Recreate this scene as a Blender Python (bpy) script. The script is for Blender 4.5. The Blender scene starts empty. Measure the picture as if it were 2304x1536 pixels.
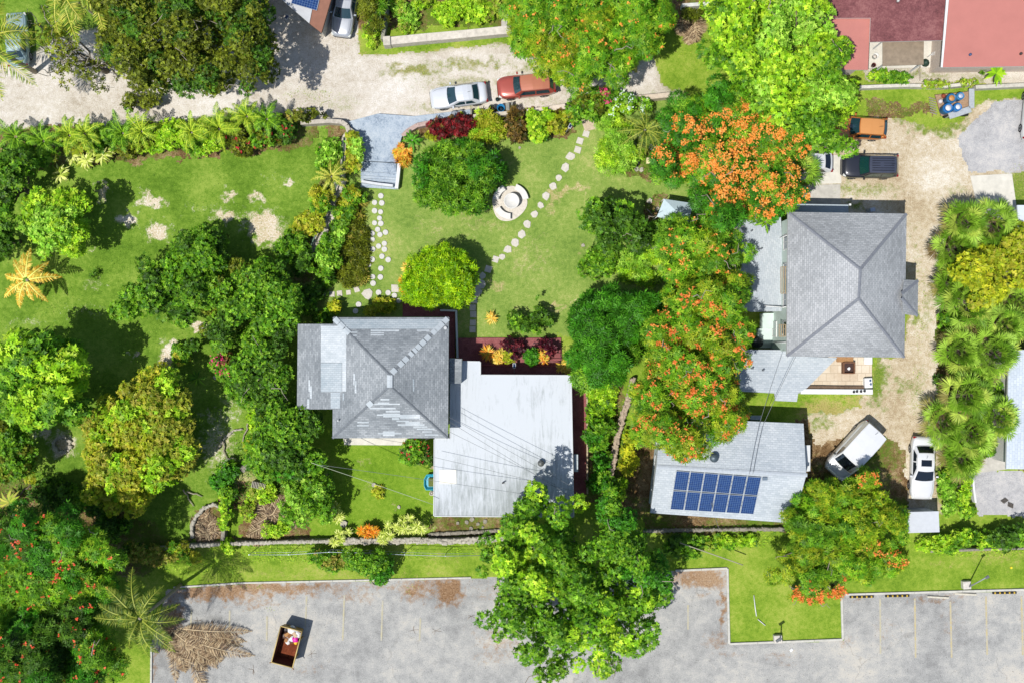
import bpy, bmesh, math, random
import numpy as np
from mathutils import Vector, Matrix
R = math.radians
scene = bpy.context.scene
col = scene.collection
S = 28.44      # photograph pixels per metre on the ground
H = 80.0       # camera height
def P(px, py, z=0.0):
    k = (H - z) / H
    return Vector(((px - 1152) / S * k, (768 - py) / S * k, z))

# ---------------------------------------------------------------- camera, sky, sun
cam = bpy.data.cameras.new("camera"); cam_o = bpy.data.objects.new("camera", cam); col.objects.link(cam_o)
cam_o.location = (0, 0, H); cam_o.rotation_euler = (0, 0, 0)
cam.angle = 2 * math.atan((1152 / S) / H); cam.clip_end = 2000
scene.camera = cam_o
SUN_EL, SHADOW_DIR = R(64.5), R(39)
w = bpy.data.worlds.new("World"); scene.world = w; w.use_nodes = True
nt = w.node_tree; bg = nt.nodes['Background']
sky = nt.nodes.new('ShaderNodeTexSky'); sky.sky_type = 'NISHITA'; sky.sun_disc = False
sky.sun_elevation = SUN_EL; sky.sun_rotation = math.atan2(-math.cos(SHADOW_DIR), -math.sin(SHADOW_DIR))
nt.links.new(sky.outputs[0], bg.inputs[0]); bg.inputs[1].default_value = 0.108
sl = bpy.data.lights.new("sun", 'SUN'); sl.energy = 4.6; sl.angle = R(0.5); sl.color = (1, 0.965, 0.91)
so = bpy.data.objects.new("sun", sl); col.objects.link(so)
sd = Vector((math.cos(SHADOW_DIR) * math.cos(SUN_EL), math.sin(SHADOW_DIR) * math.cos(SUN_EL), -math.sin(SUN_EL)))
so.rotation_euler = sd.to_track_quat('-Z', 'Y').to_euler()
scene.view_settings.view_transform = 'Standard'; scene.view_settings.look = 'None'
scene.view_settings.exposure = 0.34; scene.view_settings.gamma = 1.0

# ---------------------------------------------------------------- colours and materials
def C(r, g, b, k=0.66):
    f = lambda c: ((c / 255 + 0.055) / 1.055) ** 2.4 if c / 255 > 0.04045 else c / 255 / 12.92
    return (min(f(r) * k, .9), min(f(g) * k, .9), min(f(b) * k, .9), 1)
def newmat(name):
    m = bpy.data.materials.new(name); m.use_nodes = True
    return m, m.node_tree.nodes, m.node_tree.links, m.node_tree.nodes['Principled BSDF']
def ramp(N, stops):
    r = N.new('ShaderNodeValToRGB'); e = r.color_ramp.elements
    while len(e) < len(stops): e.new(0.5)
    for i, (p, c) in enumerate(stops): e[i].position = p; e[i].color = c if len(c) == 4 else (*c, 1)
    return r
def mixc(N, L, fac, a, b, mode='MIX'):
    m = N.new('ShaderNodeMix'); m.data_type = 'RGBA'; m.blend_type = mode
    for sock, v in ((m.inputs['Factor'], fac), (m.inputs[6], a), (m.inputs[7], b)):
        if hasattr(v, 'is_linked'): L.new(v, sock)
        else: sock.default_value = v
    return m.outputs[2]
def noise(N, L, vec, scale, detail=3, rough=.6, dist=0):
    n = N.new('ShaderNodeTexNoise'); n.inputs['Scale'].default_value = scale
    n.inputs['Detail'].default_value = detail; n.inputs['Roughness'].default_value = rough
    n.inputs['Distortion'].default_value = dist
    L.new(vec, n.inputs['Vector']); return n.outputs['Fac']
def mrange(N, L, v, a, b, c=0, d=1):
    m = N.new('ShaderNodeMapRange'); L.new(v, m.inputs[0])
    for i, x in enumerate((a, b, c, d)): m.inputs[i + 1].default_value = x
    return m.outputs[0]
def math_(N, L, op, a, b):
    m = N.new('ShaderNodeMath'); m.operation = op
    for i, v in enumerate((a, b)):
        if hasattr(v, 'is_linked'): L.new(v, m.inputs[i])
        else: m.inputs[i].default_value = v
    return m.outputs[0]
_mc = {}
def paint(rgb, rough=.6, metal=0, var=.12, scale=6, bump=0, spec=.4, coat=0):
    """weathered single-colour surface"""
    key = (rgb, rough, metal, var, scale, bump, spec, coat)
    if key in _mc: return _mc[key]
    m, N, L, b = newmat('paint_%d_%d_%d' % tuple(int(c) for c in rgb))
    c = C(*rgb)
    g = N.new('ShaderNodeNewGeometry')
    n = noise(N, L, g.outputs['Position'], scale, 4, .65)
    f = mrange(N, L, n, .3, .7)
    lo = tuple(x * (1 - var) for x in c[:3]) + (1,); hi = tuple(min(x * (1 + var), .9) for x in c[:3]) + (1,)
    L.new(mixc(N, L, f, lo, hi), b.inputs['Base Color'])
    b.inputs['Roughness'].default_value = rough; b.inputs['Metallic'].default_value = metal
    b.inputs['Specular IOR Level'].default_value = spec
    b.inputs['Coat Weight'].default_value = coat; b.inputs['Coat Roughness'].default_value = .08
    if bump:
        bp = N.new('ShaderNodeBump'); bp.inputs['Strength'].default_value = bump; bp.inputs['Distance'].default_value = .05
        L.new(noise(N, L, g.outputs['Position'], scale * 4, 3), bp.inputs['Height']); L.new(bp.outputs[0], b.inputs['Normal'])
    _mc[key] = m; return m
def glassy(rgb=(25, 45, 50), rough=.06):
    key = ('g', rgb, rough)
    if key in _mc: return _mc[key]
    m, N, L, b = newmat('dark_glass'); b.inputs['Base Color'].default_value = C(*rgb)
    b.inputs['Roughness'].default_value = rough; b.inputs['Specular IOR Level'].default_value = .8
    b.inputs['Coat Weight'].default_value = .6
    _mc[key] = m; return m
def ground_mat(name, stops, patch_stops, s1=.35, s2=3.0, s3=14.0, bump=.5, thr=(.32, .74), speck=None, crack=0):
    """mottled ground: three noise scales, and an attribute 'bare' that mixes in patches"""
    m, N, L, b = newmat(name)
    g = N.new('ShaderNodeNewGeometry'); pos = g.outputs['Position']
    n1 = noise(N, L, pos, s1, 4, .6); n2 = noise(N, L, pos, s2, 5, .7); n3 = noise(N, L, pos, s3, 3, .7)
    f = math_(N, L, 'ADD', math_(N, L, 'MULTIPLY', n1, .36), math_(N, L, 'MULTIPLY', n2, .3))
    f = math_(N, L, 'ADD', f, math_(N, L, 'MULTIPLY', n3, .34))
    r = ramp(N, stops); L.new(mrange(N, L, f, .405, .595), r.inputs[0])
    at = N.new('ShaderNodeAttribute'); at.attribute_name = 'bare'
    n4 = noise(N, L, pos, 2.2, 6, .75); n5 = noise(N, L, pos, 9, 3, .7)
    a = math_(N, L, 'ADD', at.outputs['Fac'], math_(N, L, 'MULTIPLY', math_(N, L, 'SUBTRACT', n4, .5), 1.5))
    a = math_(N, L, 'ADD', a, math_(N, L, 'MULTIPLY', math_(N, L, 'SUBTRACT', n5, .5), .7))
    fac = mrange(N, L, a, thr[0], thr[1])
    pr = ramp(N, patch_stops)
    L.new(mrange(N, L, math_(N, L, 'ADD', math_(N, L, 'MULTIPLY', n5, .6), math_(N, L, 'MULTIPLY', n1, .4)), .38, .62), pr.inputs[0])
    out = mixc(N, L, fac, r.outputs[0], pr.outputs[0])
    if speck:
        v = N.new('ShaderNodeTexVoronoi'); v.inputs['Scale'].default_value = speck[1]; L.new(pos, v.inputs['Vector'])
        sp = mrange(N, L, v.outputs['Distance'], .12, .2, 1, 0)
        msk = math_(N, L, 'MULTIPLY', sp, mrange(N, L, n4, .45, .58))
        out = mixc(N, L, math_(N, L, 'MULTIPLY', msk, .75), out, speck[0])
    if crack:
        v = N.new('ShaderNodeTexVoronoi'); v.feature = 'DISTANCE_TO_EDGE'; v.inputs['Scale'].default_value = crack
        wv = N.new('ShaderNodeVectorMath'); wv.operation = 'MULTIPLY_ADD'; nz = N.new('ShaderNodeTexNoise'); nz.inputs['Scale'].default_value = 1.3; nz.inputs['Detail'].default_value = 5; L.new(pos, nz.inputs['Vector'])
        L.new(nz.outputs['Color'], wv.inputs[0]); wv.inputs[1].default_value = (1.6, 1.6, 0); L.new(pos, wv.inputs[2]); L.new(wv.outputs[0], v.inputs['Vector'])
        ck = math_(N, L, 'MULTIPLY', mrange(N, L, v.outputs['Distance'], .002, .012, 1, 0), mrange(N, L, n1, .46, .6, 0, .3)); out = mixc(N, L, ck, out, C(96, 90, 82))
    L.new(out, b.inputs['Base Color']); b.inputs['Roughness'].default_value = .95; b.inputs['Specular IOR Level'].default_value = .15
    bp = N.new('ShaderNodeBump'); bp.inputs['Strength'].default_value = bump; bp.inputs['Distance'].default_value = .08
    L.new(math_(N, L, 'ADD', n3, math_(N, L, 'MULTIPLY', n2, .8)), bp.inputs['Height']); L.new(bp.outputs[0], b.inputs['Normal'])
    return m
def leaf_mat(name='leaf', trans=.3, rough=.5):
    m, N, L, b = newmat(name)
    at = N.new('ShaderNodeAttribute'); at.attribute_name = 'tint'
    L.new(at.outputs['Color'], b.inputs['Base Color']); b.inputs['Roughness'].default_value = rough
    b.inputs['Specular IOR Level'].default_value = .22
    t = N.new('ShaderNodeBsdfTranslucent'); L.new(at.outputs['Color'], t.inputs[0])
    mx = N.new('ShaderNodeMixShader'); mx.inputs[0].default_value = trans
    L.new(b.outputs[0], mx.inputs[1]); L.new(t.outputs[0], mx.inputs[2])
    L.new(mx.outputs[0], N['Material Output'].inputs[0])
    return m
LEAF = leaf_mat()
BARK = paint((120, 108, 92), .9, 0, .35, 12, .5)
PALEBARK = paint((170, 160, 142), .9, 0, .3, 12, .5)
def shingle(name, c1, c2, c3, bw=.33, rh=.16, big=.25, mortar=.012, mc=(110, 115, 120)):
    m, N, L, b = newmat(name)
    uv = N.new('ShaderNodeUVMap'); g = N.new('ShaderNodeNewGeometry')
    br = N.new('ShaderNodeTexBrick'); L.new(uv.outputs[0], br.inputs['Vector'])
    br.inputs['Color1'].default_value = (0, 0, 0, 1); br.inputs['Color2'].default_value = (1, 1, 1, 1); br.inputs['Mortar'].default_value = (.5, .5, .5, 1)
    br.inputs['Scale'].default_value = 1; br.inputs['Brick Width'].default_value = bw; br.inputs['Row Height'].default_value = rh
    br.inputs['Mortar Size'].default_value = mortar; br.inputs['Bias'].default_value = 0
    n1 = noise(N, L, g.outputs['Position'], big, 5, .6); n2 = noise(N, L, g.outputs['Position'], 7, 4, .7)
    f = math_(N, L, 'ADD', math_(N, L, 'MULTIPLY', br.outputs['Color'], .24), math_(N, L, 'MULTIPLY', n1, .9))
    f = math_(N, L, 'ADD', f, math_(N, L, 'MULTIPLY', n2, .4))
    r = ramp(N, [(0, C(*c1)), (.5, C(*c2)), (1, C(*c3))]); L.new(mrange(N, L, f, .5, 1.04), r.inputs[0])
    L.new(mixc(N, L, math_(N, L, 'MULTIPLY', br.outputs['Fac'], .5), r.outputs[0], C(*mc)), b.inputs['Base Color'])
    b.inputs['Roughness'].default_value = .85; b.inputs['Specular IOR Level'].default_value = .2
    bp = N.new('ShaderNodeBump'); bp.inputs['Strength'].default_value = .5; bp.inputs['Distance'].default_value = .03
    L.new(math_(N, L, 'SUBTRACT', n2, br.outputs['Fac']), bp.inputs['Height']); L.new(bp.outputs[0], b.inputs['Normal'])
    return m

# ---------------------------------------------------------------- object helpers
def tag(o, label=None, cat=None, group=None, kind=None):
    if label: o['label'] = label
    if cat: o['category'] = cat
    if group: o['group'] = group
    if kind: o['kind'] = kind
    return o
def thing(name, label, cat, loc=(0, 0, 0), rz=0, group=None):
    o = bpy.data.objects.new(name, None); col.objects.link(o); o.empty_display_size = .3
    o.location = loc; o.rotation_euler = (0, 0, rz); return tag(o, label, cat, group)
class MB:
    def __init__(s): s.v = []; s.f = []; s.m = []; s.uv = []; s.sm = []
    def face(s, pts, mi=0, uv=None, smooth=False):
        i = len(s.v); s.v += [tuple(p) for p in pts]; s.f.append(tuple(range(i, i + len(pts)))); s.m.append(mi)
        s.uv.append(uv or [(0, 0)] * len(pts)); s.sm.append(smooth)
    def box(s, c, d, rz=0, mi=0, bev=0, tilt=None):
        M = Matrix.Translation(c) @ Matrix.Rotation(rz, 4, 'Z')
        if tilt: M = M @ Matrix.Rotation(tilt[0], 4, 'X') @ Matrix.Rotation(tilt[1], 4, 'Y')
        x, y, z = d[0] / 2, d[1] / 2, d[2] / 2; e = min(bev, x * .9, y * .9, z * .9)
        if e <= 0:
            V = [M @ Vector((a * x, b_ * y, c_ * z)) for a in (-1, 1) for b_ in (-1, 1) for c_ in (-1, 1)]
            for q in ((0, 1, 3, 2), (4, 6, 7, 5), (0, 4, 5, 1), (2, 3, 7, 6), (0, 2, 6, 4), (1, 5, 7, 3)): s.face([V[i] for i in q], mi)
        else:
            rings = []
            for zz, k in ((-z, e), (-z + e, 0), (z - e, 0), (z, e)):
                a, b_ = x - k, y - k; cc = e * .6
                rings.append([M @ Vector(p + (zz,)) for p in ((a, b_ - cc), (a - cc, b_), (-a + cc, b_), (-a, b_ - cc), (-a, -b_ + cc), (-a + cc, -b_), (a - cc, -b_), (a, -b_ + cc))])
            s.loft(rings, mi, cap=True)
    def loft(s, rings, mi=0, cap=True, closed=True, smooth=False):
        i = len(s.v); n = len(rings[0])
        for r in rings: s.v += [tuple(p) for p in r]
        for a in range(len(rings) - 1):
            for k in range(n if closed else n - 1):
                k2 = (k + 1) % n
                s.f.append((i + a * n + k, i + a * n + k2, i + (a + 1) * n + k2, i + (a + 1) * n + k)); s.m.append(mi); s.uv.append([(0, 0)] * 4); s.sm.append(smooth)
        if cap:
            s.f.append(tuple(i + k for k in reversed(range(n)))); s.m.append(mi); s.uv.append([(0, 0)] * n); s.sm.append(False)
            s.f.append(tuple(i + (len(rings) - 1) * n + k for k in range(n))); s.m.append(mi); s.uv.append([(0, 0)] * n); s.sm.append(False)
    def cyl(s, c, r, h, n=16, r2=None, mi=0, axis='Z', smooth=True):
        r2 = r if r2 is None else r2; M = Matrix.Translation(c)
        if axis == 'X': M = M @ Matrix.Rotation(R(90), 4, 'Y')
        if axis == 'Y': M = M @ Matrix.Rotation(R(90), 4, 'X')
        s.loft([[M @ Vector((rr * math.cos(2 * math.pi * k / n), rr * math.sin(2 * math.pi * k / n), zz)) for k in range(n)] for rr, zz in ((r, 0), (r2, h))], mi, smooth=smooth)
    def lathe(s, c, prof, n=20, mi=0, smooth=True):
        c = Vector(c)
        s.loft([[c + Vector((r * math.cos(2 * math.pi * k / n), r * math.sin(2 * math.pi * k / n), z)) for k in range(n)] for r, z in prof], mi, smooth=smooth)
    def tube(s, pts, r, n=6, r2=None, mi=0):
        pts = [Vector(p) for p in pts]; r2 = r if r2 is None else r2; rings = []
        for i, p in enumerate(pts):
            d = (pts[min(i + 1, len(pts) - 1)] - pts[max(i - 1, 0)]).normalized()
            a = d.cross(Vector((0, 0, 1)) if abs(d.z) < .9 else Vector((1, 0, 0))).normalized(); b_ = d.cross(a)
            rr = r + (r2 - r) * i / max(len(pts) - 1, 1)
            rings.append([p + (a * math.cos(2 * math.pi * k / n) + b_ * math.sin(2 * math.pi * k / n)) * rr for k in range(n)])
        s.loft(rings, mi, smooth=True)
    def prism(s, poly, z0, z1, mi=0, mtop=None):
        """poly: list of (x, y), any winding"""
        a = sum(poly[i][0] * poly[(i + 1) % len(poly)][1] - poly[(i + 1) % len(poly)][0] * poly[i][1] for i in range(len(poly)))
        if a < 0: poly = poly[::-1]
        top = [(p[0], p[1], z1) for p in poly]; bot = [(p[0], p[1], z0) for p in poly]
        s.face(top, mi if mtop is None else mtop, [(p[0], p[1]) for p in poly]); s.face(bot[::-1], mi)
        for i in range(len(poly)):
            j = (i + 1) % len(poly); s.face([bot[i], bot[j], top[j], top[i]], mi)
    def build(s, name, mats, parent=None, origin=None):
        me = bpy.data.meshes.new(name)
        V = s.v
        if origin is None and parent is not None: origin = parent.location if parent.get('_world') else None
        if origin is not None:
            o = Vector(origin); V = [(p[0] - o.x, p[1] - o.y, p[2] - o.z) for p in V]
        me.from_pydata(V, [], s.f); uvl = me.uv_layers.new(name='UVMap')
        fl = [c for u in s.uv for p in u for c in p]; uvl.data.foreach_set('uv', fl)
        me.polygons.foreach_set('material_index', s.m); me.polygons.foreach_set('use_smooth', s.sm)
        for m in (mats if isinstance(mats, (list, tuple)) else [mats]): me.materials.append(m)
        me.update()
        ob = bpy.data.objects.new(name, me); col.objects.link(ob)
        if parent is not None: ob.parent = parent
        elif origin is not None: ob.location = origin
        return ob
def wthing(name, label, cat, loc, group=None):
    """a thing whose parts are built in world coordinates"""
    o = thing(name, label, cat, loc, 0, group); o['_world'] = 1; return o
def solo(name, mb, mats, label, cat, origin=(0, 0, 0), group=None):
    return tag(mb.build(name, mats, None, origin), label, cat, group)
def struct(name, mb, mats): return tag(mb.build(name, mats), kind='structure')

# ---------------------------------------------------------------- value noise in numpy
_rs = np.random.RandomState(7); _lat = _rs.rand(256, 256)
def vnoise(x, y):
    xi = np.floor(x).astype(int); yi = np.floor(y).astype(int); fx = x - xi; fy = y - yi
    fx = fx * fx * (3 - 2 * fx); fy = fy * fy * (3 - 2 * fy)
    g = lambda a, b: _lat[a & 255, b & 255]
    return (g(xi, yi) * (1 - fx) + g(xi + 1, yi) * fx) * (1 - fy) + (g(xi, yi + 1) * (1 - fx) + g(xi + 1, yi + 1) * fx) * fy
def fbm(x, y, o=4):
    t = 0; a = .5; s_ = 0
    for k in range(o): t = t + a * vnoise(x * 2 ** k + 17 * k, y * 2 ** k + 31 * k); s_ += a; a *= .55
    return t / s_
def inpoly(X, Y, poly):
    c = np.zeros(X.shape, bool); n = len(poly)
    for i in range(n):
        x1, y1 = poly[i]; x2, y2 = poly[(i + 1) % n]
        if y1 == y2: continue
        c ^= ((Y < y1) != (Y < y2)) & (X < (x2 - x1) * (Y - y1) / (y2 - y1) + x1)
    return c
# ================================================================ GROUND
CELL = .12
gx = np.arange(-46, 46, CELL); gy = np.arange(-33, 33, CELL)
GX, GY = np.meshgrid(gx, gy, indexing='ij')
PXg = GX * S + 1152; PYg = 768 - GY * S
CX = (PXg[:-1, :-1] + PXg[1:, 1:]) / 2; CY = (PYg[:-1, :-1] + PYg[1:, 1:]) / 2
WX = (fbm(CX / 34, CY / 34, 4) - .5) * 44; WY = (fbm(CX / 34 + 50, CY / 34 + 9, 4) - .5) * 44
REL = (fbm(GX * .5, GY * .5) - .5) * .03
WX += (fbm(CX / 7, CY / 7, 3) - .5) * 12; WY += (fbm(CX / 7 + 80, CY / 7, 3) - .5) * 12
cls = np.zeros(CX.shape, int); cls[CX > 800] = 3
def region(i, poly, warp=1.0): cls[inpoly(CX + WX * warp, CY + WY * warp, poly)] = i
GARDEN = [(780, 300), (950, 280), (1290, 250), (1530, 215), (1700, 210), (1640, 500), (1480, 760), (1260, 765), (1030, 765), (700, 765), (640, 640), (700, 480)]
region(1, GARDEN)
region(2, [(700, 960), (1000, 960), (1000, 1215), (480, 1215), (560, 1000)])
region(3, [(-200, 1232), (1100, 1222), (1450, 1180), (1700, 1190), (2500, 1200), (2500, 1345), (1880, 1345), (1880, 1450), (1640, 1450), (1640, 1300), (340, 1340), (345, 1750), (-200, 1750)], .5)
region(3, [(1740, 870), (1960, 860), (1940, 930), (1830, 960), (1640, 960), (1640, 890)], .6)
# soil beds
for pl in ([(540, 1080), (690, 1070), (700, 1215), (530, 1215)], [(425, 1205), (450, 1150), (500, 1120), (505, 1215)], [(975, 1155), (1150, 1160), (1140, 1212), (965, 1212)],
           [(1380, 990), (1480, 990), (1480, 1160), (1370, 1160)], [(1460, 1140), (1800, 1160), (1760, 1195), (1450, 1195)], [(1310, 840), (1400, 840), (1390, 1120), (1290, 1140)],
           [(800, 60), (1150, 60), (1140, -60), (860, -60)], [(1450, 440), (1500, 440), (1490, 540), (1450, 520)], [(1400, 340), (1500, 330), (1490, 400), (1410, 400)],
           [(2080, 470), (2300, 480), (2300, 1050), (2130, 1050), (2100, 900)], [(1520, 0), (1600, 0), (1590, 50), (1530, 60)], [(1790, 960), (1850, 960), (1860, 1110), (1790, 1110)],
           [(250, 280), (700, 280), (700, 330), (500, 350), (0, 380), (0, 300)], [(0, 1060), (260, 1130), (420, 1230), (300, 1300), (-100, 1300), (-100, 1060)],
           [(730, 290), (820, 290), (760, 440), (690, 640), (650, 640), (720, 440)], [(930, 262), (1290, 245), (1290, 300), (950, 320)]): region(4, pl)
# roads
region(5, [(-200, 120), (60, 140), (100, 100), (230, 60), (600, 60), (600, -120), (805, -120), (808, 128), (900, 120), (1130, 103), (1260, 100), (1430, 160), (1460, 110), (1490, 190), (1560, 205), (1530, 216), (1430, 222), (1290, 242), (1080, 250), (990, 262), (900, 270), (785, 280), (690, 270), (560, 252), (420, 270), (250, 282), (0, 288), (-200, 290)], .55)
region(4, [(1785, 940), (1900, 925), (1990, 950), (2050, 1010), (2045, 1170), (1800, 1180)])
region(4, [(1940, 225), (2100, 240), (2100, 262), (1950, 262)])
region(5, [(1940, 150), (2400, 155), (2400, 190), (1950, 188)], .6)
region(6, [(1780, 500), (1790, 330), (1895, 320), (1900, 265), (2010, 262), (2100, 292), (2170, 270), (2210, 225), (2500, 215), (2500, 470), (2140, 470), (2115, 560), (2110, 820), (2095, 940), (2120, 1000), (2125, 1150), (2040, 1150), (2035, 1010), (2000, 990), (1830, 1000), (1815, 930), (1900, 925), (1960, 880), (1965, 805), (2035, 800), (2040, 500)], .7)
region(8, [(2155, 310), (2240, 228), (2500, 215), (2500, 392), (2180, 386)], .35)
region(8, [(2185, 1062), (2500, 1050), (2500, 1165), (2200, 1160)], .35)
region(7, [(375, 1326), (540, 1312), (1060, 1300), (1300, 1290), (1637, 1278), (1640, 1448), (1897, 1440), (1894, 1336), (2500, 1324), (2500, 1750), (338, 1750), (340, 1450), (372, 1340)], .06)
BX = PXg + (fbm(PXg / 13, PYg / 13, 4) - .5) * 44; BY = PYg + (fbm(PXg / 13 + 40, PYg / 13, 4) - .5) * 44
def blobs(lst):
    a = np.zeros(PXg.shape)
    for (x, y, rx, ry, v) in lst:
        d = np.sqrt(((BX - x) / rx) ** 2 + ((BY - y) / ry) ** 2); a = np.maximum(a, v * np.clip(1.35 - d * .75, 0, 1))
    return a
bare = blobs([(342, 457, 26, 12, .9), (327, 440, 12, 10, .7), (355, 520, 24, 18, 1), (288, 495, 18, 14, .9), (590, 505, 36, 28, .95), (610, 530, 30, 16, .9), (520, 438, 14, 10, .8), (508, 488, 24, 12, .8), (233, 430, 10, 24, .8), (578, 445, 14, 9, .8),
    (378, 800, 18, 24, .95), (388, 780, 10, 12, .9), (452, 735, 12, 8, 1), (300, 800, 6, 10, .8), (655, 410, 9, 8, .8), (200, 565, 10, 6, .6), (215, 640, 20, 12, .35), (440, 330, 20, 10, .5), (490, 1000, 40, 60, .5), (100, 970, 18, 16, .8), (560, 1090, 30, 50, .6), (140, 1000, 26, 26, .8),
    (1248, 448, 12, 18, .75), (1265, 432, 16, 10, .75), (1290, 425, 16, 8, .75), (1318, 424, 12, 8, .7), (1235, 470, 8, 14, .6), (1090, 508, 60, 18, .4), (960, 500, 50, 20, .3), (1110, 640, 30, 10, .6), (1200, 580, 60, 60, .33), (1170, 600, 24, 14, .4), (1250, 690, 24, 6, .65), (1295, 685, 14, 5, .7), (1160, 690, 20, 8, .4),
    (1010, 445, 20, 20, .3), (1310, 555, 10, 8, .5), (1060, 480, 50, 12, .4), (1350, 410, 30, 20, .25), (980, 520, 30, 30, .35),
    (700, 250, 20, 10, .4), (470, 470, 60, 16, .3), (620, 400, 50, 20, .22), (200, 700, 60, 20, .28), (60, 720, 40, 16, .3), (400, 900, 40, 20, .3), (520, 920, 30, 40, .4), (480, 940, 40, 20, .4), (735, 1070, 12, 12, .7), (820, 1040, 14, 8, .4), (890, 1140, 8, 8, .5), (840, 1090, 20, 14, .35), (1060, 1180, 90, 14, .8),
    (700, 1290, 200, 14, .35), (950, 1290, 120, 12, .35), (1000, 1255, 60, 20, .35), (2250, 1250, 100, 24, .4), (2140, 1270, 60, 10, .35), (1860, 930, 60, 30, .8), (1930, 905, 40, 20, .6), (1780, 880, 40, 12, .3)])
weed = blobs([(935, 160, 60, 14, .8), (870, 165, 30, 8, .5), (1060, 145, 110, 12, .62), (1050, 190, 130, 22, .5), (1180, 155, 40, 14, .5), (1560, 120, 50, 40, .8), (1540, 180, 40, 30, .55), (1440, 210, 40, 10, .4), (760, 235, 60, 20, .42), (700, 215, 60, 20, .35), (1230, 225, 80, 8, .4), (950, 240, 60, 14, .45),
    (2080, 250, 60, 30, 1), (1960, 240, 60, 24, .9), (2110, 285, 60, 20, .85), (2180, 215, 40, 16, .8), (1960, 430, 60, 16, .55), (1900, 425, 30, 20, .5), (2060, 560, 14, 60, .35), (2090, 700, 14, 80, .45), (2070, 880, 20, 60, .45), (2030, 870, 24, 30, .5), (1970, 850, 24, 60, .9), (2150, 430, 30, 20, .4), (2290, 420, 30, 60, .9),
    (2060, 720, 14, 14, .7), (1920, 465, 24, 10, .6), (1850, 950, 30, 20, .6), (2130, 1080, 20, 60, .8), (2030, 1040, 14, 40, .4), (1990, 180, 40, 8, .8), (2080, 170, 60, 10, .6), (2220, 175, 60, 10, .6),(1030,235,60,8,.5)])
litter = blobs([(560, 1322, 180, 16, .85), (480, 1335, 90, 14, .8), (700, 1318, 90, 12, .6), (860, 1315, 110, 8, .5), (1010, 1325, 30, 30, .9), (960, 1320, 50, 20, .6), (1580, 1300, 60, 26, .85), (1628, 1360, 8, 60, .7), (1610, 1440, 30, 20, .5), (380, 1400, 30, 60, .8), (345, 1480, 8, 60, .6), (2100, 1345, 60, 8, .5), (1930, 1350, 20, 8, .4), (1640, 1470, 40, 12, .35), (1120, 1420, 70, 50, .3), (930, 1330, 30, 26, .7), (1010, 1345, 40, 20, .55), (800, 1340, 60, 16, .45), (560, 1350, 60, 16, .5), (1120, 1450, 60, 40, .42), (700, 1500, 50, 20, .3), (1760, 1480, 50, 16, .35), (1990, 1420, 30, 40, .3), (2140, 1400, 30, 50, .3), (1230, 1330, 200, 40, .4), (1900, 1440, 20, 14, .4)])
G = dict
mats_ground = {
 0: ('lawn', ground_mat('lawn_grass', [(0, C(82, 118, 28)), (.5, C(114, 150, 46)), (1, C(152, 176, 74))], [(0, C(178, 164, 112)), (.45, C(216, 200, 168)), (1, C(244, 238, 226))]), bare),
 1: ('garden_lawn', ground_mat('garden_grass', [(0, C(106, 138, 56)), (.4, C(132, 161, 70)), (.75, C(156, 176, 88)), (1, C(186, 188, 116))], [(0, C(160, 158, 92)), (.6, C(196, 182, 128)), (1, C(232, 216, 176))], .22), bare),
 2: ('back_lawn', ground_mat('back_grass', [(0, C(94, 132, 28)), (.5, C(124, 160, 42)), (1, C(156, 178, 68))], [(0, C(150, 140, 80)), (1, C(216, 196, 160))]), bare),
 3: ('grass_verge', ground_mat('verge_grass', [(0, C(100, 136, 32)), (.5, C(136, 166, 50)), (1, C(172, 184, 82))], [(0, C(150, 142, 72)), (1, C(196, 184, 116))]), bare),
 4: ('garden_soil', ground_mat('bed_soil', [(0, C(84, 62, 36)), (.5, C(142, 112, 76)), (1, C(196, 172, 132))], [(0, C(90, 118, 30)), (1, C(120, 150, 50))], .6, 4, 16, .9), fbm(GX * .35, GY * .35) * 1.1 - .1),
 5: ('dirt_road', ground_mat('road_gravel', [(0, C(184, 172, 154)), (.4, C(214, 205, 190)), (.75, C(230, 223, 212)), (1, C(242, 238, 232))], [(0, C(110, 132, 52)), (.6, C(150, 152, 88)), (1, C(186, 172, 128))], .18, 2.2, 12, .6, speck=(C(134, 120, 96), 7)), weed),
 6: ('gravel_drive', ground_mat('drive_gravel', [(0, C(178, 158, 126)), (.4, C(208, 192, 162)), (.75, C(226, 214, 192)), (1, C(240, 234, 220))], [(0, C(92, 128, 36)), (.6, C(132, 152, 62)), (1, C(172, 164, 104))], .25, 2.6, 12, .7, speck=(C(116, 98, 68), 5)), weed),
 7: ('parking_lot', ground_mat('parking_asphalt', [(0, C(142, 142, 140)), (.4, C(170, 170, 167)), (.7, C(187, 186, 181)), (1, C(207, 201, 189))], [(0, C(112, 84, 56)), (.5, C(156, 124, 94)), (1, C(186, 160, 130))], .14, 1.2, 14, .35, speck=(C(96, 92, 86), 5), crack=.22), litter),
 8: ('paved_yard', ground_mat('yard_asphalt', [(0, C(158, 156, 156)), (.5, C(186, 186, 188)), (1, C(214, 210, 206))], [(0, C(150, 130, 104)), (1, C(200, 180, 150))], .3, 2, 12, .4), weed * .5),
}
def blur(m, r):
    m = m.astype(float)
    for ax in (0, 1):
        p = np.concatenate([np.repeat(np.take(m, [0], ax), r, ax), m, np.repeat(np.take(m, [-1], ax), r, ax)], ax); c = np.cumsum(p, ax); n = m.shape[ax]; z = np.zeros_like(np.take(c, [0], ax)); c = np.concatenate([z, c], ax)
        m = (np.take(c, range(2 * r + 1, 2 * r + 1 + n), ax) - np.take(c, range(0, n), ax)) / (2 * r + 1)
    return m
def tovert(m): return np.pad(m, ((0, 1), (0, 1)), 'edge')
green = np.isin(cls, (0, 1, 2, 3)); stone = np.isin(cls, (5, 6)); EG = tovert(blur(blur(green, 4), 3)); ER = tovert(blur(blur(stone, 4), 3))
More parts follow.
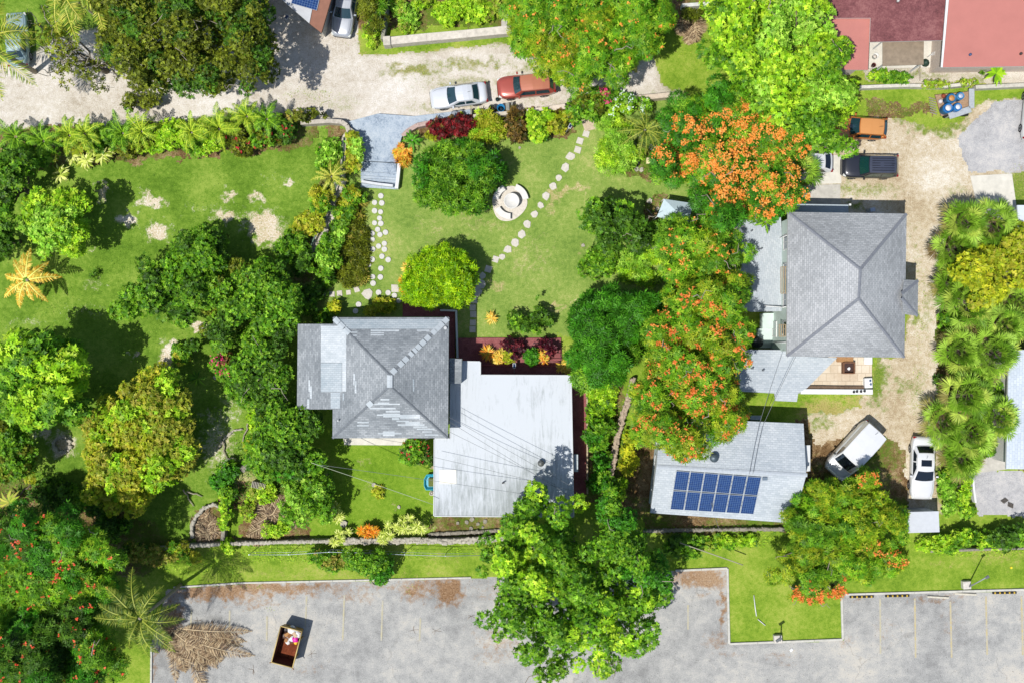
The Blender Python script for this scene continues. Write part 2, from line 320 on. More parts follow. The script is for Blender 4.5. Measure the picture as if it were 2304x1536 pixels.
def edged(k, attr):
    if k in (0, 1, 2, 3): return np.maximum(attr, ER * .95)
    if k in (5, 6): return np.maximum(attr, EG * .95)
    return attr
idg = np.arange(GX.size).reshape(GX.shape)
for k, (nm, mt, attr) in mats_ground.items():
    ii, jj = np.nonzero(cls == k)
    q = np.stack([idg[ii, jj], idg[ii + 1, jj], idg[ii + 1, jj + 1], idg[ii, jj + 1]], 1)
    u, inv = np.unique(q, return_inverse=True); inv = inv.reshape(q.shape)
    me = bpy.data.meshes.new(nm); me.vertices.add(len(u)); me.loops.add(q.size); me.polygons.add(len(q))
    co = np.stack([GX.ravel()[u], GY.ravel()[u], REL.ravel()[u]], 1)
    me.vertices.foreach_set('co', co.ravel()); me.loops.foreach_set('vertex_index', inv.ravel())
    me.polygons.foreach_set('loop_start', np.arange(len(q)) * 4)
    me.polygons.foreach_set('use_smooth', np.ones(len(q), bool))
    a = me.attributes.new('bare', 'FLOAT', 'POINT'); a.data.foreach_set('value', edged(k, attr).ravel()[u].astype(np.float32))
    me.materials.append(mt); me.update(); me.validate()
    ob = bpy.data.objects.new(nm, me); col.objects.link(ob); tag(ob, kind='structure')
mb = MB(); mb.face([(-600, -600, -.1), (600, -600, -.1), (600, 600, -.1), (-600, 600, -.1)]); struct('ground', mb, mats_ground[0][1])

def slab(name, pts, z0, z1, mats, mtop=None, kind='structure', parent=None, label=None, cat=None):
    mb = MB(); mb.prism([tuple(P(x, y, z1)[:2]) for x, y in pts], z0, z1, 0, mtop)
    ob = mb.build(name, mats, parent)
    if parent is None:
        if kind: tag(ob, kind=kind)
        else: tag(ob, label, cat)
    return ob
CONC = paint((222, 218, 206), .9, 0, .12, 1.5, .3); CONC2 = paint((198, 194, 184), .9, 0, .15, 2, .3)
KERB = paint((206, 204, 194), .9, 0, .15, 3, .4)
slab('concrete_slab', [(2183, 396), (2277, 391), (2291, 492), (2262, 502), (2200, 470)], -.02, .06, CONC)
slab('concrete_pad', [(1795, 348), (1893, 350), (1893, 413), (1796, 415)], -.02, .05, CONC)
slab('concrete_pad', [(1796, 417), (1891, 415), (1890, 478), (1796, 478)], -.02, .045, CONC2)
slab('concrete_pad', [(2268, 1000), (2300, 1050), (2196, 1064), (2200, 1000), (2240, 985)], -.02, .05, CONC2)
slab('rear_concrete', [(770, 975), (1000, 975), (925, 1001), (775, 1000)], -.02, .06, CONC)
slab('rear_paving', [(1128, -20), (1150, -20), (1140, 60), (1128, 60)], -.02, .05, CONC2)
# kerbs of the car park
def strip(name, pts, wd, h, mat, z=0, kind='structure', label=None, cat=None, group=None):
    P_ = [P(x, y, h) for x, y in pts]; mb = MB()
    for i in range(len(P_) - 1):
        a, b_ = P_[i], P_[i + 1]; d = (b_ - a); L_ = d.length; n = max(1, int(L_ / 1.8)); an = math.atan2(d.y, d.x)
        for k in range(n):
            c = a + d * ((k + .5) / n); mb.box((c.x, c.y, z + h / 2 - .03 + random.uniform(-.004, .004)), (L_ / n - .015, wd, h + .06), an, 0, .02)
    ob = mb.build(name, mat)
    tag(ob, label, cat, group, kind); return ob
random.seed(3)
strip('kerb', [(390, 1321), (540, 1311), (1060, 1299)], .14, .12, KERB)
strip('kerb', [(1520, 1283), (1637, 1278), (1641, 1448), (1897, 1438), (1894, 1337), (2330, 1325)], .17, .14, KERB)
strip('kerb', [(340, 1452), (339, 1620)], .15, .13, KERB)
LINE = lambda c: ground_mat('worn_line', [(0, C(*c)), (1, C(*c))], [(0, C(176, 174, 168)), (1, C(196, 194, 186))], 1, 5, 14, .1, thr=(-.35, .3)); YEL = LINE((198, 188, 146)); YEL2 = LINE((206, 184, 112))
for i, (x0, y0, x1, y1) in enumerate([(431, 1370, 429, 1418), (517, 1372, 516, 1440), (601, 1385, 600, 1440), (690, 1340, 687, 1410), (775, 1338, 771, 1440), (861, 1350, 858, 1440), (946, 1390, 944, 1440), (1548, 1360, 1548, 1415), (2058, 1345, 2060, 1478), (2138, 1352, 2141, 1478), (2218, 1340, 2221, 1472), (2298, 1340, 2301, 1472), (1980, 1345, 1981, 1470)]):
    m = MB(); m.face([(*P(x0 - 1.8, y0)[:2], .024), (*P(x1 - 1.8, y1)[:2], .024), (*P(x1 + 1.8, y1)[:2], .024), (*P(x0 + 1.8, y0)[:2], .024)]); struct('parking_line', m, YEL if i < 8 or i > 11 else YEL2)

# painted concrete entrance apron and steps
APR = ground_mat('painted_concrete', [(0, C(128, 142, 158)), (.4, C(170, 184, 198)), (1, C(196, 206, 214))], [(0, C(120, 124, 126)), (1, C(150, 150, 146))], .4, 2.2, 10, .25)
slab('entrance_apron', [(783, 274), (850, 256), (930, 262), (1062, 246), (1064, 256), (985, 268), (940, 276), (915, 292), (903, 310), (896, 345), (894, 366), (817, 362), (818, 330), (808, 305), (790, 286)], -.02, .34, APR)
for i, (ya, yb) in enumerate([(365, 388), (388, 397), (397, 403), (403, 409), (409, 424)]):
    sk = lambda x, y: (x, y + (x - 850) * .06)
    slab('entrance_step', [sk(813, ya + .6), sk(892, ya + .6), sk(892, yb), sk(811, yb)], -.02, .28 - i * .055, APR)
RED = ground_mat('red_paint', [(0, C(132, 76, 76)), (.5, C(152, 92, 92)), (1, C(172, 112, 110))], [(0, C(120, 70, 60)), (1, C(150, 100, 90))], .5, 3, 12, .2)
slab('red_terrace', [(1030, 760), (1262, 760), (1266, 842), (1030, 842)], -.02, .16, RED)
slab('red_walkway', [(906, 682), (1024, 700), (1024, 830), (1010, 830), (1000, 712), (906, 712)], -.02, .18, RED)
slab('red_side_walk', [(1268, 800), (1290, 800), (1320, 856), (1318, 1110), (1286, 1110), (1280, 843), (1268, 843)], -.02, .15, RED)
# ---- paving stones
STONE = paint((214, 208, 196), .9, 0, .16, 8, .3); DISC = paint((216, 214, 208), .9, 0, .14, 10, .25)
rp = [(854, 491), (843, 502), (857, 503), (850, 516.5), (867.6, 523), (838, 525.6), (855, 528), (838, 539), (865, 548), (852, 554), (839, 561), (865, 561), (859.5, 577), (873.5, 584.5), (837.7, 584), (829.5, 595), (857, 604), (839, 623), (856, 623.5), (839.6, 637.5), (852, 658), (873.5, 658.7), (887.5, 665), (897.6, 676.6), (800, 700), (857, 441), (843, 456), (859, 457), (843, 474.6), (856.5, 477), (807, 685)]
rp.sort(key=lambda p: p[1]); proto = None
ORD = 'first second third fourth fifth sixth seventh eighth ninth tenth eleventh twelfth thirteenth fourteenth fifteenth sixteenth seventeenth eighteenth nineteenth twentieth twenty-first twenty-second twenty-third twenty-fourth twenty-fifth twenty-sixth twenty-seventh twenty-eighth twenty-ninth thirtieth thirty-first thirty-second'.split()
for i, (x, y) in enumerate(rp):
    if proto is None:
        m = MB(); m.lathe((0, 0, 0), [(.17, -.03), (.2, .02), (.2, .045), (.17, .055), (.12, .05), (.0001, .05)], 20); o = proto = m.build('round_paver', DISC)
    else: o = proto.copy(); col.objects.link(o)
    s_ = random.uniform(.98, 1.14); o.scale = (s_, s_, 1); o.rotation_euler = (0, 0, i); o.location = P(x, y, .02)
    tag(o, ORD[i] + ' round paving disc counted down from the entrance steps to the house', 'paving stone', 'round paving discs on the lawn')
def rock(name, x, y, r, h, mat, label, cat, group, seed, z=0, sq=0, rot=0, asp=1):
    rn = random.Random(seed); n = 4 if sq else rn.choice([6, 7, 8]); c = P(x, y, z + h); m = MB(); pts = []
    for k in range(n):
        a = rot + (k + .5) * 2 * math.pi / n + (0 if sq else rn.uniform(-.25, .25)); rr = r * (1.3 if sq else rn.uniform(.8, 1.15)) * (rn.uniform(.96, 1.04))
        pts.append((c.x + rr * math.cos(a) * asp, c.y + rr * math.sin(a)))
    inn = [((p[0] - c.x) * .93 + c.x, (p[1] - c.y) * .93 + c.y) for p in pts]
    m.loft([[(p[0], p[1], z - .05) for p in pts], [(p[0], p[1], z + h * .7) for p in pts], [(p[0], p[1], z + h) for p in inn]])
    return solo(name, m, mat, label, cat, (c.x, c.y, 0), group)
path = [(1319, 301, .27, 1), (1305, 317, .27, 1), (1300, 337, .28, 1), (1283, 352, .38, 0), (1272, 377, .36, 0), (1257, 400, .25, 0), (1244, 419, .32, 0), (1228, 442, .34, 0), (1216, 462, .3, 0), (1202.6, 482, .33, 0), (1186, 505, .34, 0), (1174.6, 527, .34, 0), (1158.6, 546, .36, 0), (1142, 561, .34, 0), (1130, 577.5, .27, 0), (1115, 583.5, .27, 1), (1098.7, 605.7, .28, 1), (1086, 620.6, .3, 0), (1081, 638, .42, 0), (1073.7, 657, .4, 0), (1066, 675, .3, 1), (1063.6, 692, .26, 1), (1064.6, 707, .26, 1), (1064, 726, .26, 1), (1063, 741, .26, 1)]
for i, (x, y, r, sq) in enumerate(path):
    rock('stepping_stone', x, y, r, .05, STONE, ('squarish ' if sq else 'rounded ') + 'stepping stone, ' + ORD[i] + ' along the curving path from the tan landing slab', 'stepping stone', 'stepping stones of the curving garden path', 100 + i, 0, sq, -.3 if sq and i < 18 else 0)
rock('landing_stone', 1327, 280, .5, .07, paint((206, 188, 162), .9, 0, .2, 6), 'wide tan stone slab at the far end of the curving garden path', 'stone slab', None, 9, 0, 1, .3, 1.2)
for i, (x, y, r, t) in enumerate([(764, 660, .23, .1), (802.5, 651.5, .23, .3), (784, 658, .2, .1), (747, 662, .22, 0), (729, 662, .2, 0), (889, 649, .32, 0)]):
    rock('square_paver', x, y, r, .05, STONE, ['square concrete paver next to the brown fern patch, middle of the row', 'tilted square paver nearest the big flat slab', 'small narrow square paver between two larger ones', 'shaded square paver second from the wall end', 'shaded square paver at the wall end of the row', 'large square paver beside the clipped lime bush'][i], 'paving stone', 'square pavers in the row by the house', 50 + i, 0, 1, t)
rock('flat_slab', 827, 661, .47, .06, STONE, 'large irregular flat slab where the disc path meets the square pavers', 'stone slab', None, 77, 0, 0)
# ================================================================ BUILDINGS
def onplane(px, py, A, B, C_, off=.01):
    """where the camera ray of a photograph point meets the plane A B C"""
    n = (B - A).cross(C_ - A).normalized()
    if n.z < 0: n = -n
    d = Vector(((px - 1152) / S, (768 - py) / S, -H)); o = Vector((0, 0, H)); t = (A + n * off - o).dot(n) / d.dot(n); return o + d * t
def rface(mb, pts, mi=0):
    """roof face, first two points are the eave: UV runs along the eave and up the slope"""
    a = pts[0]; u = (pts[1] - a).normalized(); n = u.cross(pts[2] - a).normalized(); v = n.cross(u)
    if n.z < 0: pts = pts[::-1]
    mb.face(pts, mi, [((p - a).dot(u), (p - a).dot(v)) for p in pts])
def fascia(mb, loop, h=.2, mi=1, lip=.0):
    c = sum(loop, Vector()) / len(loop)
    for i in range(len(loop)):
        a, b_ = loop[i], loop[(i + 1) % len(loop)]; d = Vector((0, 0, -h)); oa = (a - c).normalized() * .025; ob = (b_ - c).normalized() * .025
        mb.face([a, a + d, b_ + d, b_], mi)
        mb.face([a + d, (a + d).lerp(c + d, .5), (b_ + d).lerp(c + d, .5), b_ + d], mi)
def walls(root, poly, z0, z1, mat, name='wall'):
    mb = MB(); mb.prism([(p.x, p.y) for p in poly], z0, z1); return mb.build(name, mat, root)
def inset(poly, d):
    n = len(poly); ar = sum(poly[i].x * poly[(i + 1) % n].y - poly[(i + 1) % n].x * poly[i].y for i in range(n)); sg = 1 if ar > 0 else -1; out = []
    for i in range(n):
        p0, p, p1 = poly[i - 1], poly[i], poly[(i + 1) % n]; e0 = Vector((p.x - p0.x, p.y - p0.y)).normalized(); e1 = Vector((p1.x - p.x, p1.y - p.y)).normalized()
        n0 = Vector((-e0.y, e0.x)) * sg; n1 = Vector((-e1.y, e1.x)) * sg; b_ = (n0 + n1); b_ = b_ / max(b_.dot(n0) , .3) * 1.0
        out.append(Vector((p.x + b_.x * d, p.y + b_.y * d, p.z)))
    return out
WHITE = paint((236, 238, 238), .6, 0, .06, 2); FRAME = paint((226, 228, 226), .5, 0, .05, 3)
PANE = glassy((40, 60, 70))
def windows(root, a, b_, z, n, wd=1.1, ht=1.1, frame=FRAME, margin=.6, name='window'):
    d = Vector((b_.x - a.x, b_.y - a.y, 0)); L_ = d.length; an = math.atan2(d.y, d.x); d.normalize(); nr = Vector((d.y, -d.x, 0))
    for i in range(n):
        t = margin + (L_ - 2 * margin) * (i + .5) / n; c = Vector((a.x, a.y, z)) + d * t + nr * .02; mb = MB()
        for (ox, oz, w_, h_) in ((0, ht / 2, wd + .12, .07), (0, -ht / 2, wd + .12, .07), (-wd / 2, 0, .07, ht - .07), (wd / 2, 0, .07, ht - .07), (0, 0, .04, ht - .07)):
            mb.box(c + d * ox + Vector((0, 0, oz)), (w_, .1, h_), an)
        f = mb.build(name, frame, root); p = MB(); p.box(c - nr * .01, (wd - .05, .06, ht - .05), an)
        ob = p.build('pane', PANE, None, root.location); ob.parent = f; ob.location = (0, 0, 0)
def ccw(poly):
    n = len(poly); ar = sum(poly[i].x * poly[(i + 1) % n].y - poly[(i + 1) % n].x * poly[i].y for i in range(n)); return poly if ar > 0 else poly[::-1]
def patchpx(mb, plane, rects, mi):
    """differently coloured shingles let into a roof face: px rectangles"""
    for r in rects:
        pts = [(r[0], r[1]), (r[2], r[1]), (r[2], r[3]), (r[0], r[3])] if len(r) == 4 and not hasattr(r[0], '__len__') else r
        q = [onplane(x, y, *plane, .012) for x, y in pts]; a = q[0]; u = (q[1] - a).normalized(); n = u.cross(q[2] - a).normalized(); v = n.cross(u)
        if n.z < 0: q = q[::-1]
        mb.face(q, mi, [((p - a).dot(u), (p - a).dot(v)) for p in q])
def ridge_caps(mb, a, b_, mi, wd=.09, step=.3):
    d = b_ - a; n = max(1, int(d.length / step)); s = d.cross(Vector((0, 0, 1))).normalized() * wd; dn = d.normalized()
    for k in range(n):
        p = a + d * (k / n); q = a + d * ((k + 1.25) / n); up = Vector((0, 0, .03 + .012 * (k % 2))); dr = Vector((0, 0, -.035))
        mb.face([p + s + dr + up, q + s + dr + up, q + up * 1.3, p + up * 1.3], mi); mb.face([p + up * 1.3, q + up * 1.3, q - s + dr + up, p - s + dr + up], mi)

# ---- two-storey house with the patched shingle roof
SH1 = shingle('shingle_grey', (122, 129, 134), (154, 160, 164), (188, 193, 196), .33, .15, .3, .012, (116, 120, 124))
SH1L = shingle('shingle_new', (184, 193, 198), (202, 209, 213), (222, 227, 230), .33, .15, .6, .01, (180, 190, 196))
SH1M = shingle('shingle_pale', (160, 174, 182), (182, 192, 198), (200, 208, 212), .33, .15, .6, .012, (150, 160, 166))
c = P(877, 855, 6.8); h1 = wthing('shingle_house', 'house with a worn grey hip roof patched with paler shingles', 'house', (c.x, c.y, 0))
ez, rz_ = 5.2, 6.9; NW, NE, SE, SW = P(750, 714, ez), P(1010, 714, ez), P(1008, 985, ez), P(748, 985, ez); Ra, Rb = P(877, 843, rz_), P(877, 868, rz_)
wz = ez - 1.0; W1, W2 = P(670, 729, wz), P(668, 920, wz); pl_w = (NW, SW, Ra)
W1 = onplane(670, 729, *pl_w, 0); W2 = onplane(668, 920, *pl_w, 0); W1b = onplane(750, 729, *pl_w, 0); W2b = onplane(748, 920, *pl_w, 0)
mb = MB(); rface(mb, [NE, NW, Ra]); rface(mb, [SW, SE, Rb]); rface(mb, [SE, NE, Ra, Rb]); rface(mb, [NW, SW, Rb, Ra]); rface(mb, [W1, W2, W2b, W1b])
fascia(mb, [NW, NE, SE, SW]); fascia(mb, [W1, W1b, W2b, W2], .18)
N_ = (NE, NW, Ra); So = (SW, SE, Rb); Ea = (SE, NE, Ra)
patchpx(mb, N_, [[(755, 718), (1006, 718), (986, 740), (778, 740)]], 3)
patchpx(mb, N_, [(834, 741.5, 898, 746), (834, 747.5, 864, 750.5), (834, 752, 864, 755), (938, 741.5, 966, 745), (786, 746, 804, 749), (790, 753, 803, 756)], 2)
patchpx(mb, pl_w, [(722, 733, 770, 815), (770, 738, 779, 880)], 2); patchpx(mb, pl_w, [(722, 816, 769, 881), (744, 882, 765, 918), (771, 884, 774, 900)], 3)
patchpx(mb, pl_w, [(795, 840, 799, 866), (798, 856, 802, 884), (694, 854, 698, 880), (697, 868, 702, 896), (691, 897, 696, 918)], 2)
patchpx(mb, Ea, [(929, 852, 932, 880)], 3)
patchpx(mb, So, [(856, 896, 876, 900), (850, 904, 876, 907), (838, 907, 900, 910), (832, 916, 890, 920), (868, 923, 900, 927), (862, 929, 900, 938), (848, 931, 862, 935), (900, 932, 945, 941), (892, 945, 920, 948), (912, 948, 945, 953), (895, 953, 955, 957), (930, 958, 962, 961), (938, 963, 978, 966), (804, 948, 830, 951), (803, 955, 830, 958), (862, 969, 888, 980), (850, 973, 862, 976), (888, 973, 904, 976), (950, 969, 972, 972), (956, 976, 986, 979), (882, 939, 898, 944)], 2)
for a, b_ in ((NW, Ra), (NE, Ra), (SW, Rb), (SE, Rb), (Ra, Rb)): ridge_caps(mb, a, b_, 4)
hip = lambda t, l=.05: (NE.lerp(Ra, t), NE.lerp(Ra, t + l))
for t in (.02, .1, .16, .22, .33, .41, .49, .55, .6, .7, .78, .9): ridge_caps(mb, *[p + Vector((0, 0, .02)) for p in hip(t, .055)], 2, .2, .4)
for t in (.02, .1, .2): ridge_caps(mb, NW.lerp(Ra, t) + Vector((0, 0, .02)), NW.lerp(Ra, t + .07) + Vector((0, 0, .02)), 2, .2, .4)
ridge_caps(mb, Ra + Vector((0, 0, .03)), Rb + Vector((0, 0, .03)), 2, .2, .4); ridge_caps(mb, SW.lerp(Rb, .62) + Vector((0, 0, .03)), SW.lerp(Rb, .68) + Vector((0, 0, .03)), 2, .2, .4)
mb.build('roof', [SH1, FRAME, SH1L, SH1M, paint((122, 128, 134), .9, 0, .2, 6)], h1)
wl = ccw(inset([NW, NE, SE, SW], .45)); walls(h1, wl, 0, ez - .1, paint((214, 222, 214), .8, 0, .06, 2, .1))
w2 = ccw(inset([W1, W1b, W2b, W2], .4)); walls(h1, w2, 0, min(p.z for p in (W1, W2)) - .1, paint((206, 214, 208), .8, 0, .06, 2, .1))
for k in range(4):
    for z in (1.3, 3.8): windows(h1, wl[k], wl[(k + 1) % 4], z, 3)
mb = MB(); mb.prism([tuple(P(x, y, 4.1)[:2]) for x, y in ((1011, 806), (1039, 807), (1037, 862), (1011, 862))], 2.9, 4.1, 1, 0); mb.build('side_roof', [SH1, FRAME], h1)
mb = MB(); q = onplane(762, 945, *pl_w, 0); mb.cyl(q, .05, .35, 10); q = onplane(1002, 738, *Ea, 0); mb.cyl(q, .12, .12, 14); mb.build('roof_vent', paint((180, 184, 186), .5, .3), h1)
# ---- flat white roof extension
def flat_mat():
    m, N, L, b = newmat('white_roof_coating'); g = N.new('ShaderNodeNewGeometry'); mp = N.new('ShaderNodeMapping'); mp.inputs['Scale'].default_value = (2.6, .35, 1); L.new(g.outputs['Position'], mp.inputs[0])
    n1 = noise(N, L, mp.outputs[0], 1.6, 6, .75, .6); n2 = noise(N, L, g.outputs['Position'], .28, 4, .6); n3 = noise(N, L, g.outputs['Position'], 8, 4, .7); mp2 = N.new('ShaderNodeMapping'); mp2.inputs['Scale'].default_value = (1, 0, 0); 
    sp = N.new('ShaderNodeSeparateXYZ'); L.new(g.outputs['Position'], sp.inputs[0]); south = mrange(N, L, sp.outputs['Y'], -7, -13, 0, .2)
    f = mrange(N, L, math_(N, L, 'ADD', math_(N, L, 'ADD', math_(N, L, 'MULTIPLY', n1, .7), math_(N, L, 'MULTIPLY', n2, .45)), math_(N, L, 'ADD', math_(N, L, 'MULTIPLY', n3, .1), south)), .66, .9)
    L.new(mixc(N, L, f, C(236, 243, 249, .49), C(156, 164, 164, .6)), b.inputs['Base Color']); b.inputs['Roughness'].default_value = .7; return m
FLAT = flat_mat(); fz = 3.0
c = P(1130, 1000, fz); h2 = wthing('flat_roof_house', 'single-storey extension with a white flat roof streaked with grey dirt', 'house', (c.x, c.y, 0))
pf = [P(x, y, fz) for x, y in ((977, 986), (1013, 986), (1013, 812), (1081, 813), (1081, 843), (1285, 844), (1291, 1162), (976, 1160))]
mb = MB(); mb.prism([(p.x, p.y) for p in pf], fz - .22, fz); mb.build('roof', FLAT, h2)
pw = ccw(inset(pf, .35)); walls(h2, pw, 0, fz - .23, paint((226, 226, 218), .8, 0, .06, 2, .1))
for k in range(len(pw)):
    a, b_ = pw[k], pw[(k + 1) % len(pw)]
    if (b_ - a).length > 4: windows(h2, a, b_, 1.5, 3)
mb = MB()
for i in range(len(pf)):
    a, b_ = pf[i], pf[(i + 1) % len(pf)]; d = b_ - a; mb.box((a + b_) / 2 + Vector((0, 0, .0)), (d.length - .08, .07, .1), math.atan2(d.y, d.x))
mb.build('roof_edge', paint((206, 210, 212), .5, 0, .05, 3), h2)
mb = MB(); mb.prism([tuple(P(x, y, fz)[:2]) for x, y in ((989, 1056), (1026, 1056), (1027, 1088), (989, 1087))], fz - .05, fz + .03); mb.build('roof_patch', paint((246, 242, 226), .6, 0, .03, 3), h2)
mb = MB(); q = P(1217, 1040, fz); mb.lathe(q, [(.12, 0), (.12, .18), (.24, .22), (.26, .34), (.18, .44), (.01, .5)], 16); mb.build('turbine_vent', paint((120, 122, 118), .5, .5, .3, 9), h2)
mb = MB(); q = P(1131, 1085, fz); mb.cyl(q, .05, .3, 10); mb.box(q + Vector((.08, .03, .3)), (.16, .08, .07), .4); mb.build('vent_pipe', paint((50, 50, 50), .6), h2)
mb = MB(); q = P(1296, 1041, 2.2); mb.box((q.x, q.y, 2.0), (.34, 1.35, .45), 0, 0, .03); mb.build('air_conditioner', paint((186, 196, 200), .5, .2, .1, 8), h2)
# terrace walls and railing
def wall_thing(label, pts, wd, h, mat, z=0, name='low_wall', cat='wall', seg=2.2, bev=.02, jit=.004, group=None):
    Q = [P(x, y, z + h) for x, y in pts]; mb = MB(); rn = random.Random(len(pts) * 31 + int(pts[0][0]))
    for i in range(len(Q) - 1):
        a, b_ = Q[i], Q[i + 1]; d = b_ - a; L_ = d.length; n = max(1, int(L_ / seg)); an = math.atan2(d.y, d.x)
        for k in range(n):
            c = a + d * ((k + .5) / n); hh = h + rn.uniform(-jit, jit); mb.box((c.x, c.y, z + hh / 2 - .05), (L_ / n + .01 + rn.uniform(-jit, 0), wd * (1 + rn.uniform(-jit, jit)), hh + .1), an + rn.uniform(-jit, jit) * .5, 0, bev)
    c = Q[0]; return solo(name, mb, mat, label, cat, (c.x, c.y, 0), group)
wall_thing('narrow white garden wall between the red walkway and the shaded stepping stones', [(1026, 698), (1029, 805)], .14, .7, WHITE)
wall_thing('short white garden wall closing the red walkway behind the lime bush', [(990, 698), (1024, 699)], .14, .7, WHITE)
wall_thing('thin red-brown parapet on the front edge of the red terrace', [(1083, 821), (1180, 822), (1262, 823)], .12, .35, paint((160, 84, 84), .8, 0, .1, 4))
wall_thing('low cream wall along the east side of the red side walk', [(1321, 850), (1322, 1110)], .12, .5, paint((200, 180, 150), .9, 0, .2, 4))
rl = wthing('terrace_railing', 'thin black metal railing at the east end of the red terrace', 'railing', P(1262, 800))
for i, (x, y) in enumerate(((1262, 786), (1262, 803), (1262, 820), (1245, 793), (1230, 813))):
    q = P(x, y); mb = MB(); mb.cyl((q.x, q.y, .1), .02, .9, 8); mb.build('post', paint((30, 30, 32), .5), rl)
for (x0, y0, x1, y1) in ((1262, 786, 1262, 820), (1228, 793, 1262, 793), (1228, 813, 1262, 813)):
    a, b_ = P(x0, y0, 1), P(x1, y1, 1); mb = MB(); mb.tube([a, b_], .025, 6); mb.build('rail', paint((30, 30, 32), .5), rl)

# ---- house with the large uniform grey hip roof
SH3 = shingle('shingle_blue_grey', (144, 147, 149), (174, 177, 179), (199, 201, 203), .3, .15, .2, .014, (120, 125, 132))
SH3L = shingle('shingle_light', (172, 182, 190), (194, 202, 208), (210, 216, 220), .32, .16, .3, .01, (164, 174, 182))
MINT = paint((214, 232, 224), .7, 0, .05, 2)
c = P(1905, 640, 6); h3 = wthing('hip_roof_house', 'large house with an even grey hip roof and pale mint walls', 'house', (c.x, c.y, 0))
ez, rz_ = 6.0, 8.1; NW, NE, SE, SW = P(1773, 477, ez), P(2040, 481, ez), P(2035, 804, ez), P(1770, 801, ez); Ra, Rb = P(1936, 606, rz_), P(1932, 672, rz_)
mb = MB(); rface(mb, [NE, NW, Ra]); rface(mb, [SW, SE, Rb]); rface(mb, [SE, NE, Ra, Rb]); rface(mb, [NW, SW, Rb, Ra]); fascia(mb, [NW, NE, SE, SW], .22)
for a, b_ in ((NW, Ra), (NE, Ra), (SW, Rb), (SE, Rb), (Ra, Rb)): ridge_caps(mb, a, b_, 2, .11)
mb.build('roof', [SH3, FRAME, paint((130, 134, 142), .9, 0, .15, 6)], h3)
wl = ccw(inset([NW, NE, SE, SW], .35)); walls(h3, wl, 0, ez - .1, MINT)
for k in range(4):
    for z in (1.3, 4.3): windows(h3, wl[k], wl[(k + 1) % 4], z, 4)
ze = 5.6; a1, a2, a3, a4 = P(2034, 629, 6.2), P(2066, 631, ze), P(2065, 711, ze), P(2032, 706, 6.2); m1, m2 = P(2030, 660, 6.6), P(2030, 672, 6.6)
mb = MB(); rface(mb, [a2, a3, m2, m1]); rface(mb, [a1, a2, m1]); rface(mb, [a3, a4, m2]); fascia(mb, [a1, a2, a3, a4], .2); ridge_caps(mb, a2, m1, 2, .12); ridge_caps(mb, a3, m2, 2, .12); mb.build('bay_roof', [SH3, FRAME, paint((130, 134, 142), .9, 0, .15, 6)], h3)
walls(h3, ccw(inset([P(2020, 632, 5), a2, a3, P(2020, 706, 5)], .3)), 0, 5.4, MINT, 'bay_wall')
mb = MB(); mb.prism([tuple(P(x, y, 3.0)[:2]) for x, y in ((1790, 459), (1909, 461), (1909, 500), (1790, 500))], 2.85, 3.0, 1, 0); mb.build('porch_roof', [paint((176, 188, 196), .7, 0, .06, 3), WHITE], h3)
for x in (1800, 1900): mb = MB(); q = P(x, 466, 1.5); mb.box((q.x, q.y, 1.42), (.15, .15, 2.84)); mb.build('porch_post', WHITE, h3)
LW = 3.1
pw_ = [P(x, y, LW) for x, y in ((1634, 498), (1757, 489), (1768, 700), (1690, 702), (1660, 690))]
mb = MB(); q = pw_; rface(mb, [q[0], q[4], q[3], q[2], q[1]]); fascia(mb, q, .2); mb.build('west_roof', [SH3L, FRAME], h3); walls(h3, ccw(inset(q, .35)), 0, LW - .15, MINT, 'west_wall')
q = [P(x, y, 3.0) for x, y in ((1664, 786), (1771, 787), (1790, 801), (1884, 804), (1816, 872), (1796, 884), (1793, 903), (1745, 901), (1743, 884), (1664, 880))]
mb = MB(); mb.prism([(p.x, p.y) for p in q], 2.8, 3.0, 1, 0); mb.build('south_roof', [SH3L, FRAME], h3)
walls(h3, [P(x, y, 3) for x, y in ((1672, 793), (1765, 795), (1850, 812), (1806, 868), (1740, 872), (1672, 870))], 0, 2.79, MINT, 'south_wall')
WOOD = paint((168, 150, 120), .8, 0, .2, 10)
wx = wl[0].x if abs(wl[0].x - wl[1].x) < .3 else min(p.x for p in wl)
for (y0, y1, z0, z1) in ((600, 660, 3.9, 5.3), (730, 757, 3.6, 4.8)):
    ya, yb = P(1765, y0, z1).y, P(1765, y1, z1).y; mb = MB(); n = 7
    for k in range(4): mb.box((min(p.x for p in wl) - .1 - .13 * k, (ya + yb) / 2, z1 - .12 * k), (.07, abs(ya - yb), .05))
    for yy in (ya, yb): mb.box((min(p.x for p in wl) - .29, yy, z1 - .26), (.5, .05, .05), 0, 0, 0, (0, -.72))
    mb.build('louvred_shutter', WOOD, h3)
mb = MB()
for y in (530, 690, 770):
    q = P(1768, y, 5); mb.tube([(min(p.x for p in wl) - .08, q.y, .2), (min(p.x for p in wl) - .08, q.y, 5.6)], .04, 6)
mb.tube([(min(p.x for p in wl) - .1, P(0, 690, 4).y, 3.4), (min(p.x for p in wl) - 1.4, P(0, 688, 4).y, 3.35)], .04, 6); mb.build('drain_pipe', WHITE, h3)
mb = MB(); q = P(1730, 722, .9); mb.box((q.x, q.y, .45), (1.0, 1.2, .9)); mb.box((q.x - .1, q.y - 1.2, .25), (1.3, 1.2, .5)); mb.box((q.x + .5, q.y - 1.0, .45), (.1, 3.4, .9)); mb.box((q.x - .15, q.y - 1.9, .12), (1.5, .4, .24)); mb.build('side_steps', MINT, h3)
for x, y in ((1664 + 52, 832), (1692, 828), (1690, 520), (1712, 560)):
    mb = MB(); q = P(x, y, 3.0); mb.cyl(q, .07, .3, 10); mb.build('vent_pipe', paint((110, 116, 122), .5, .3), h3)
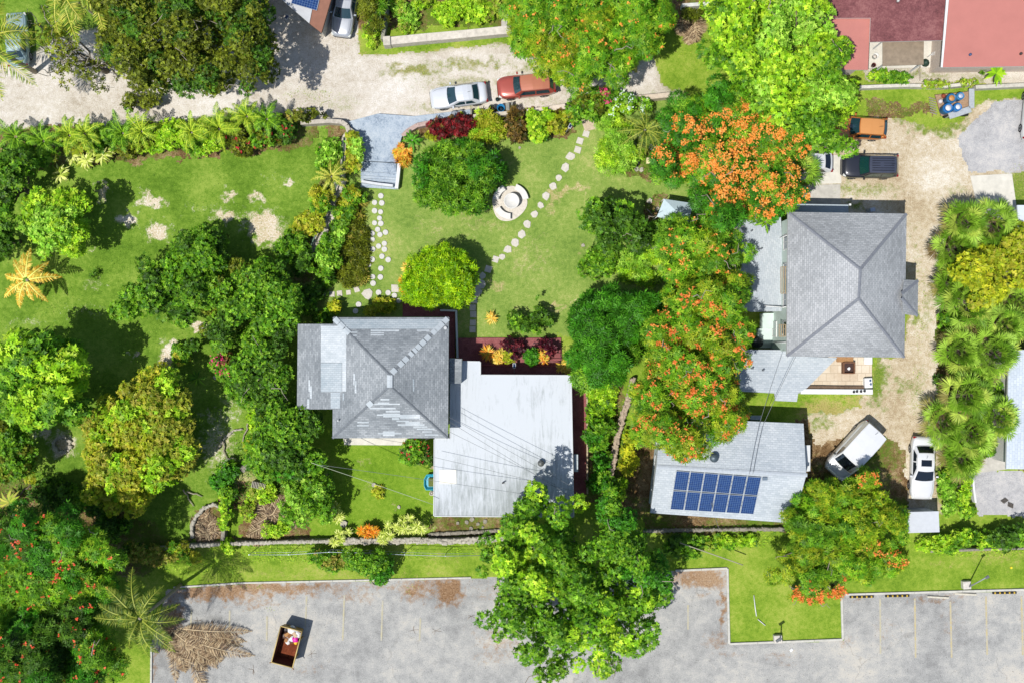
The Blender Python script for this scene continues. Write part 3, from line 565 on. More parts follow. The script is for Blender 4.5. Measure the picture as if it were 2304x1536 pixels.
TILE = shingle('patio_tile', (206, 186, 160), (222, 206, 182), (234, 222, 204), .62, .62, .6, .02, (170, 150, 124))
slab('tiled_patio', [(1800, 800), (1962, 802), (1962, 870), (1798, 870)], -.02, .2, [TILE, CONC2], 0)
wall_thing('long white ledge wall along the south side of the tiled patio', [(1802, 880), (1964, 881)], .4, .62, WHITE, seg=6)
wall_thing('dark planter trough behind the white ledge wall of the patio', [(1812, 870), (1944, 871)], .22, .45, paint((112, 92, 74), .9, 0, .4, 8), name='planter', cat='planter', seg=1.2, jit=.02)
wall_thing('short white wall at the east corner of the tiled patio', [(1954, 850), (1955, 872)], .6, .62, WHITE, seg=6)
wall_thing('white step block against the house at the patio\'s north-east corner', [(1945, 811), (1963, 811)], .55, .4, WHITE, seg=6, name='step_block', cat='step')
pit = wthing('patio_planter_box', 'square brown box planter full of debris on the tiled patio', 'planter', P(1909, 827))
mb = MB(); q = P(1909, 827, .5)
for dx, dy, lx, ly in ((-.42, 0, .1, .9), (.42, 0, .1, .9), (0, .42, .74, .1), (0, -.42, .74, .1)): mb.box((q.x + dx, q.y + dy, .45), (lx, ly, .5), 0, 0, .01)
mb.build('frame', paint((122, 84, 60), .8, 0, .3, 9), pit); mb = MB(); mb.box((q.x, q.y, .34), (.74, .74, .2)); mb.build('soil', paint((74, 54, 50), .95, 0, .5, 14, .5), pit)
rock('white_rag', 1910, 829, .14, .1, WHITE, 'crumpled white rag in the brown box planter of the patio', 'rag', None, 31, .44)
mb = MB(); q = P(1905, 808, .9); mb.box((q.x, q.y, .5), (1.3, .45, .08), 0, 0, .02)
for sx in (-.55, .55): mb.box((q.x + sx, q.y, .32), (.08, .35, .28))
solo('patio_bench', mb, paint((172, 128, 82), .7, 0, .2, 9), 'brown wooden bench under the eave at the back of the tiled patio', 'bench', (q.x, q.y, 0))
for i, (x, y) in enumerate([(1920, 881), (1927, 880), (1936, 880), (1944, 879)]):
    mb = MB(); q = P(x, y, .62); mb.lathe(q, [(.06, -.03), (.1, .16), (.085, .16), (.07, .1), (.001, .1)], 10); solo('flower_pot', mb, paint((46, 46, 48), .6), ['small black pot at the left end of the row on the white patio wall', 'small black pot second from the left on the white patio wall', 'small black pot third from the left on the white patio wall', 'small black pot at the right end of the row on the white patio wall'][i], 'plant pot', q, 'small black pots on the patio wall')
for i, (x, y) in enumerate([(1957, 856), (1958, 864)]):
    mb = MB(); q = P(x, y, .62); mb.lathe(q, [(.05, -.03), (.08, .14), (.001, .14)], 10); solo('glass_jar', mb, paint((90, 112, 150), .3), ['blue jar on the white corner wall of the patio, the one nearer the house', 'blue jar on the white corner wall of the patio, the one farther from the house'][i], 'jar', q, 'blue jars on the patio corner wall')

# ---- low house with the solar array
SH4 = shingle('shingle_silver', (172, 182, 190), (196, 204, 210), (216, 222, 226), .34, .17, .2, .012, (160, 170, 178))
c = P(1640, 1060, 3); h4 = wthing('solar_roof_house', 'low house with a pale grey shingle gable roof that carries twelve blue solar panels', 'house', (c.x, c.y, 0))
ez, rz_ = 3.3, 4.3; A_, B_, C2, D_ = P(1486, 938, ez), P(1808, 952, ez), P(1785, 1176, ez), P(1463, 1153, ez); Ra, Rb = P(1477, 1049, rz_), P(1814, 1068, rz_)
mb = MB(); rface(mb, [B_, A_, Ra, Rb]); rface(mb, [D_, C2, Rb, Ra]); fascia(mb, [A_, B_, C2, D_], .2); ridge_caps(mb, Ra, Rb, 2, .14)
dz = Vector((0, 0, -.2)); mb.face([A_ + dz, Ra, D_ + dz], 1); mb.face([B_ + dz, C2 + dz, Rb], 1); mb.build('roof', [SH4, FRAME, paint((186, 194, 202), .9, 0, .1, 6)], h4)
WB = paint((206, 224, 226), .7, 0, .08, 3); wl = ccw(inset([A_, B_, C2, D_], .3)); walls(h4, wl, 0, ez - .1, WB)
for k in range(4): windows(h4, wl[k], wl[(k + 1) % 4], 1.6, 3)
mb = MB(); q = onplane(1605, 1028, A_, B_, Ra, 0); mb.lathe(q, [(.12, -.05), (.12, .16), (.3, .2), (.34, .34), (.24, .46), (.01, .52)], 18); mb.build('turbine_vent', paint((90, 104, 112), .5, .4, .2, 9), h4)
mb = MB(); q = onplane(1721, 1076, D_, C2, Ra, .06); mb.box(q, (.34, .24, .12)); mb.build('junction_box', paint((110, 126, 142), .5), h4)
mb = MB(); q = P(1817, 1030, 2.3); mb.box((q.x, q.y, 2.3), (.42, 2.0, .07), 0, 0, 0, (0, .25)); mb.box((q.x - .12, q.y, 2.0), (.05, 1.6, .5)); mb.build('window_awning', WHITE, h4)
def solar_mat():
    m, N, L, b = newmat('solar_cells'); uv = N.new('ShaderNodeUVMap'); br = N.new('ShaderNodeTexBrick'); L.new(uv.outputs[0], br.inputs['Vector']); br.offset = 0; br.inputs['Scale'].default_value = 1
    br.inputs['Brick Width'].default_value = 1; br.inputs['Row Height'].default_value = 1; br.inputs['Mortar Size'].default_value = .045; br.inputs['Color1'].default_value = C(14, 50, 104); br.inputs['Color2'].default_value = C(22, 62, 124); br.inputs['Mortar'].default_value = C(110, 140, 176)
    L.new(br.outputs['Color'], b.inputs['Base Color']); b.inputs['Roughness'].default_value = .25; b.inputs['Coat Weight'].default_value = .15; return m
SOLAR = solar_mat(); ALU = paint((206, 214, 220), .35, .6, .04, 3)
def solar_array(root, quad, plane, nx, ny, cu, cv, group=None):
    q = [onplane(x, y, *plane, .14) for x, y in quad]; bl = lambda u, v: (q[0].lerp(q[1], u)).lerp(q[3].lerp(q[2], u), v); g = .012
    n = (q[1] - q[0]).cross(q[3] - q[0]).normalized(); n = n if n.z > 0 else -n
    for j in range(ny):
        for i in range(nx):
            u0, u1, v0, v1 = i / nx + g / 2, (i + 1) / nx - g / 2, j / ny + g * 1.2, (j + 1) / ny - g * 1.2; pts = [bl(u0, v0), bl(u1, v0), bl(u1, v1), bl(u0, v1)]
            mb = MB(); mb.loft([[p - n * .04 for p in pts], pts], 0); pn = mb.build('solar_panel', ALU, root)
            ins = [p.lerp(sum(pts, Vector()) / 4, .035) + n * .006 for p in pts]; mb = MB(); f = [ins[3], ins[2], ins[1], ins[0]]; mb.face(f, 0, [(0, 0), (cu, 0), (cu, cv), (0, cv)]); ob = mb.build('cells', SOLAR, None, root.location); ob.parent = pn; ob.location = (0, 0, 0)
    mb = MB()
    for v in (.2, .3, .7, .8): mb.tube([bl(0, v) - n * .07, bl(1, v) - n * .07], .02, 4)
    mb.build('mounting_rail', ALU, root)
solar_array(h4, [(1521, 1057), (1714, 1072), (1696, 1157), (1507, 1146)], (D_, C2, Ra), 6, 2, 6, 10)

# ---- red-roofed house
SALM = paint((196, 126, 116), .75, 0, .05, .8, .05); MARO = ground_mat('maroon_roof', [(0, C(108, 68, 70)), (.5, C(134, 84, 86)), (1, C(158, 108, 106))], [(0, C(120, 90, 80)), (1, C(150, 110, 100))], .4, 2.4, 9, .1)
c = P(2060, 20, 3); h5 = wthing('red_roof_house', 'house with salmon and weathered maroon roof sections at the top right corner', 'house', (c.x, c.y, 0))
def rp_(name, pts, z, mat, th=.15):
    mb = MB(); mb.prism([tuple(P(x, y, z)[:2]) for x, y in pts], z - th, z, 1, 0); return mb.build(name, [mat, FRAME], h5)
rp_('salmon_side_roof', [(1846, 38), (1958, 39), (1953, 158), (1846, 157)], 3.0, SALM); rp_('maroon_roof', [(1840, -60), (2139, -60), (2124, 91), (1957, 95), (1959, 41), (1840, 41)], 3.25, MARO); rp_('salmon_main_roof', [(2141, -60), (2440, -60), (2440, 148), (2121, 152)], 3.6, SALM)
rp_('gutter', [(2134, -60), (2140, -60), (2121, 152), (2117, 152)], 3.63, WHITE, .1)
walls(h5, [P(x, y, 3) for x, y in ((1860, -50), (2130, -50), (2128, 60), (1946, 62), (1942, 146), (1860, 146))], 0, 2.84, paint((230, 214, 200), .8)); walls(h5, [P(x, y, 3.4) for x, y in ((2145, -50), (2430, -50), (2430, 134), (2132, 138))], 0, 3.44, paint((230, 214, 200), .8))
for (x, y, cc) in ((2182, 124, (70, 90, 130)), (2296, 122, (60, 50, 50)), (2020, 3, (200, 200, 196))):
    mb = MB(); q = P(x, y, 3.6); mb.lathe(q, [(.1, -.1), (.1, .16), (.02, .2)], 12); mb.build('vent_pipe', paint(cc, .6), h5)
slab('white_patio', [(1955, 94), (2122, 90), (2120, 152), (1953, 155)], -.02, .12, CONC)
aw = wthing('brown_awning', 'flat weathered brown awning on thin posts over the white patio of the red-roofed house', 'awning', P(2031, 117))
mb = MB(); q = [P(x, y, 2.5) for x, y in ((1986, 88), (2079, 87), (2078, 146), (1986, 149))]; mb.prism([(p.x, p.y) for p in q], 2.44, 2.5); mb.build('canopy', paint((150, 134, 114), .9, 0, .2, 2.5), aw)
for p in inset(q, .1): mb = MB(); mb.box((p.x, p.y, 1.22), (.08, .08, 2.44)); mb.build('post', WHITE, aw)

# ---- top-left house corner with brown fascia and a solar panel
c = P(670, 0, 3); h6 = wthing('grey_roof_house', 'pale grey roof corner with a brown edge panel and one solar panel', 'house', (c.x, c.y, 0))
pl6 = tuple(P(x, y, 3.2) for x, y in ((600, -80), (760, -80), (700, 60)))
mb = MB(); mb.prism([tuple(P(x, y, 3.2)[:2]) for x, y in ((565, -60), (719, -60), (696, 53))], 3.0, 3.2); mb.build('roof', [paint((196, 198, 200), .8, 0, .08, 2)], h6)
mb = MB(); mb.prism([tuple(P(x, y, 3.26)[:2]) for x, y in ((720, -60), (762, -60), (723, 74), (697, 54))], 3.0, 3.26); mb.build('edge_panel', [paint((150, 104, 84), .8, 0, .1, 3)], h6)
walls(h6, [P(x, y, 3) for x, y in ((590, -55), (748, -55), (716, 58), (690, 36))], 0, 2.98, paint((210, 206, 196), .8)); solar_array(h6, [(661, -16), (721, -8), (713, 25), (654, 8)], pl6, 1, 1, 10, 6)
# ---- right edge buildings and shed
c = P(2290, 920, 3); h7 = wthing('edge_house', 'pale blue-grey shingled roof cut off by the right edge behind the fan palms', 'house', (c.x, c.y, 0))
q = [P(x, y, 3.2) for x, y in ((2270, 787), (2440, 785), (2440, 1054), (2264, 1054))]; mb = MB(); rface(mb, [q[0], q[3], q[2] + Vector((0, 0, .8)), q[1] + Vector((0, 0, .8))]); fascia(mb, q, .2); mb.build('roof', [shingle('shingle_sky', (186, 198, 212), (204, 214, 224), (220, 228, 234), .34, .2, .2, .01, (176, 188, 204)), FRAME], h7); walls(h7, inset(ccw(q), .4), 0, 3.0, paint((226, 226, 220), .8))
c = P(2300, 495, 3); h8 = wthing('edge_outbuilding', 'small white flat-roofed outbuilding at the right edge beside the concrete slab', 'shed', (c.x, c.y, 0)); q = [P(x, y, 2.6) for x, y in ((2289, 462), (2400, 462), (2400, 532), (2291, 532))]; mb = MB(); mb.prism([(p.x, p.y) for p in q], 2.45, 2.6); mb.build('roof', paint((214, 222, 232), .7, 0, .05, 2), h8); walls(h8, inset(ccw(q), .2), 0, 2.44, WHITE)
c = P(2078, 1172, 2); sh = wthing('garden_shed', 'small white metal-roofed shed in front of the white coupe', 'shed', (c.x, c.y, 0)); q = [P(x, y, z) for x, y, z in ((2040, 1151, 2.3), (2112, 1149, 2.3), (2114, 1196, 2.0), (2044, 1198, 2.0))]
mb = MB(); rface(mb, [q[3], q[2], q[1], q[0]]); fascia(mb, q, .1); mb.build('roof', [paint((218, 222, 226), .4, .2, .05, 3), WHITE], sh); walls(sh, inset(ccw(q), .08), 0, 1.92, paint((190, 196, 200), .7))
mb = MB(); mb.box((q[0].x + 1.2, q[0].y - .06, .95), (.85, .05, 1.8)); mb.build('door', paint((160, 168, 172), .6), sh)
# ================================================================ VEGETATION LIBRARY
def quads_mesh(name, V, T, mats, quad=4, mi=None):
    """V (n,4,3) leaf corners, T (n,3) linear tint"""
    n = len(V); me = bpy.data.meshes.new(name)
    me.vertices.add(n * 4); me.loops.add(n * 4); me.polygons.add(n)
    me.vertices.foreach_set('co', V.reshape(-1).astype(np.float32)); me.loops.foreach_set('vertex_index', np.arange(n * 4))
    me.polygons.foreach_set('loop_start', np.arange(n) * 4)
    c = np.concatenate([T, np.ones((n, 1))], 1); c = np.repeat(c, 4, 0)
    a = me.attributes.new('tint', 'FLOAT_COLOR', 'POINT'); a.data.foreach_set('color', c.ravel().astype(np.float32))
    me.materials.append(mats); me.update()
    ob = bpy.data.objects.new(name, me); col.objects.link(ob); return ob
def unit(a): return a / np.maximum(np.linalg.norm(a, axis=-1, keepdims=True), 1e-6)
def leaf_quads(base, d, nrm, ln, wd, fold=.0):
    """diamond leaves from base along d, lying in the plane whose normal is near nrm"""
    side = unit(np.cross(d, nrm)); ln = ln[:, None]; wd = wd[:, None]
    mid = base + d * ln * .45; tip = base + d * ln - nrm * ln * fold
    return np.stack([base, mid + side * wd / 2, tip, mid - side * wd / 2], 1)
LEAFK = 1.0
def pal(*cols): return np.array([C(c[0] * .97 + (13 if c[1] > c[0] * 1.12 else 2), c[1], c[2] * .9 + 2, k=LEAFK)[:3] for c in cols])
PAL = {
 'olive': pal((100, 118, 26), (76, 98, 18), (128, 140, 40), (58, 82, 14)),
 'mid': pal((72, 132, 22), (96, 156, 30), (50, 108, 16), (120, 172, 44)),
 'lime': pal((150, 200, 40), (128, 184, 30), (176, 214, 60), (104, 164, 24)),
 'limeb': pal((140, 196, 70), (118, 178, 46), (166, 212, 86), (92, 154, 34)),
 'clip': pal((138, 190, 14), (112, 172, 10), (168, 208, 24), (90, 150, 8)),
 'deep': pal((44, 116, 18), (56, 136, 24), (36, 96, 14), (76, 152, 32)),
 'dark': pal((46, 96, 20), (34, 78, 14), (66, 120, 28), (84, 134, 36)),
 'poin': pal((84, 150, 24), (110, 168, 30), (62, 126, 20), (140, 182, 44)),
 'poin2': pal((104, 150, 22), (134, 168, 34), (78, 130, 18), (156, 176, 44)),
 'yelgr': pal((160, 176, 40), (140, 160, 28), (184, 176, 54), (120, 150, 24), (168, 166, 52)),
 'yelgr2': pal((156, 158, 50), (134, 146, 40), (170, 162, 62), (110, 136, 32)),
 'yellow': pal((178, 184, 36), (150, 170, 28), (200, 194, 50), (120, 150, 26)),
 'maroon': pal((110, 24, 30), (140, 34, 40), (80, 18, 22), (60, 30, 20)),
 'brown': pal((112, 88, 40), (84, 66, 30), (140, 112, 56), (70, 70, 26)),
 'croton': pal((226, 160, 50), (236, 190, 80), (206, 120, 36), (180, 170, 50)),
 'orange': pal((236, 140, 20), (240, 168, 30), (214, 116, 18), (170, 150, 40)),
 'varieg': pal((206, 212, 110), (180, 194, 76), (226, 226, 150), (130, 160, 50)),
 'fan': pal((146, 190, 76), (112, 160, 46), (82, 132, 32), (130, 176, 60), (94, 146, 38), (160, 188, 82)), 'hedgep': pal((142, 182, 46), (114, 160, 36), (166, 194, 62), (96, 146, 30)),
 'coco': pal((120, 150, 40), (90, 128, 26), (160, 176, 60), (190, 184, 84)),
 'coconut_green': pal((78, 116, 34), (52, 90, 22), (104, 132, 44), (150, 156, 66)),
 'gold': pal((232, 190, 80), (218, 168, 60), (244, 214, 120), (190, 170, 70)),
 'dry': pal((172, 146, 124), (140, 114, 94), (196, 172, 150), (92, 74, 62)), 'deadfan': pal((160, 150, 90), (134, 124, 70), (120, 100, 64)),
 'weed': pal((130, 170, 40), (100, 150, 30), (160, 186, 64), (150, 150, 70)),
 'fern': pal((132, 146, 52), (156, 148, 64), (110, 140, 42), (170, 154, 74)),
 'purple': pal((60, 18, 34), (84, 24, 44), (44, 22, 24), (110, 40, 50)),
}
FL = {'orange': pal((228, 146, 62), (218, 126, 46), (238, 164, 84)), 'red': pal((220, 84, 54), (232, 100, 64), (200, 66, 44)), 'redor': pal((220, 122, 56), (206, 102, 42), (230, 144, 72)),
      'pink': pal((214, 40, 120), (196, 30, 100), (236, 80, 150)), 'white': pal((224, 232, 236), (200, 214, 224)), 'crimson': pal((200, 40, 60), (180, 30, 50))}
STY = {  # leaves per head, length, width, rise, heads per m2 of clump area
 'broad': (6, .21, .1, .35, 18), 'fine': (5, .17, .09, .4, 26), 'feather': (7, .31, .062, .22, 19), 'narrow': (7, .34, .07, .45, 15),
 'strap': (16, .5, .07, .55, 5), 'soft': (6, .3, .06, .5, 20), 'big': (6, .34, .15, .25, 9), 'sparse': (4, .2, .1, .3, 7), 'silky': (7, .46, .07, .12, 20)}
def limb(mb, a, b_, r0, r1, rn, n=5, wob=.25, up=0):
    a = Vector(a); b_ = Vector(b_); L_ = (b_ - a).length; pts = []
    for i in range(n + 1):
        t = i / n; p = a.lerp(b_, t); s_ = math.sin(math.pi * t)
        pts.append(p + Vector((rn.uniform(-1, 1), rn.uniform(-1, 1), rn.uniform(-.5, .5) + up)) * wob * L_ * .25 * s_)
    mb.tube(pts, r0, 5, r1); return pts
_seed = [11]
def foliage(lobes, z0, z1, rc, style, pals, seed, flowers=None, under=.55, dens=1.0, rough=.14, fill=1.0, flow_area=None, clipd=0):
    rs = np.random.RandomState(seed); lobes = np.array([l if len(l) > 3 else (*l[:3], l[2]) for l in lobes], float)
    cx, cy, rx, ry = lobes.T; rm = np.minimum(rx, ry) / S; cap = min(3.6, rm.max()); zm = (z0 + z1) / 2; kk = H / (H - zm)
    step = rc * 1.18 * S * kk
    x0, x1 = (cx - rx).min(), (cx + rx).max(); y0, y1 = (cy - ry).min(), (cy + ry).max()
    def field(X, Y):
        d = (1 - np.sqrt(((X[:, None] - cx) / rx) ** 2 + ((Y[:, None] - cy) / ry) ** 2)) * rm
        j = d.argmax(1); wob = 0 if clipd else (fbm(X / 22 + seed, Y / 22 + 5, 3) - .5) * min(1.9, cap * .7); return d.max(1) + wob, np.minimum(rm[j], cap)
    cl = []
    for layer, (frac, dz) in enumerate(((1, 0), (under, -1.0))):
        if frac <= 0: continue
        X, Y = np.meshgrid(np.arange(x0 - 18, x1 + 18 + step, step), np.arange(y0 - 18, y1 + 18 + step, step * .87)); X = X.copy(); X[1::2] += step / 2
        X = X.ravel() + rs.uniform(-.42, .42, X.size) * step; Y = Y.ravel() + rs.uniform(-.42, .42, Y.size) * step
        f, Rr = field(X, Y); keep = (f > rc * (.35 + .55 * rs.rand(len(f))) / kk) & (rs.rand(len(f)) < frac * fill) & ((fbm(X / 15 + seed * 3, Y / 15, 2) > (.34 if layer == 0 and not clipd and z1 > 3 else 0)))
        if layer == 0:
            X = np.append(X[keep], cx); Y = np.append(Y[keep], cy)
        else: X, Y = X[keep], Y[keep]
        f, Rr = field(X, Y); t = np.clip(f / Rr, 0, 1); dome = np.sqrt(np.clip(1 - (1 - t) ** 2, 0, 1))
        Z = z0 + (z1 - z0) * (dome * (1 - rough) + rough * rs.uniform(-1, 1, len(f))) - rc * .6 + dz * min(rc * 1.7, (z1 - z0) * .35)
        big = fbm(X / 70 + seed, Y / 70, 3) - .5; Z += big * (z1 - z0) * (.9 if not clipd else .15); Z = np.maximum(Z, rc * .35)
        k = (H - Z) / H; cl.append(np.stack([(X - 1152) / S * k, (768 - Y) / S * k, Z], 1))
    cen = np.concatenate(cl); n = len(cen); rad = rc * rs.uniform(.6, 1.32, n)
    m, ln, wd, rise, hd = STY[style]; nh = np.maximum(3, (hd * dens * 2.6 * math.pi * rad ** 2)).astype(int)
    ci = np.repeat(np.arange(n), nh); N_ = len(ci)
    d = unit(rs.normal(size=(N_, 3))); d[:, 2] = np.abs(d[:, 2]) * 1.0 - .28 * (rs.rand(N_) < .35); d = unit(d)
    rr = rad[ci] * (1 + rs.normal(0, .1, N_)); zf = .62 if style in ('feather', 'silky') else .85; hp = cen[ci] + d * rr[:, None] * np.array([1, 1, zf]); hp[:, 2] = np.maximum(hp[:, 2], .06)
    hn = unit(d * .75 + np.array([0, 0, .55]) + rs.normal(0, .36, (N_, 3)))
    # heads -> leaves
    a0 = rs.rand(N_) * 6.28; ref = unit(np.cross(hn, np.array([.3, .9, .1]))); ref2 = np.cross(hn, ref)
    L = np.repeat(np.arange(N_), m); ang = a0[L] + np.tile(np.arange(m), N_) * 6.28 / m + rs.normal(0, .3, len(L))
    rz = rise * rs.uniform(.1, 1.6, len(L)); dd = unit(ref[L] * np.cos(ang)[:, None] + ref2[L] * np.sin(ang)[:, None] + hn[L] * rz[:, None])
    nn = unit(hn[L] - dd * (hn[L] * dd).sum(1, keepdims=True)); ll = ln * rs.uniform(.65, 1.25, len(L)); ww = wd * rs.uniform(.75, 1.25, len(L))
    V = leaf_quads(hp[L], dd, nn, ll, ww, .12)
    pl = [PAL[p] for p in ([pals] if isinstance(pals, str) else pals)]
    # palette choice varies by clump and smoothly over the crown; then per head and leaf
    sel = (fbm(cen[:, 0] * .35 + seed, cen[:, 1] * .35, 2) * 1.6 - .3 + rs.normal(0, .12, n)).clip(0, .999) * len(pl); sel = sel.astype(int)
    tone = rs.uniform(.84, 1.16, n)
    T = np.zeros((N_, 3))
    for q, pa in enumerate(pl):
        mk = sel[ci] == q; T[mk] = pa[rs.randint(0, len(pa), mk.sum())]
    T = (T * (tone[ci] * rs.uniform(.68, 1.3, N_))[:, None])[L] * rs.uniform(.9, 1.1, (len(L), 1))
    FV = FT = None
    if flowers:
        fc, cover, fr, fm = flowers; FA = []
        if flow_area is None: cand = np.arange(len(cl[0]))
        else:
            fa = np.array(flow_area, float); kx = cen[:len(cl[0])]; kz = H / (H - kx[:, 2]); fx = kx[:, 0] * kz * S + 1152; fy = 768 - kx[:, 1] * kz * S
            cand = np.nonzero((np.sqrt(((fx[:, None] - fa[:, 0]) / fa[:, 2]) ** 2 + ((fy[:, None] - fa[:, 1]) / fa[:, 3]) ** 2)).min(1) < 1)[0]
        ncl = int(len(cand) * cover)
        if ncl and len(cand):
            pick = rs.choice(cand, ncl); dv = unit(rs.normal(size=(ncl, 3)) * np.array([1, 1, .4]) + np.array([0, 0, 1.0])); fc0 = cen[pick] + dv * (rad[pick] * 1.02)[:, None] * np.array([1, 1, .85])
            q = np.repeat(np.arange(ncl), fm); fr_ = fr * rs.uniform(.5, 1.3, ncl); off = rs.normal(0, .5, (len(q), 3)) * fr_[q][:, None] * np.array([1, 1, .35])
            b0 = fc0[q] + off + np.array([0, 0, .08]); nf = unit(rs.normal(0, .35, (len(q), 3)) + np.array([0, 0, 1])); a = rs.rand(len(q)) * 6.28
            df = unit(np.stack([np.cos(a), np.sin(a), rs.normal(0, .2, len(q))], 1)); nf = unit(nf - df * (nf * df).sum(1, keepdims=True)); s_ = .14 * rs.uniform(.7, 1.3, len(q))
            FV = leaf_quads(b0 - df * (s_ / 2)[:, None], df, nf, s_, s_ * .8); pa = FL[fc]; FT = pa[rs.randint(0, len(pa), len(q))] * rs.uniform(.85, 1.15, (len(q), 1))
    return V, T, FV, FT, cen[:len(cl[0])], rad
def crown(name, label, cat, lobes, z0, z1, rc, style, pals, flowers=None, group=None, trunk=True, twigs=0, pale=False, flow_area=None, **kw):
    _seed[0] += 7; seed = _seed[0]; rn = random.Random(seed)
    V, T, FV, FT, cen, rad = foliage(lobes, z0, z1, rc, style, pals, seed, flowers, flow_area=flow_area, **kw)
    c = cen.mean(0); root = wthing(name, label, cat, (c[0], c[1], 0), group); o = np.array([c[0], c[1], 0])
    f = quads_mesh('crown' if z1 > 2.2 else 'foliage', V - o, T, LEAF); f.parent = root
    if FV is not None: g = quads_mesh('blossom', FV - o, FT, LEAF); g.parent = root
    if trunk:
        mb = MB(); big = z1 > 3; r0 = .035 * z1 + .04; fk = Vector((c[0], c[1], max(.15, z0 * .55)))
        if big:
            mb.tube([(c[0] + .1, c[1], -.1), (c[0] + .03, c[1] - .05, fk.z * .5), fk], r0 * 1.25, 9, r0 * .85)
        else: fk = Vector((c[0], c[1], 0.0))
        pick = rn.sample(range(len(cen)), min(len(cen), 9 if big else 7)) if len(cen) else []
        for i in pick:
            e = Vector(cen[i]) - Vector((0, 0, rc * .2)); pts = limb(mb, fk, e, r0 * (.5 if big else .45), .03, rn, 5, .45, .3)
        t = mb.build('trunk' if big else 'stem', PALEBARK if pale else BARK, root)
        if twigs:
            for k in range(twigs):
                mb = MB(); i = rn.randrange(len(cen)); p = Vector(cen[i]); p.z += rad[i] * 1.02; a = rn.uniform(0, 6.28); q = p + Vector((math.cos(a), math.sin(a), rn.uniform(-.1, .12))) * rn.uniform(.8, 2.0)
                limb(mb, p - Vector((0, 0, .5)), q, .045, .015, rn, 5, .9, .25)
                mb.build('branch', PALEBARK, root)
    return root
def frond_quads(base, az, L_, rise, droop, palc, rs, nl=34, lw=.55, wd=.05, tw=0, vshape=.25, seg=12, curl=0, rw=.05):
    """one feather-palm frond: leaflets on both sides of an arching midrib"""
    t = np.linspace(0, 1, seg); px_ = t * L_; pz = rise * L_ * t - droop * L_ * t ** 2
    azs = az + curl * t ** 2; dx = np.stack([np.cos(azs), np.sin(azs)], 1); pts = np.zeros((seg, 3)); hor = np.gradient(px_) ; 
    pts[:, :2] = np.cumsum(dx * (L_ / (seg - 1)), 0) * (1 - .12 * droop); pts[:, 2] = pz; pts += np.array(base)
    tt = np.repeat(np.linspace(.03, 1, nl), 2); sg = np.tile([-1, 1], nl)
    ip = lambda a: np.interp(tt, t, a); b0 = np.stack([ip(pts[:, 0]), ip(pts[:, 1]), ip(pts[:, 2])], 1)
    g = np.gradient(pts, axis=0); dr = unit(np.stack([ip(g[:, 0]), ip(g[:, 1]), ip(g[:, 2])], 1)); sd_ = unit(np.cross(dr, np.array([0, 0, 1.0]))) * sg[:, None]
    up = unit(np.cross(np.cross(dr, np.array([0, 0, 1.0])), dr)); up[:, 2] = np.abs(up[:, 2])
    ll = lw * np.sin(np.clip(tt * 1.05, 0, 1) * math.pi) ** .55 * (1 - .35 * tt) * rs.uniform(.8, 1.15, len(tt)) + .08
    fw = .35 + .8 * tt; d = unit(sd_ + dr * fw[:, None] * .75 + up * vshape * rs.uniform(.2, 1.3, (len(tt), 1)) - np.array([0, 0, .3]) * rs.rand(len(tt), 1) + rs.normal(0, .09, (len(tt), 3)))
    nn = unit(up + rs.normal(0, .25, up.shape)); nn = unit(nn - d * (nn * d).sum(1, keepdims=True)); V = leaf_quads(b0, d, nn, ll, np.full(len(tt), wd), .25)
    T = palc[rs.randint(0, len(palc), len(tt))] * rs.uniform(.85, 1.15, (len(tt), 1)) * rs.uniform(.88, 1.12)
    # midrib as narrow quads
    s2 = unit(np.cross(g, np.array([0, 0, 1.0]))); wr = (np.linspace(rw, rw * .25, seg))[:, None]; A = pts + s2 * wr; B = pts - s2 * wr; ribV = np.stack([A[:-1], B[:-1], B[1:], A[1:]], 1) + np.array([0, 0, .015])
    ribT = np.tile(palc.max(0) * 1.15, (seg - 1, 1)).clip(0, .8)
    return np.concatenate([V, ribV]), np.concatenate([T, ribT])
def feather_palm(label, x, y, zc, L_, n, palname, seed=1, lean=(0, 0), name='coconut_palm', cat='palm tree', group=None, rise=(.15, .75), droop=(.5, .95), nl=34, lw=.55, wd=.06, tr=.16, azs=None, parts=True):
    rs = np.random.RandomState(seed); top = P(x, y, zc); base = Vector((top.x + lean[0], top.y + lean[1], 0)); root = wthing(name, label, cat, (base.x, base.y, 0), group); o = np.array([base.x, base.y, 0])
    Vs, Ts = [], []
    for i in range(n):
        a = (azs[i] if azs else i * 2.399 + rs.uniform(-.25, .25)); r_ = rs.uniform(*rise); l_ = L_ * rs.uniform(.66, 1.14)
        if i >= n - 4 and not azs: l_ = L_ * .45; r_ = 1.5
        V, T = frond_quads((top.x + .03 * math.cos(a), top.y + .03 * math.sin(a), zc), a, l_, r_, rs.uniform(*droop) * (.7 + r_ * .4), PAL[palname], rs, nl, lw * l_ / 2.6, wd, curl=rs.uniform(-.35, .35))
        V[:, :, 2] = np.maximum(V[:, :, 2], .05)
        if parts: f = quads_mesh('frond', V - o, T, LEAF); f.parent = root
        else: Vs.append(V); Ts.append(T)
    if not parts: f = quads_mesh('crown', np.concatenate(Vs) - o, np.concatenate(Ts), LEAF); f.parent = root
    mb = MB(); mb.tube([base + (top - base) * t + Vector((0, 0, 0)) + Vector((lean[0], lean[1], 0)) * (-.3 * math.sin(math.pi * t)) for t in (0, .2, .4, .6, .8, .94)], tr * 1.25, 10, tr * .8)
    if tr > .11: mb.lathe((top.x, top.y, zc - .5), [(tr * .8, 0), (tr * 1.2, .2), (tr * .8, .35), (.02, .42)], 8)
    mb.build('trunk', PALEBARK, root); return root
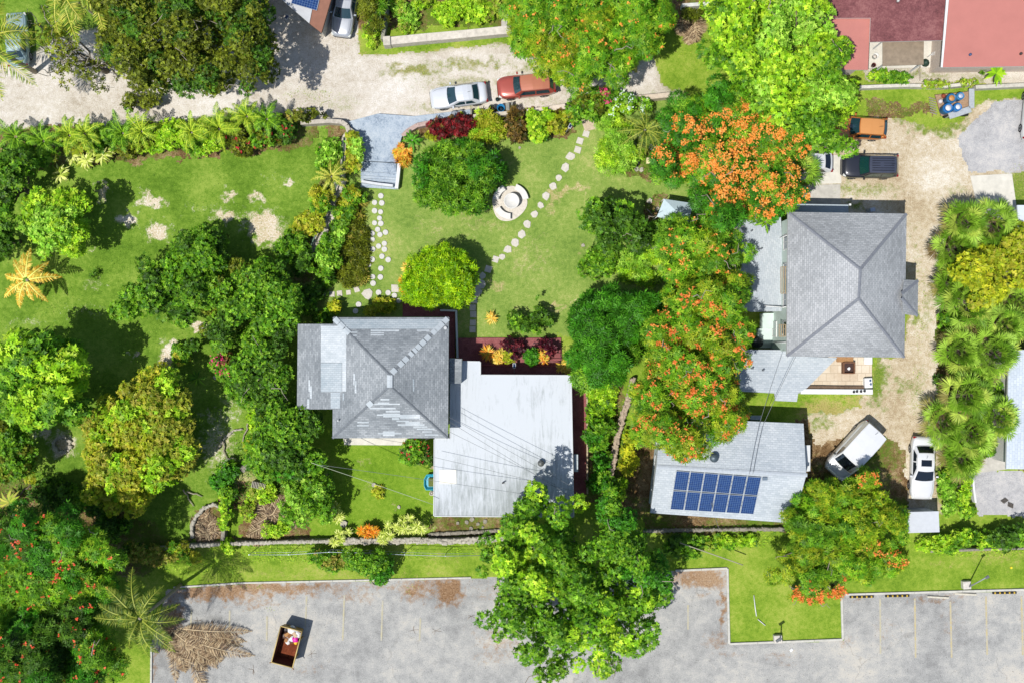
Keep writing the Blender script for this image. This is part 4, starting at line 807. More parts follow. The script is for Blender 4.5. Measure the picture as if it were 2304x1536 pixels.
def fan_palm(label, x, y, zc, R_, n, palname, seed, group=None, blade=.85, name='fan_palm'):
    rs = np.random.RandomState(seed); rn = random.Random(seed); top = P(x, y, zc); root = wthing(name, label, 'palm tree', (top.x, top.y, 0), group); o = np.array([top.x, top.y, 0]); Vs, Ts = [], []
    tb = MB()
    for i in range(n):
        az = i * 2.399 + rs.uniform(-.2, .2); u_ = (i + .5) / n; el = -.25 + 1.7 * u_ ** 1.15 + rs.uniform(-.12, .12); pl_ = (R_ - blade * .5) * rs.uniform(.8, 1.1) * (1 - .45 * u_ ** 2)
        d = np.array([math.cos(az) * math.cos(el), math.sin(az) * math.cos(el), math.sin(el)]); hub = np.array(top) + d * pl_; hub[2] -= .12 * pl_
        tb.tube([top, Vector(hub) * .5 + top * .5 + Vector((0, 0, .06)), Vector(hub)], .022, 4, .014)
        side = unit(np.cross(d, [0, 0, 1.0])); up = unit(np.cross(side, d)); m = 32; ang = np.linspace(-1.75, 1.75, m) + rs.normal(0, .03, m)
        dv = unit(d * np.cos(ang)[:, None] + side * np.sin(ang)[:, None] + up * (.12 + .12 * np.abs(np.sin(ang)))[:, None] + rs.normal(0, .05, (m, 3)))
        l1 = blade * (.62 + .38 * np.cos(ang / 1.9)) * rs.uniform(.88, 1.08, m); nn = unit(up + .35 * side * np.tile([1, -1], m // 2)[:, None]); nn = unit(nn - dv * (nn * dv).sum(1, keepdims=True))
        sd_ = np.cross(dv, nn); w_ = (.031 * l1 / .8)[:, None]; h_ = np.tile(hub, (m, 1)); p1 = h_ + dv * (l1 * .55)[:, None]; p2 = h_ + dv * l1[:, None] - np.array([0, 0, .2]) * l1[:, None]
        Vs.append(np.stack([h_, p1 + sd_ * w_, p2, p1 - sd_ * w_], 1)); pa = PAL[palname]; c = pa[rs.randint(len(pa))] * rs.uniform(.85, 1.12); c = PAL['deadfan'][rs.randint(3)] * .8 if u_ < .14 and rs.rand() < .6 else c; Ts.append(np.tile(c, (m, 1)) * rs.uniform(.7, 1.3, (m, 1)))
    V = np.concatenate(Vs); V[:, :, 2] = np.maximum(V[:, :, 2], .05); f = quads_mesh('crown', V - o, np.concatenate(Ts), LEAF); f.parent = root
    tb.tube([(top.x, top.y, -.1), (top.x, top.y, zc)], .15, 9, .12); tb.build('trunk', BARK, root); return root
def rosette(label, x, y, z, R_, n, palname, seed, name='croton_bush', cat='bush', group=None, wd=.1, rise=.7, heads=1, spread=0):
    """plant of long arching strap leaves"""
    rs = np.random.RandomState(seed); c = P(x, y, z); root = wthing(name, label, cat, (c.x, c.y, 0), group); o = np.array([c.x, c.y, 0]); V_, T_ = [], []
    tb = MB()
    for h_ in range(heads):
        a = rs.rand() * 6.28; rr = spread * math.sqrt(rs.rand()) if h_ else 0; hb = np.array([c.x + rr * math.cos(a), c.y + rr * math.sin(a), max(.1, z * (1 - .25 * rr / max(spread, .1)) * rs.uniform(.85, 1.08))])
        az = rs.rand(n) * 6.28; el = rs.uniform(.05, 1.2, n) * rise; d = np.stack([np.cos(az) * np.cos(el), np.sin(az) * np.cos(el), np.sin(el)], 1); l_ = R_ * rs.uniform(.7, 1.12, n)
        up = unit(np.array([0, 0, 1.0]) - d * d[:, 2:3]); sd_ = np.cross(d, up); w_ = (wd * rs.uniform(.7, 1.2, n) / 2)[:, None]; b0 = hb + np.zeros((n, 3)); mid = b0 + d * (l_ * .55)[:, None]; tip = mid + unit(d - np.array([0, 0, .8])) * (l_ * .5)[:, None]
        V_.append(np.stack([b0, mid + sd_ * w_, tip, mid - sd_ * w_], 1)); pa = PAL[palname]; T_.append(pa[rs.randint(0, len(pa), n)] * rs.uniform(.85, 1.15, (n, 1)))
        tb.tube([(c.x, c.y, 0), tuple(hb)], .03, 5, .02)
    V = np.concatenate(V_); V[:, :, 2] = np.maximum(V[:, :, 2], .04); f = quads_mesh('foliage', V - o, np.concatenate(T_), LEAF); f.parent = root
    tb.build('stem', BARK, root); return root
def tufts(name, areas, per, ln, wd, palname, seed, h=.0):
    """uncountable ground cover: small blades over ellipses (px,py,rx,ry)"""
    rs = np.random.RandomState(seed); Vs, Ts = [], []
    for (cx, cy, rx, ry) in areas:
        n = int(per * math.pi * rx * ry / S ** 2); a = rs.rand(n) * 6.28; r_ = np.sqrt(rs.rand(n)) * (1 + .12 * rs.normal(size=n)); X = cx + rx * r_ * np.cos(a); Y = cy + ry * r_ * np.sin(a)
        k = fbm(X / 9 + seed, Y / 9, 3) > .42; X, Y = X[k], Y[k]; n = len(X); b0 = np.stack([(X - 1152) / S, (768 - Y) / S, np.full(n, .0)], 1); b0[:, 2] = h * rs.rand(n) * fbm(X / 14, Y / 14, 2) * 1.6
        az = rs.rand(n) * 6.28; el = rs.uniform(.1, 1.1, n); d = np.stack([np.cos(az) * np.cos(el), np.sin(az) * np.cos(el), np.sin(el)], 1); nn = unit(np.array([0, 0, 1.0]) - d * d[:, 2:3])
        Vs.append(leaf_quads(b0, d, nn, ln * rs.uniform(.6, 1.3, n), wd * rs.uniform(.7, 1.3, n), .3)); pa = PAL[palname]; Ts.append(pa[rs.randint(0, len(pa), n)] * rs.uniform(.8, 1.2, (n, 1)))
    ob = quads_mesh(name, np.concatenate(Vs), np.concatenate(Ts), LEAF); return tag(ob, kind='stuff')
# ================================================================ VEHICLES
TYRE = paint((34, 34, 36), .85, 0, .2, 12); RIM = paint((170, 174, 178), .35, .7, .08, 8); CGL = glassy((34, 62, 70), .08); CGLD = glassy((14, 20, 26), .08); TRIM = paint((40, 42, 44), .6)
LAMP = paint((224, 226, 220), .15, 0, .04, 3); TAIL = paint((150, 20, 24), .2, 0, .05, 3)
def interp(x, pts):
    for (a, b_), (c, d) in zip(pts, pts[1:]):
        if x <= c: t = (x - a) / (c - a); t = t * t * (3 - 2 * t) * .5 + t * .5; return b_ + (d - b_) * t
    return pts[-1][1]
def car(name, label, cat, px, py, ang, L, W, hr, zb, hood, xh, xf, xr, xd, rgb, van=False, wb=None, roof_rgb=None, glass=None, sunroof=False, rails=False, dark_sides=None, metal=.15, group=None, rough=.3, roofz=None, seams=True, ribs=0):
    """front faces +x.  hood: (z nose, z cowl, z boot);  xh cowl, xf roof front, xr roof rear, xd base of rear glass"""
    gl = glass or CGL; pt = paint(rgb, rough, metal, .03, 2, 0, .5, .5); c = P(px, py, hr * .55); root = thing(name, label, cat, (c.x, c.y, 0), ang, group)
    zn, zc, zt = hood; h = L / 2; prof = [(-h, zt - .22), (-h + .12, zt - .03), (-h + .4, zt), (xd, zb - .02), (0, zb), (xh, zc), (h - .45, zn + .05), (h - .12, zn - .04), (h, zn - .24)]
    st = [-h, -h + .05, -h + .14, -h + .32, -h + .6] + [(-h + .6) + (2 * h - 1.2) * k / 12 for k in range(1, 12)] + [h - .6, h - .32, h - .14, h - .05, h]; rings = []
    for x in st:
        e = max(0, (abs(x) - (h - .95)) / .95); w_ = W / 2 * (1 - (.30 if x > 0 else .2) * e ** 2.6); z = interp(x, prof); lo = .22 + .1 * max(0, e) ** 3
        half = [(w_ * .88, lo), (w_ * .97, lo + .12), (w_, .55), (w_ * .985, z - .2), (w_ * .95, z - .07), (w_ * .86, z - .015), (w_ * .5, z + .02), (0, z + .03)]
        rings.append([Vector((x, y, zz)) for y, zz in half] + [Vector((x, -y, zz)) for y, zz in half[-2::-1]])
    mb = MB(); mb.loft(rings, 0, smooth=True); wbs = W / 2 * .93; wt = W / 2 * (.88 if van else .70)
    # greenhouse
    rows = [(xh, wbs * .93, zc - .01, .10), (xf, wt, hr - .05, .06), ((xf * .6 + xr * .4), wt * 1.02, hr, 0), ((xf * .25 + xr * .75), wt * 1.02, hr - .005, 0), (xr, wt * .98, hr - .05, -.03), (xd, wbs * .92, zt + .01 if not van else zb, -.06)]
    U = [-1, -.92, -.6, -.2, .2, .6, .92, 1]; sc_ = lambda r, u: Vector((r[0] + r[3] * (1 - u * u), r[1] * u, r[2] + .035 * (1 - u * u) - (.03 if abs(u) == 1 else 0)))
    G = [[sc_(r, u) for u in U] for r in rows]; n = len(U)
    for a in range(len(rows) - 1):
        for k in range(n - 1): mb.face([G[a][k], G[a][k + 1], G[a + 1][k + 1], G[a + 1][k]][::-1], 1 if roof_rgb and 1 <= a <= 3 else 0, smooth=True)
    belt = lambda x, s: Vector((x, s * wbs, zb - .03))
    for s, kk in ((-1, 0), (1, n - 1)):
        bx = [xh, xf - .1, rows[2][0], rows[3][0], xr, xd]
        for a in range(5):
            q = [belt(bx[a] if a else xh - .02, s), belt(bx[a + 1], s), G[a + 1][kk], G[a][kk]]; mb.face(q if s < 0 else q[::-1], 0, smooth=False)
    mb.build('body', [pt, paint(roof_rgb, rough, metal, .03, 2, 0, .5, .4) if roof_rgb else pt], root)
    def glass_patch(nm, A, B, t0, t1, um=.9, off=.018):
        m = MB(); us = [-um, -.6, -.2, .2, .6, um]; g = []
        for t in (t0, .5, t1):
            r = tuple(A[i] + (B[i] - A[i]) * t for i in range(4)); g.append([sc_(r, u) + (Vector((B[0] - A[0], 0, B[2] - A[2])).cross(Vector((0, 1, 0))).normalized() * off * (1 if (B[0] - A[0]) < 0 else 1)) for u in us])
        nn = (g[1][3] - g[0][3]).cross(g[0][2] - g[0][3])
        for a in range(2):
            for k in range(5):
                f = [g[a][k], g[a][k + 1], g[a + 1][k + 1], g[a + 1][k]]; nz = (f[1] - f[0]).cross(f[2] - f[0]).z; m.face(f if nz > 0 else f[::-1], 0, smooth=True)
        lift = Vector((0, 0, 1)) * 0; return m.build(nm, gl, root)
    # keep glass just outside the shell whichever way it slopes
    def gp(nm, A, B, t0, t1, um=.9):
        d = Vector((B[0] - A[0], 0, B[2] - A[2])); nv = Vector((-d.z, 0, d.x)); nv = nv if nv.z > 0 else -nv; nv = nv.normalized() * .02; m = MB(); us = [-um, -.6, -.2, .2, .6, um]
        g = [[sc_(tuple(A[i] + (B[i] - A[i]) * t for i in range(4)), u) + nv for u in us] for t in (t0, .5, t1)]
        for a in range(2):
            for k in range(5):
                f = [g[a][k], g[a][k + 1], g[a + 1][k + 1], g[a + 1][k]]; nz = (f[1] - f[0]).cross(f[2] - f[0]).z; m.face(f if nz > 0 else f[::-1], 0, smooth=True)
        m.build(nm, gl, root)
    gp('windscreen', rows[0], rows[1], .07, .93)
    if not van: gp('rear_window', rows[5], rows[4], .1, .9, .86)
    for s, kk in ((-1, 0), (1, n - 1)):
        segs = [(xh - .35, xf - .55, (xf + xr) / 2 + .05)] if van else [(xh - .3, 0, (xf + xr) / 2 + .06), ((xf + xr) / 2 - .04, 0, xd + .28)]
        if van: segs = [(xh - .25, 0, xh - 1.15)]
        for i, (xa, _, xb) in enumerate(segs):
            tt = .82; top = lambda x: Vector((x, s * (wbs + (wt - wbs) * tt + .022), zb + (hr - .08 - zb) * tt)); bot = lambda x: Vector((x, s * (wbs + .014), zb + .03))
            ta = min(xa, xf - .12) if i == 0 else xa; tb = xb if (i == 0 and len(segs) > 1) or van else max(xb, xr + .1); q = [bot(xa), bot(xb), top(tb), top(ta)]
            m = MB(); m.face(q if s < 0 else q[::-1]); m.build('side_window', CGLD if van else gl, root)
        m = MB(); m.box((xh - .32, s * (W / 2 + .09), zb + .06), (.14, .2, .13), 0, 0, .03); m.build('door_mirror', pt if not dark_sides else TRIM, root)
        m = MB(); m.box((h - .2, s * W * .36, zn - .15), (.26, .3, .14), -s * .35, 0, .04); m.build('headlight', LAMP, root)
        m = MB(); m.box((-h + .1, s * W * .39, zt - .17), (.16, .28, .15), s * .25, 0, .04); m.build('tail_light', TAIL, root)
        w_ = (wb or L * .58) / 2
        for x in (-w_, w_):
            m = MB(); yy = s * (W / 2 - .1); m.cyl((x, yy - .105, .33), .33, .21, 20, axis='Y') if False else m.loft([[Vector((x + r * math.cos(k * math.pi / 10), yy + dy, .33 + r * math.sin(k * math.pi / 10))) for k in range(20)] for r, dy in ((.28, -.11), (.33, -.08), (.33, .08), (.28, .115))], 0, smooth=True)
            t_ = m.build('wheel', TYRE, root); m = MB(); m.loft([[Vector((x + r * math.cos(k * math.pi / 8), yy + s * dy, .33 + r * math.sin(k * math.pi / 8))) for k in range(16)] for r, dy in ((.22, .1), (.2, .125), (.05, .105))]); ob = m.build('rim', RIM, root); ob.parent = t_
    m = MB(); m.box((h - .03, 0, .45), (.1, W * .62, .2), 0, 0, .04); m.build('grille', TRIM, root); m = MB(); m.box((-h - .0, 0, .6), (.04, .5, .12)); m.build('number_plate', LAMP, root)
    if seams:
        m = MB(); zz = lambda x: interp(x, prof) + .034
        for s in (-1, 1): m.tube([(xh + .06, s * W * .40, zz(xh) - .028), (h - .6, s * W * .38, zz(h - .6) - .03), (h - .3, s * W * .32, zz(h - .3) - .022)], .008, 4)
        m.build('bonnet_seam', paint((90, 94, 98), .6), root)
        m = MB(); 
        for s in (-1, 1): m.tube([(xh + .04, s * .1, zc + .05), (xh - .12, s * .55 - .15, zc + .16)], .012, 4)
        m.build('wiper', TRIM, root)
    if sunroof: m = MB(); x = xf - .55; m.box((x, 0, hr + .035), (.5, W * .44, .02), 0, 0, .008); m.build('sunroof', CGLD, root)
    if rails or ribs:
        m = MB()
        if rails:
            for s in (-1, 1): m.tube([(xf - .1, s * wt * .9, hr + .02), (xf - .25, s * wt * .9, hr + .08), (xr + .25, s * wt * .9, hr + .08), (xr + .1, s * wt * .9, hr + .02)], .022, 6)
            m.build('roof_rail', paint(rails if isinstance(rails, tuple) else (60, 60, 62), .4, .4), root)
    if ribs:
        m = MB()
        for k in range(ribs): m.box(((xf + xr) / 2, wt * .72 * (2 * k / (ribs - 1) - 1), hr + .022), (abs(xf - xr) * .86, .07, .02), 0, 0, .01)
        m.build('roof_rib', pt, root)
    m = MB(); m.tube([(xr + .35, 0, hr + .02), (xr + .1, 0, hr + .22)], .01, 4); m.build('aerial', TRIM, root)
    return root
sed = dict(hood=(.82, .95, 1.0))
car('parked_car', 'white four-door saloon parked on the gravel road with its nose to the left', 'car', 1032, 215, math.pi + .13, 4.5, 1.72, 1.4, .95, (.78, .93, .98), .85, .12, -1.05, -1.55, (222, 226, 232))
car('parked_car', 'red SUV parked behind the white saloon, under the edge of the flowering tree', 'car', 1184, 192, math.pi + .10, 4.55, 1.75, 1.72, 1.08, (1.0, 1.12, 1.3), .95, .4, -1.75, -2.05, (184, 88, 74), roof_rgb=(206, 132, 106), metal=.25)
car('parked_car', 'silver car parked nose down between the brown roof edge and the hedge at the top', 'car', 775, 18, -math.pi / 2 - .14, 4.5, 1.72, 1.45, .95, (.78, .93, .98), .85, .12, -1.05, -1.55, (200, 204, 210), metal=.4)
car('parked_car', 'orange hatchback half hidden under the lime-green tree', 'car', 1934, 287, math.pi - .07, 4.1, 1.72, 1.55, .98, (.85, .98, 1.3), .75, .1, -1.65, -1.95, (200, 122, 58), roof_rgb=(226, 158, 92))
car('parked_car', 'black SUV with a ribbed roof parked on the gravel drive', 'car', 1958, 374, math.pi - .01, 4.3, 1.84, 1.72, 1.05, (1.0, 1.1, 1.3), .85, .25, -1.75, -1.98, (44, 47, 58), roof_rgb=(72, 77, 94), glass=glassy((22, 62, 60), .1), dark_sides=1, metal=.2, ribs=6)
car('parked_car', 'white car mostly hidden under the orange flowering tree, black rear screen showing', 'car', 1812, 366, math.pi, 4.2, 1.66, 1.5, .98, (.85, .96, 1.2), .8, .15, -1.3, -1.85, (236, 238, 238), glass=CGLD)
car('parked_car', 'white coupe with a glass sunroof parked in front of the small shed', 'car', 2077, 1052, -math.pi / 2 - .03, 4.95, 1.86, 1.38, .95, (.78, .92, .98), .95, .1, -1.15, -1.75, (240, 242, 244), sunroof=True, glass=CGLD)
car('delivery_van', 'white panel van parked diagonally beside the house with the solar panels', 'van', 1924, 1014, math.pi + .83, 4.9, 2.12, 1.98, 1.25, (1.02, 1.2, 1.25), 1.55, .8, -2.2, -2.34, (240, 242, 244), van=True, glass=CGLD, dark_sides=1)
car('parked_car', 'pale blue-green car under the palm fronds in the top left corner', 'car', 37, 88, math.pi / 2 + .05, 4.3, 1.68, 1.45, .95, (.78, .93, .98), .85, .12, -1.05, -1.55, (160, 186, 192))
car('parked_car', 'dark blue-grey car under the edge of the olive tree at the top', 'car', 575, -22, math.pi / 2 - .1, 4.3, 1.7, 1.45, .95, (.78, .93, .98), .85, .12, -1.05, -1.55, (64, 76, 90))
car('parked_car', 'white car cut off by the right edge on the paved yard', 'car', 2330, 252, math.pi / 2 - .1, 4.4, 1.7, 1.45, .95, (.78, .93, .98), .85, .12, -1.05, -1.55, (236, 238, 238))
# ---- dumpster
RUST = ground_mat('rusty_floor', [(0, C(92, 44, 26)), (.5, C(122, 62, 38)), (1, C(150, 84, 56))], [(0, C(90, 50, 30)), (1, C(150, 90, 60))], .6, 4, 18, .4); DY = paint((158, 130, 62), .6, .1, .15, 6)
cc = P(646, 1453, 1.3); dm = thing('dumpster', 'open mustard-coloured skip with a rusty floor, half filled with rubbish, on the car park', 'dumpster', (cc.x, cc.y, 0), R(-14.5)); dw, dl, dh = 1.72, 2.95, 1.45
mb = MB(); o1 = [(-dw / 2, -dl / 2), (dw / 2, -dl / 2), (dw / 2, dl / 2), (-dw / 2, dl / 2)]; sc = lambda pts, k, z, dy=0: [Vector((x * k, y * k + dy, z)) for x, y in pts]
mb.loft([sc(o1, .86, .12), sc(o1, .88, .2), sc(o1, 1.0, dh), sc(o1, .95, dh), sc(o1, .85, .3)], 0); mb.build('body', [DY], dm)
mb = MB(); mb.face(sc(o1, .853, .305)); mb.build('floor', RUST, dm); mb = MB()
for i in range(4):
    a, b_ = sc(o1, .942, dh - .03)[i], sc(o1, .942, dh - .03)[(i + 1) % 4]; c_, d_ = sc(o1, .85, .31)[i], sc(o1, .85, .31)[(i + 1) % 4]; mb.face([b_, a, c_, d_])
mb.build('lining', paint((104, 52, 34), .8, 0, .3, 8), dm); mb = MB()
for i in range(4):
    a, b_ = sc(o1, .985, dh + .02)[i], sc(o1, .985, dh + .02)[(i + 1) % 4]; mb.tube([a, b_], .045, 6)
mb.build('rim', paint((214, 186, 120), .5, .1, .1, 6), dm); mb = MB()
for sx in (-1, 1):
    for sy in (-.6, .6): mb.box((sx * dw * .5, sy * dl * .4, .8), (.07, .1, 1.1))
for sy in (-1.1, 1.1): mb.cyl((-.6, sy, .07), .08, 1.2, 10, axis='X')
mb.build('rib', DY, dm); mb = MB(); mb.tube([(dw / 2, -dl / 2, dh), (dw / 2 + .12, -dl / 2 - .1, dh)], .04, 6); mb.tube([(-dw / 2, -dl / 2, dh), (-dw / 2 - .12, -dl / 2 - .06, dh)], .04, 6); mb.build('hook', paint((150, 100, 60), .6), dm)
def bag(label, x, y, z, r, rgb, seed, name='trash_bag', cat='bag', group='bags in the skip', flat=.65):
    rn = random.Random(seed); M = Matrix.Translation(dm.location) @ Matrix.Rotation(R(-14.5), 4, 'Z'); p = M @ Vector((x, y, z)); mb = MB(); rings = []
    for k in range(7):
        ph = -math.pi / 2 + math.pi * k / 6; rings.append([Vector((p.x + (r * math.cos(ph) * (1 + rn.uniform(-.22, .22)) + .005) * math.cos(a * math.pi / 6), p.y + (r * math.cos(ph) * (1 + rn.uniform(-.22, .22)) + .005) * math.sin(a * math.pi / 6), p.z + r * flat * math.sin(ph))) for a in range(12)])
    mb.loft(rings, smooth=False); return solo(name, mb, paint(rgb, .45, 0, .1, 14), label, cat, (p.x, p.y, 0), group)
bag('big white bag against the far wall of the skip', -.02, 1.12, .75, .34, (232, 234, 236), 1); bag('white bag in the far right corner of the skip', .5, .95, .8, .3, (236, 236, 238), 2); bag('white bag just left of the magenta bag', .12, .5, .75, .26, (230, 232, 236), 3)
bag('bright magenta bag among the rubbish in the skip', .42, .55, .86, .25, (226, 30, 170), 4); bag('yellow bag beside the magenta one in the skip', .5, .28, .72, .17, (240, 196, 30), 5); bag('white bag lying nearest the empty end of the skip', -.12, .1, .6, .2, (228, 226, 222), 6); bag('dark bag in the shaded corner of the skip', -.5, 1.1, .62, .3, (46, 34, 36), 7); bag('brown bag at the left side of the skip', -.5, .55, .6, .26, (90, 60, 44), 8)
for i, (x, y, z, a, rgb, lb) in enumerate([(-.3, .75, .85, .4, (196, 146, 92), 'tan cardboard sheet lying on top of the bags in the skip'), (-.28, .3, .68, 1.3, (180, 130, 84), 'folded tan cardboard near the middle of the skip'), (.3, .9, .98, 2.2, (206, 180, 150), 'pale cardboard scrap between the white bags of the skip'), (-.05, .75, .9, .9, (150, 100, 60), 'dark brown cardboard strip beside the big white bag')]):
    M = Matrix.Translation(dm.location) @ Matrix.Rotation(R(-14.5), 4, 'Z'); p = M @ Vector((x, y, z)); mb = MB(); mb.box(p, (.42, .26, .03), a, 0, 0, (.3 - .2 * i, .25)); solo('cardboard', mb, paint(rgb, .9, 0, .15, 9), lb, 'cardboard', (p.x, p.y, 0), 'cardboard in the skip')
bag('litter heap filling the far half of the skip', 0, .72, .46, .66, (110, 78, 60), 12, 'rubbish_heap', 'rubbish', None, .5)
# ================================================================ TREES AND PLANTS
T = crown
fo = lambda c, cov, r=.3, m=16: (c, cov, r, m)
T('olive_tree', 'large dense olive-green tree overhanging the gravel road at the top left', 'tree', [(300, 70, 85, 85), (420, 40, 120, 115), (530, 70, 95, 105), (360, 140, 85, 70), (470, 150, 95, 62), (580, 150, 42, 48), (590, 70, 35, 60), (560, 190, 25, 14), (250, 20, 40, 60)], 3.5, 8.5, .62, 'fine', ['olive', 'olive', 'dark', 'olive'], twigs=10)
T('hanging_shrub', 'small olive shrub tuft on the gravel road below the big olive tree', 'bush', [(333, 228, 24, 18), (290, 242, 20, 12), (300, 222, 20, 10)], .6, 1.5, .3, 'fine', ['olive', 'mid'])
T('scraggly_tree', 'scraggly half-bare grey-branched tree between the palms and the big olive tree', 'tree', [(150, 120, 60, 50), (200, 170, 80, 38), (250, 130, 60, 60), (120, 60, 40, 40), (230, 200, 50, 18)], 2, 5, .55, 'sparse', ['olive', 'yelgr'], twigs=46, fill=.6, under=.25)
POIN = ['poin', 'poin2']
T('poinciana_tree', 'wide green tree dotted with small orange flowers, above the red SUV', 'tree', [(1235, 40, 95, 95), (1330, 70, 110, 115), (1425, 40, 85, 95), (1330, -30, 160, 90), (1270, 115, 85, 62), (1380, 115, 75, 68), (1180, 20, 50, 60), (1450, 90, 45, 40), (1300, 165, 60, 22)], 3.5, 8.5, .7, 'feather', POIN, fo('orange', 1.6, .17, 6), twigs=14)
T('lime_leaf_tree', 'tall lime-green leafy tree beside the red-roofed house', 'tree', [(1665, 50, 80, 80), (1750, 90, 100, 100), (1790, 20, 90, 60), (1840, 120, 62, 70), (1830, 200, 85, 85), (1850, 275, 60, 54), (1650, 110, 62, 70), (1740, 190, 70, 70), (1780, 260, 50, 70), (1885, 318, 24, 24), (1890, 215, 50, 40)], 4, 10.5, .62, 'broad', ['limeb', 'lime', 'mid'], twigs=8)
T('poinciana_tree', 'flowering tree thickly covered in orange blossom, left of the black SUV', 'tree', [(1640, 340, 150, 135), (1555, 295, 66, 74), (1700, 425, 100, 75), (1740, 310, 68, 90), (1628, 425, 76, 66), (1640, 225, 80, 45), (1512, 380, 44, 50), (1630, 478, 34, 24)], 3.5, 8.6, .62, 'feather', ['poin', 'deep', 'mid'], fo('orange', 7, .3, 20), flow_area=[(1725, 300, 80, 110), (1735, 420, 75, 80), (1650, 290, 60, 60), (1650, 420, 70, 60), (1570, 300, 60, 40), (1620, 360, 70, 60), (1530, 350, 40, 60)], twigs=12)
T('poinciana_tree', 'green tree with scattered orange flowers overhanging the light porch roof', 'tree', [(1545, 560, 85, 62), (1600, 590, 85, 80), (1520, 610, 55, 50), (1650, 640, 42, 52), (1572, 528, 36, 22), (1595, 540, 48, 45)], 3, 8, .62, 'feather', ['poin', 'mid', 'poin2'], fo('orange', 1.8, .18, 7), twigs=8)
T('poinciana_tree', 'tallest orange-flowered tree, between the flat roof and the solar-panel house', 'tree', [(1570, 730, 100, 105), (1545, 830, 105, 100), (1580, 900, 105, 85), (1500, 950, 75, 55), (1545, 990, 60, 40), (1620, 800, 62, 90), (1480, 870, 60, 60), (1600, 690, 80, 60), (1500, 740, 50, 60)], 3.5, 9.8, .66, 'feather', ['poin2', 'poin', 'poin2'], fo('redor', 4, .22, 11), twigs=16, flow_area=[(1560, 780, 130, 110), (1540, 960, 130, 90), (1540, 970, 120, 60), (1500, 900, 90, 60)])
T('weeping_tree', 'smooth rounded dark green tree next to the red terrace', 'tree', [(1362, 748, 88, 88), (1345, 800, 76, 60), (1400, 720, 66, 66), (1310, 745, 44, 52), (1390, 820, 56, 50), (1440, 690, 40, 40)], 2.5, 6.5, .75, 'silky', ['deep', 'deep', 'mid'], rough=.07)
T('garden_tree', 'mid-green leafy tree at the right side of the garden lawn', 'tree', [(1340, 490, 52, 42), (1400, 510, 68, 48), (1440, 540, 40, 36), (1370, 540, 50, 26)], 2, 4.8, .5, 'broad', ['dark', 'mid'], twigs=5)
T('garden_bush', 'round dark bush below the leafy tree at the right side of the lawn', 'bush', [(1350, 594, 42, 36)], .5, 1.9, .34, 'fine', ['dark', 'mid'])
T('lime_ground_shrub', 'bright lime shrub mass between the round dark bush and the flowering tree', 'bush', [(1420, 590, 46, 46), (1470, 560, 36, 36), (1450, 625, 50, 22), (1490, 510, 34, 24)], .3, 1.4, .3, 'soft', ['lime', 'limeb'])
T('round_tree', 'round glossy dark green tree in the middle of the garden lawn', 'tree', [(1031, 400, 93, 76), (1000, 430, 62, 44), (1070, 370, 50, 48)], 1.6, 4.6, .5, 'narrow', ['mid', 'deep', 'mid'], rough=.08)
T('clipped_tree', 'round clipped lime-green tree at the corner of the shingle-roofed house', 'tree', [(990, 622, 82, 68), (1020, 640, 54, 52), (960, 640, 56, 52)], 1.8, 4.2, .42, 'soft', ['clip'], rough=.06, clipd=1, dens=1.25)
T('lime_bush', 'soft round lime bush at the upper right of the garden lawn', 'bush', [(1386, 350, 46, 48), (1390, 320, 38, 28), (1420, 345, 26, 22)], .9, 2.6, .36, 'soft', ['lime', 'lime', 'limeb'], rough=.08, clipd=1)
T('lime_bush', 'flat bright green bush above the round lime bush in the garden corner', 'bush', [(1372, 272, 38, 20), (1400, 290, 24, 16)], .3, 1.1, .26, 'soft', ['limeb', 'lime'])
T('flowering_shrub', 'green shrub with pale blue-white flowers beside the pink-flowered one', 'bush', [(1400, 234, 34, 24), (1385, 252, 24, 12)], .6, 1.8, .3, 'broad', ['mid', 'lime'], fo('white', 1.0, .25, 8))
T('flowering_shrub', 'small white-flowered shrub left of the areca palm', 'bush', [(1452, 238, 20, 16)], .5, 1.4, .26, 'broad', ['mid'], fo('white', 1.0, .2, 6))
T('bougainvillea', 'olive-green bougainvillea with magenta flowers on the garden wall', 'bush', [(1325, 235, 48, 36), (1360, 215, 34, 26), (1300, 250, 26, 20)], .8, 2.2, .34, 'fine', ['fern', 'mid', 'olive'], fo('pink', 2.5, .26, 12), flow_area=[(1364, 243, 14, 12), (1360, 208, 10, 8)])
feather_palm('feathery green palm in the upper right corner of the garden', 1452, 292, 3.4, 1.9, 18, 'coconut_green', 21, name='areca_palm', nl=30, lw=.42, wd=.045, tr=.09, parts=False)
T('croton_bush', 'dark red croton bush in the bed beside the blue entrance apron', 'bush', [(1000, 288, 28, 26), (1038, 280, 26, 26), (975, 294, 16, 14)], .7, 1.7, .26, 'broad', ['maroon', 'maroon', 'brown'])
T('croton_bush', 'small lime sprig in front of the dark red croton', 'bush', [(968, 305, 12, 8), (1037, 262, 8, 8)], .3, .9, .16, 'broad', ['yelgr'])
T('croton_bush', 'yellow-green croton between the red one and the brown one', 'bush', [(1095, 275, 30, 26), (1085, 305, 34, 16), (1115, 295, 20, 26)], .7, 1.7, .26, 'narrow', ['yelgr', 'lime', 'yelgr'])
T('croton_bush', 'brown-leaved croton below the blue bin', 'bush', [(1160, 275, 26, 34), (1162, 305, 20, 20)], .7, 1.9, .26, 'broad', ['brown', 'brown', 'olive'])
T('green_shrub', 'bright green shrub between the two brown crotons', 'bush', [(1208, 275, 24, 24), (1212, 305, 24, 14), (1230, 260, 20, 14)], .6, 1.6, .26, 'broad', ['mid', 'lime'])
T('croton_bush', 'brown and green croton beside the solar garden lamp', 'bush', [(1252, 280, 26, 24), (1262, 262, 20, 14)], .6, 1.6, .26, 'broad', ['brown', 'yelgr', 'olive'])
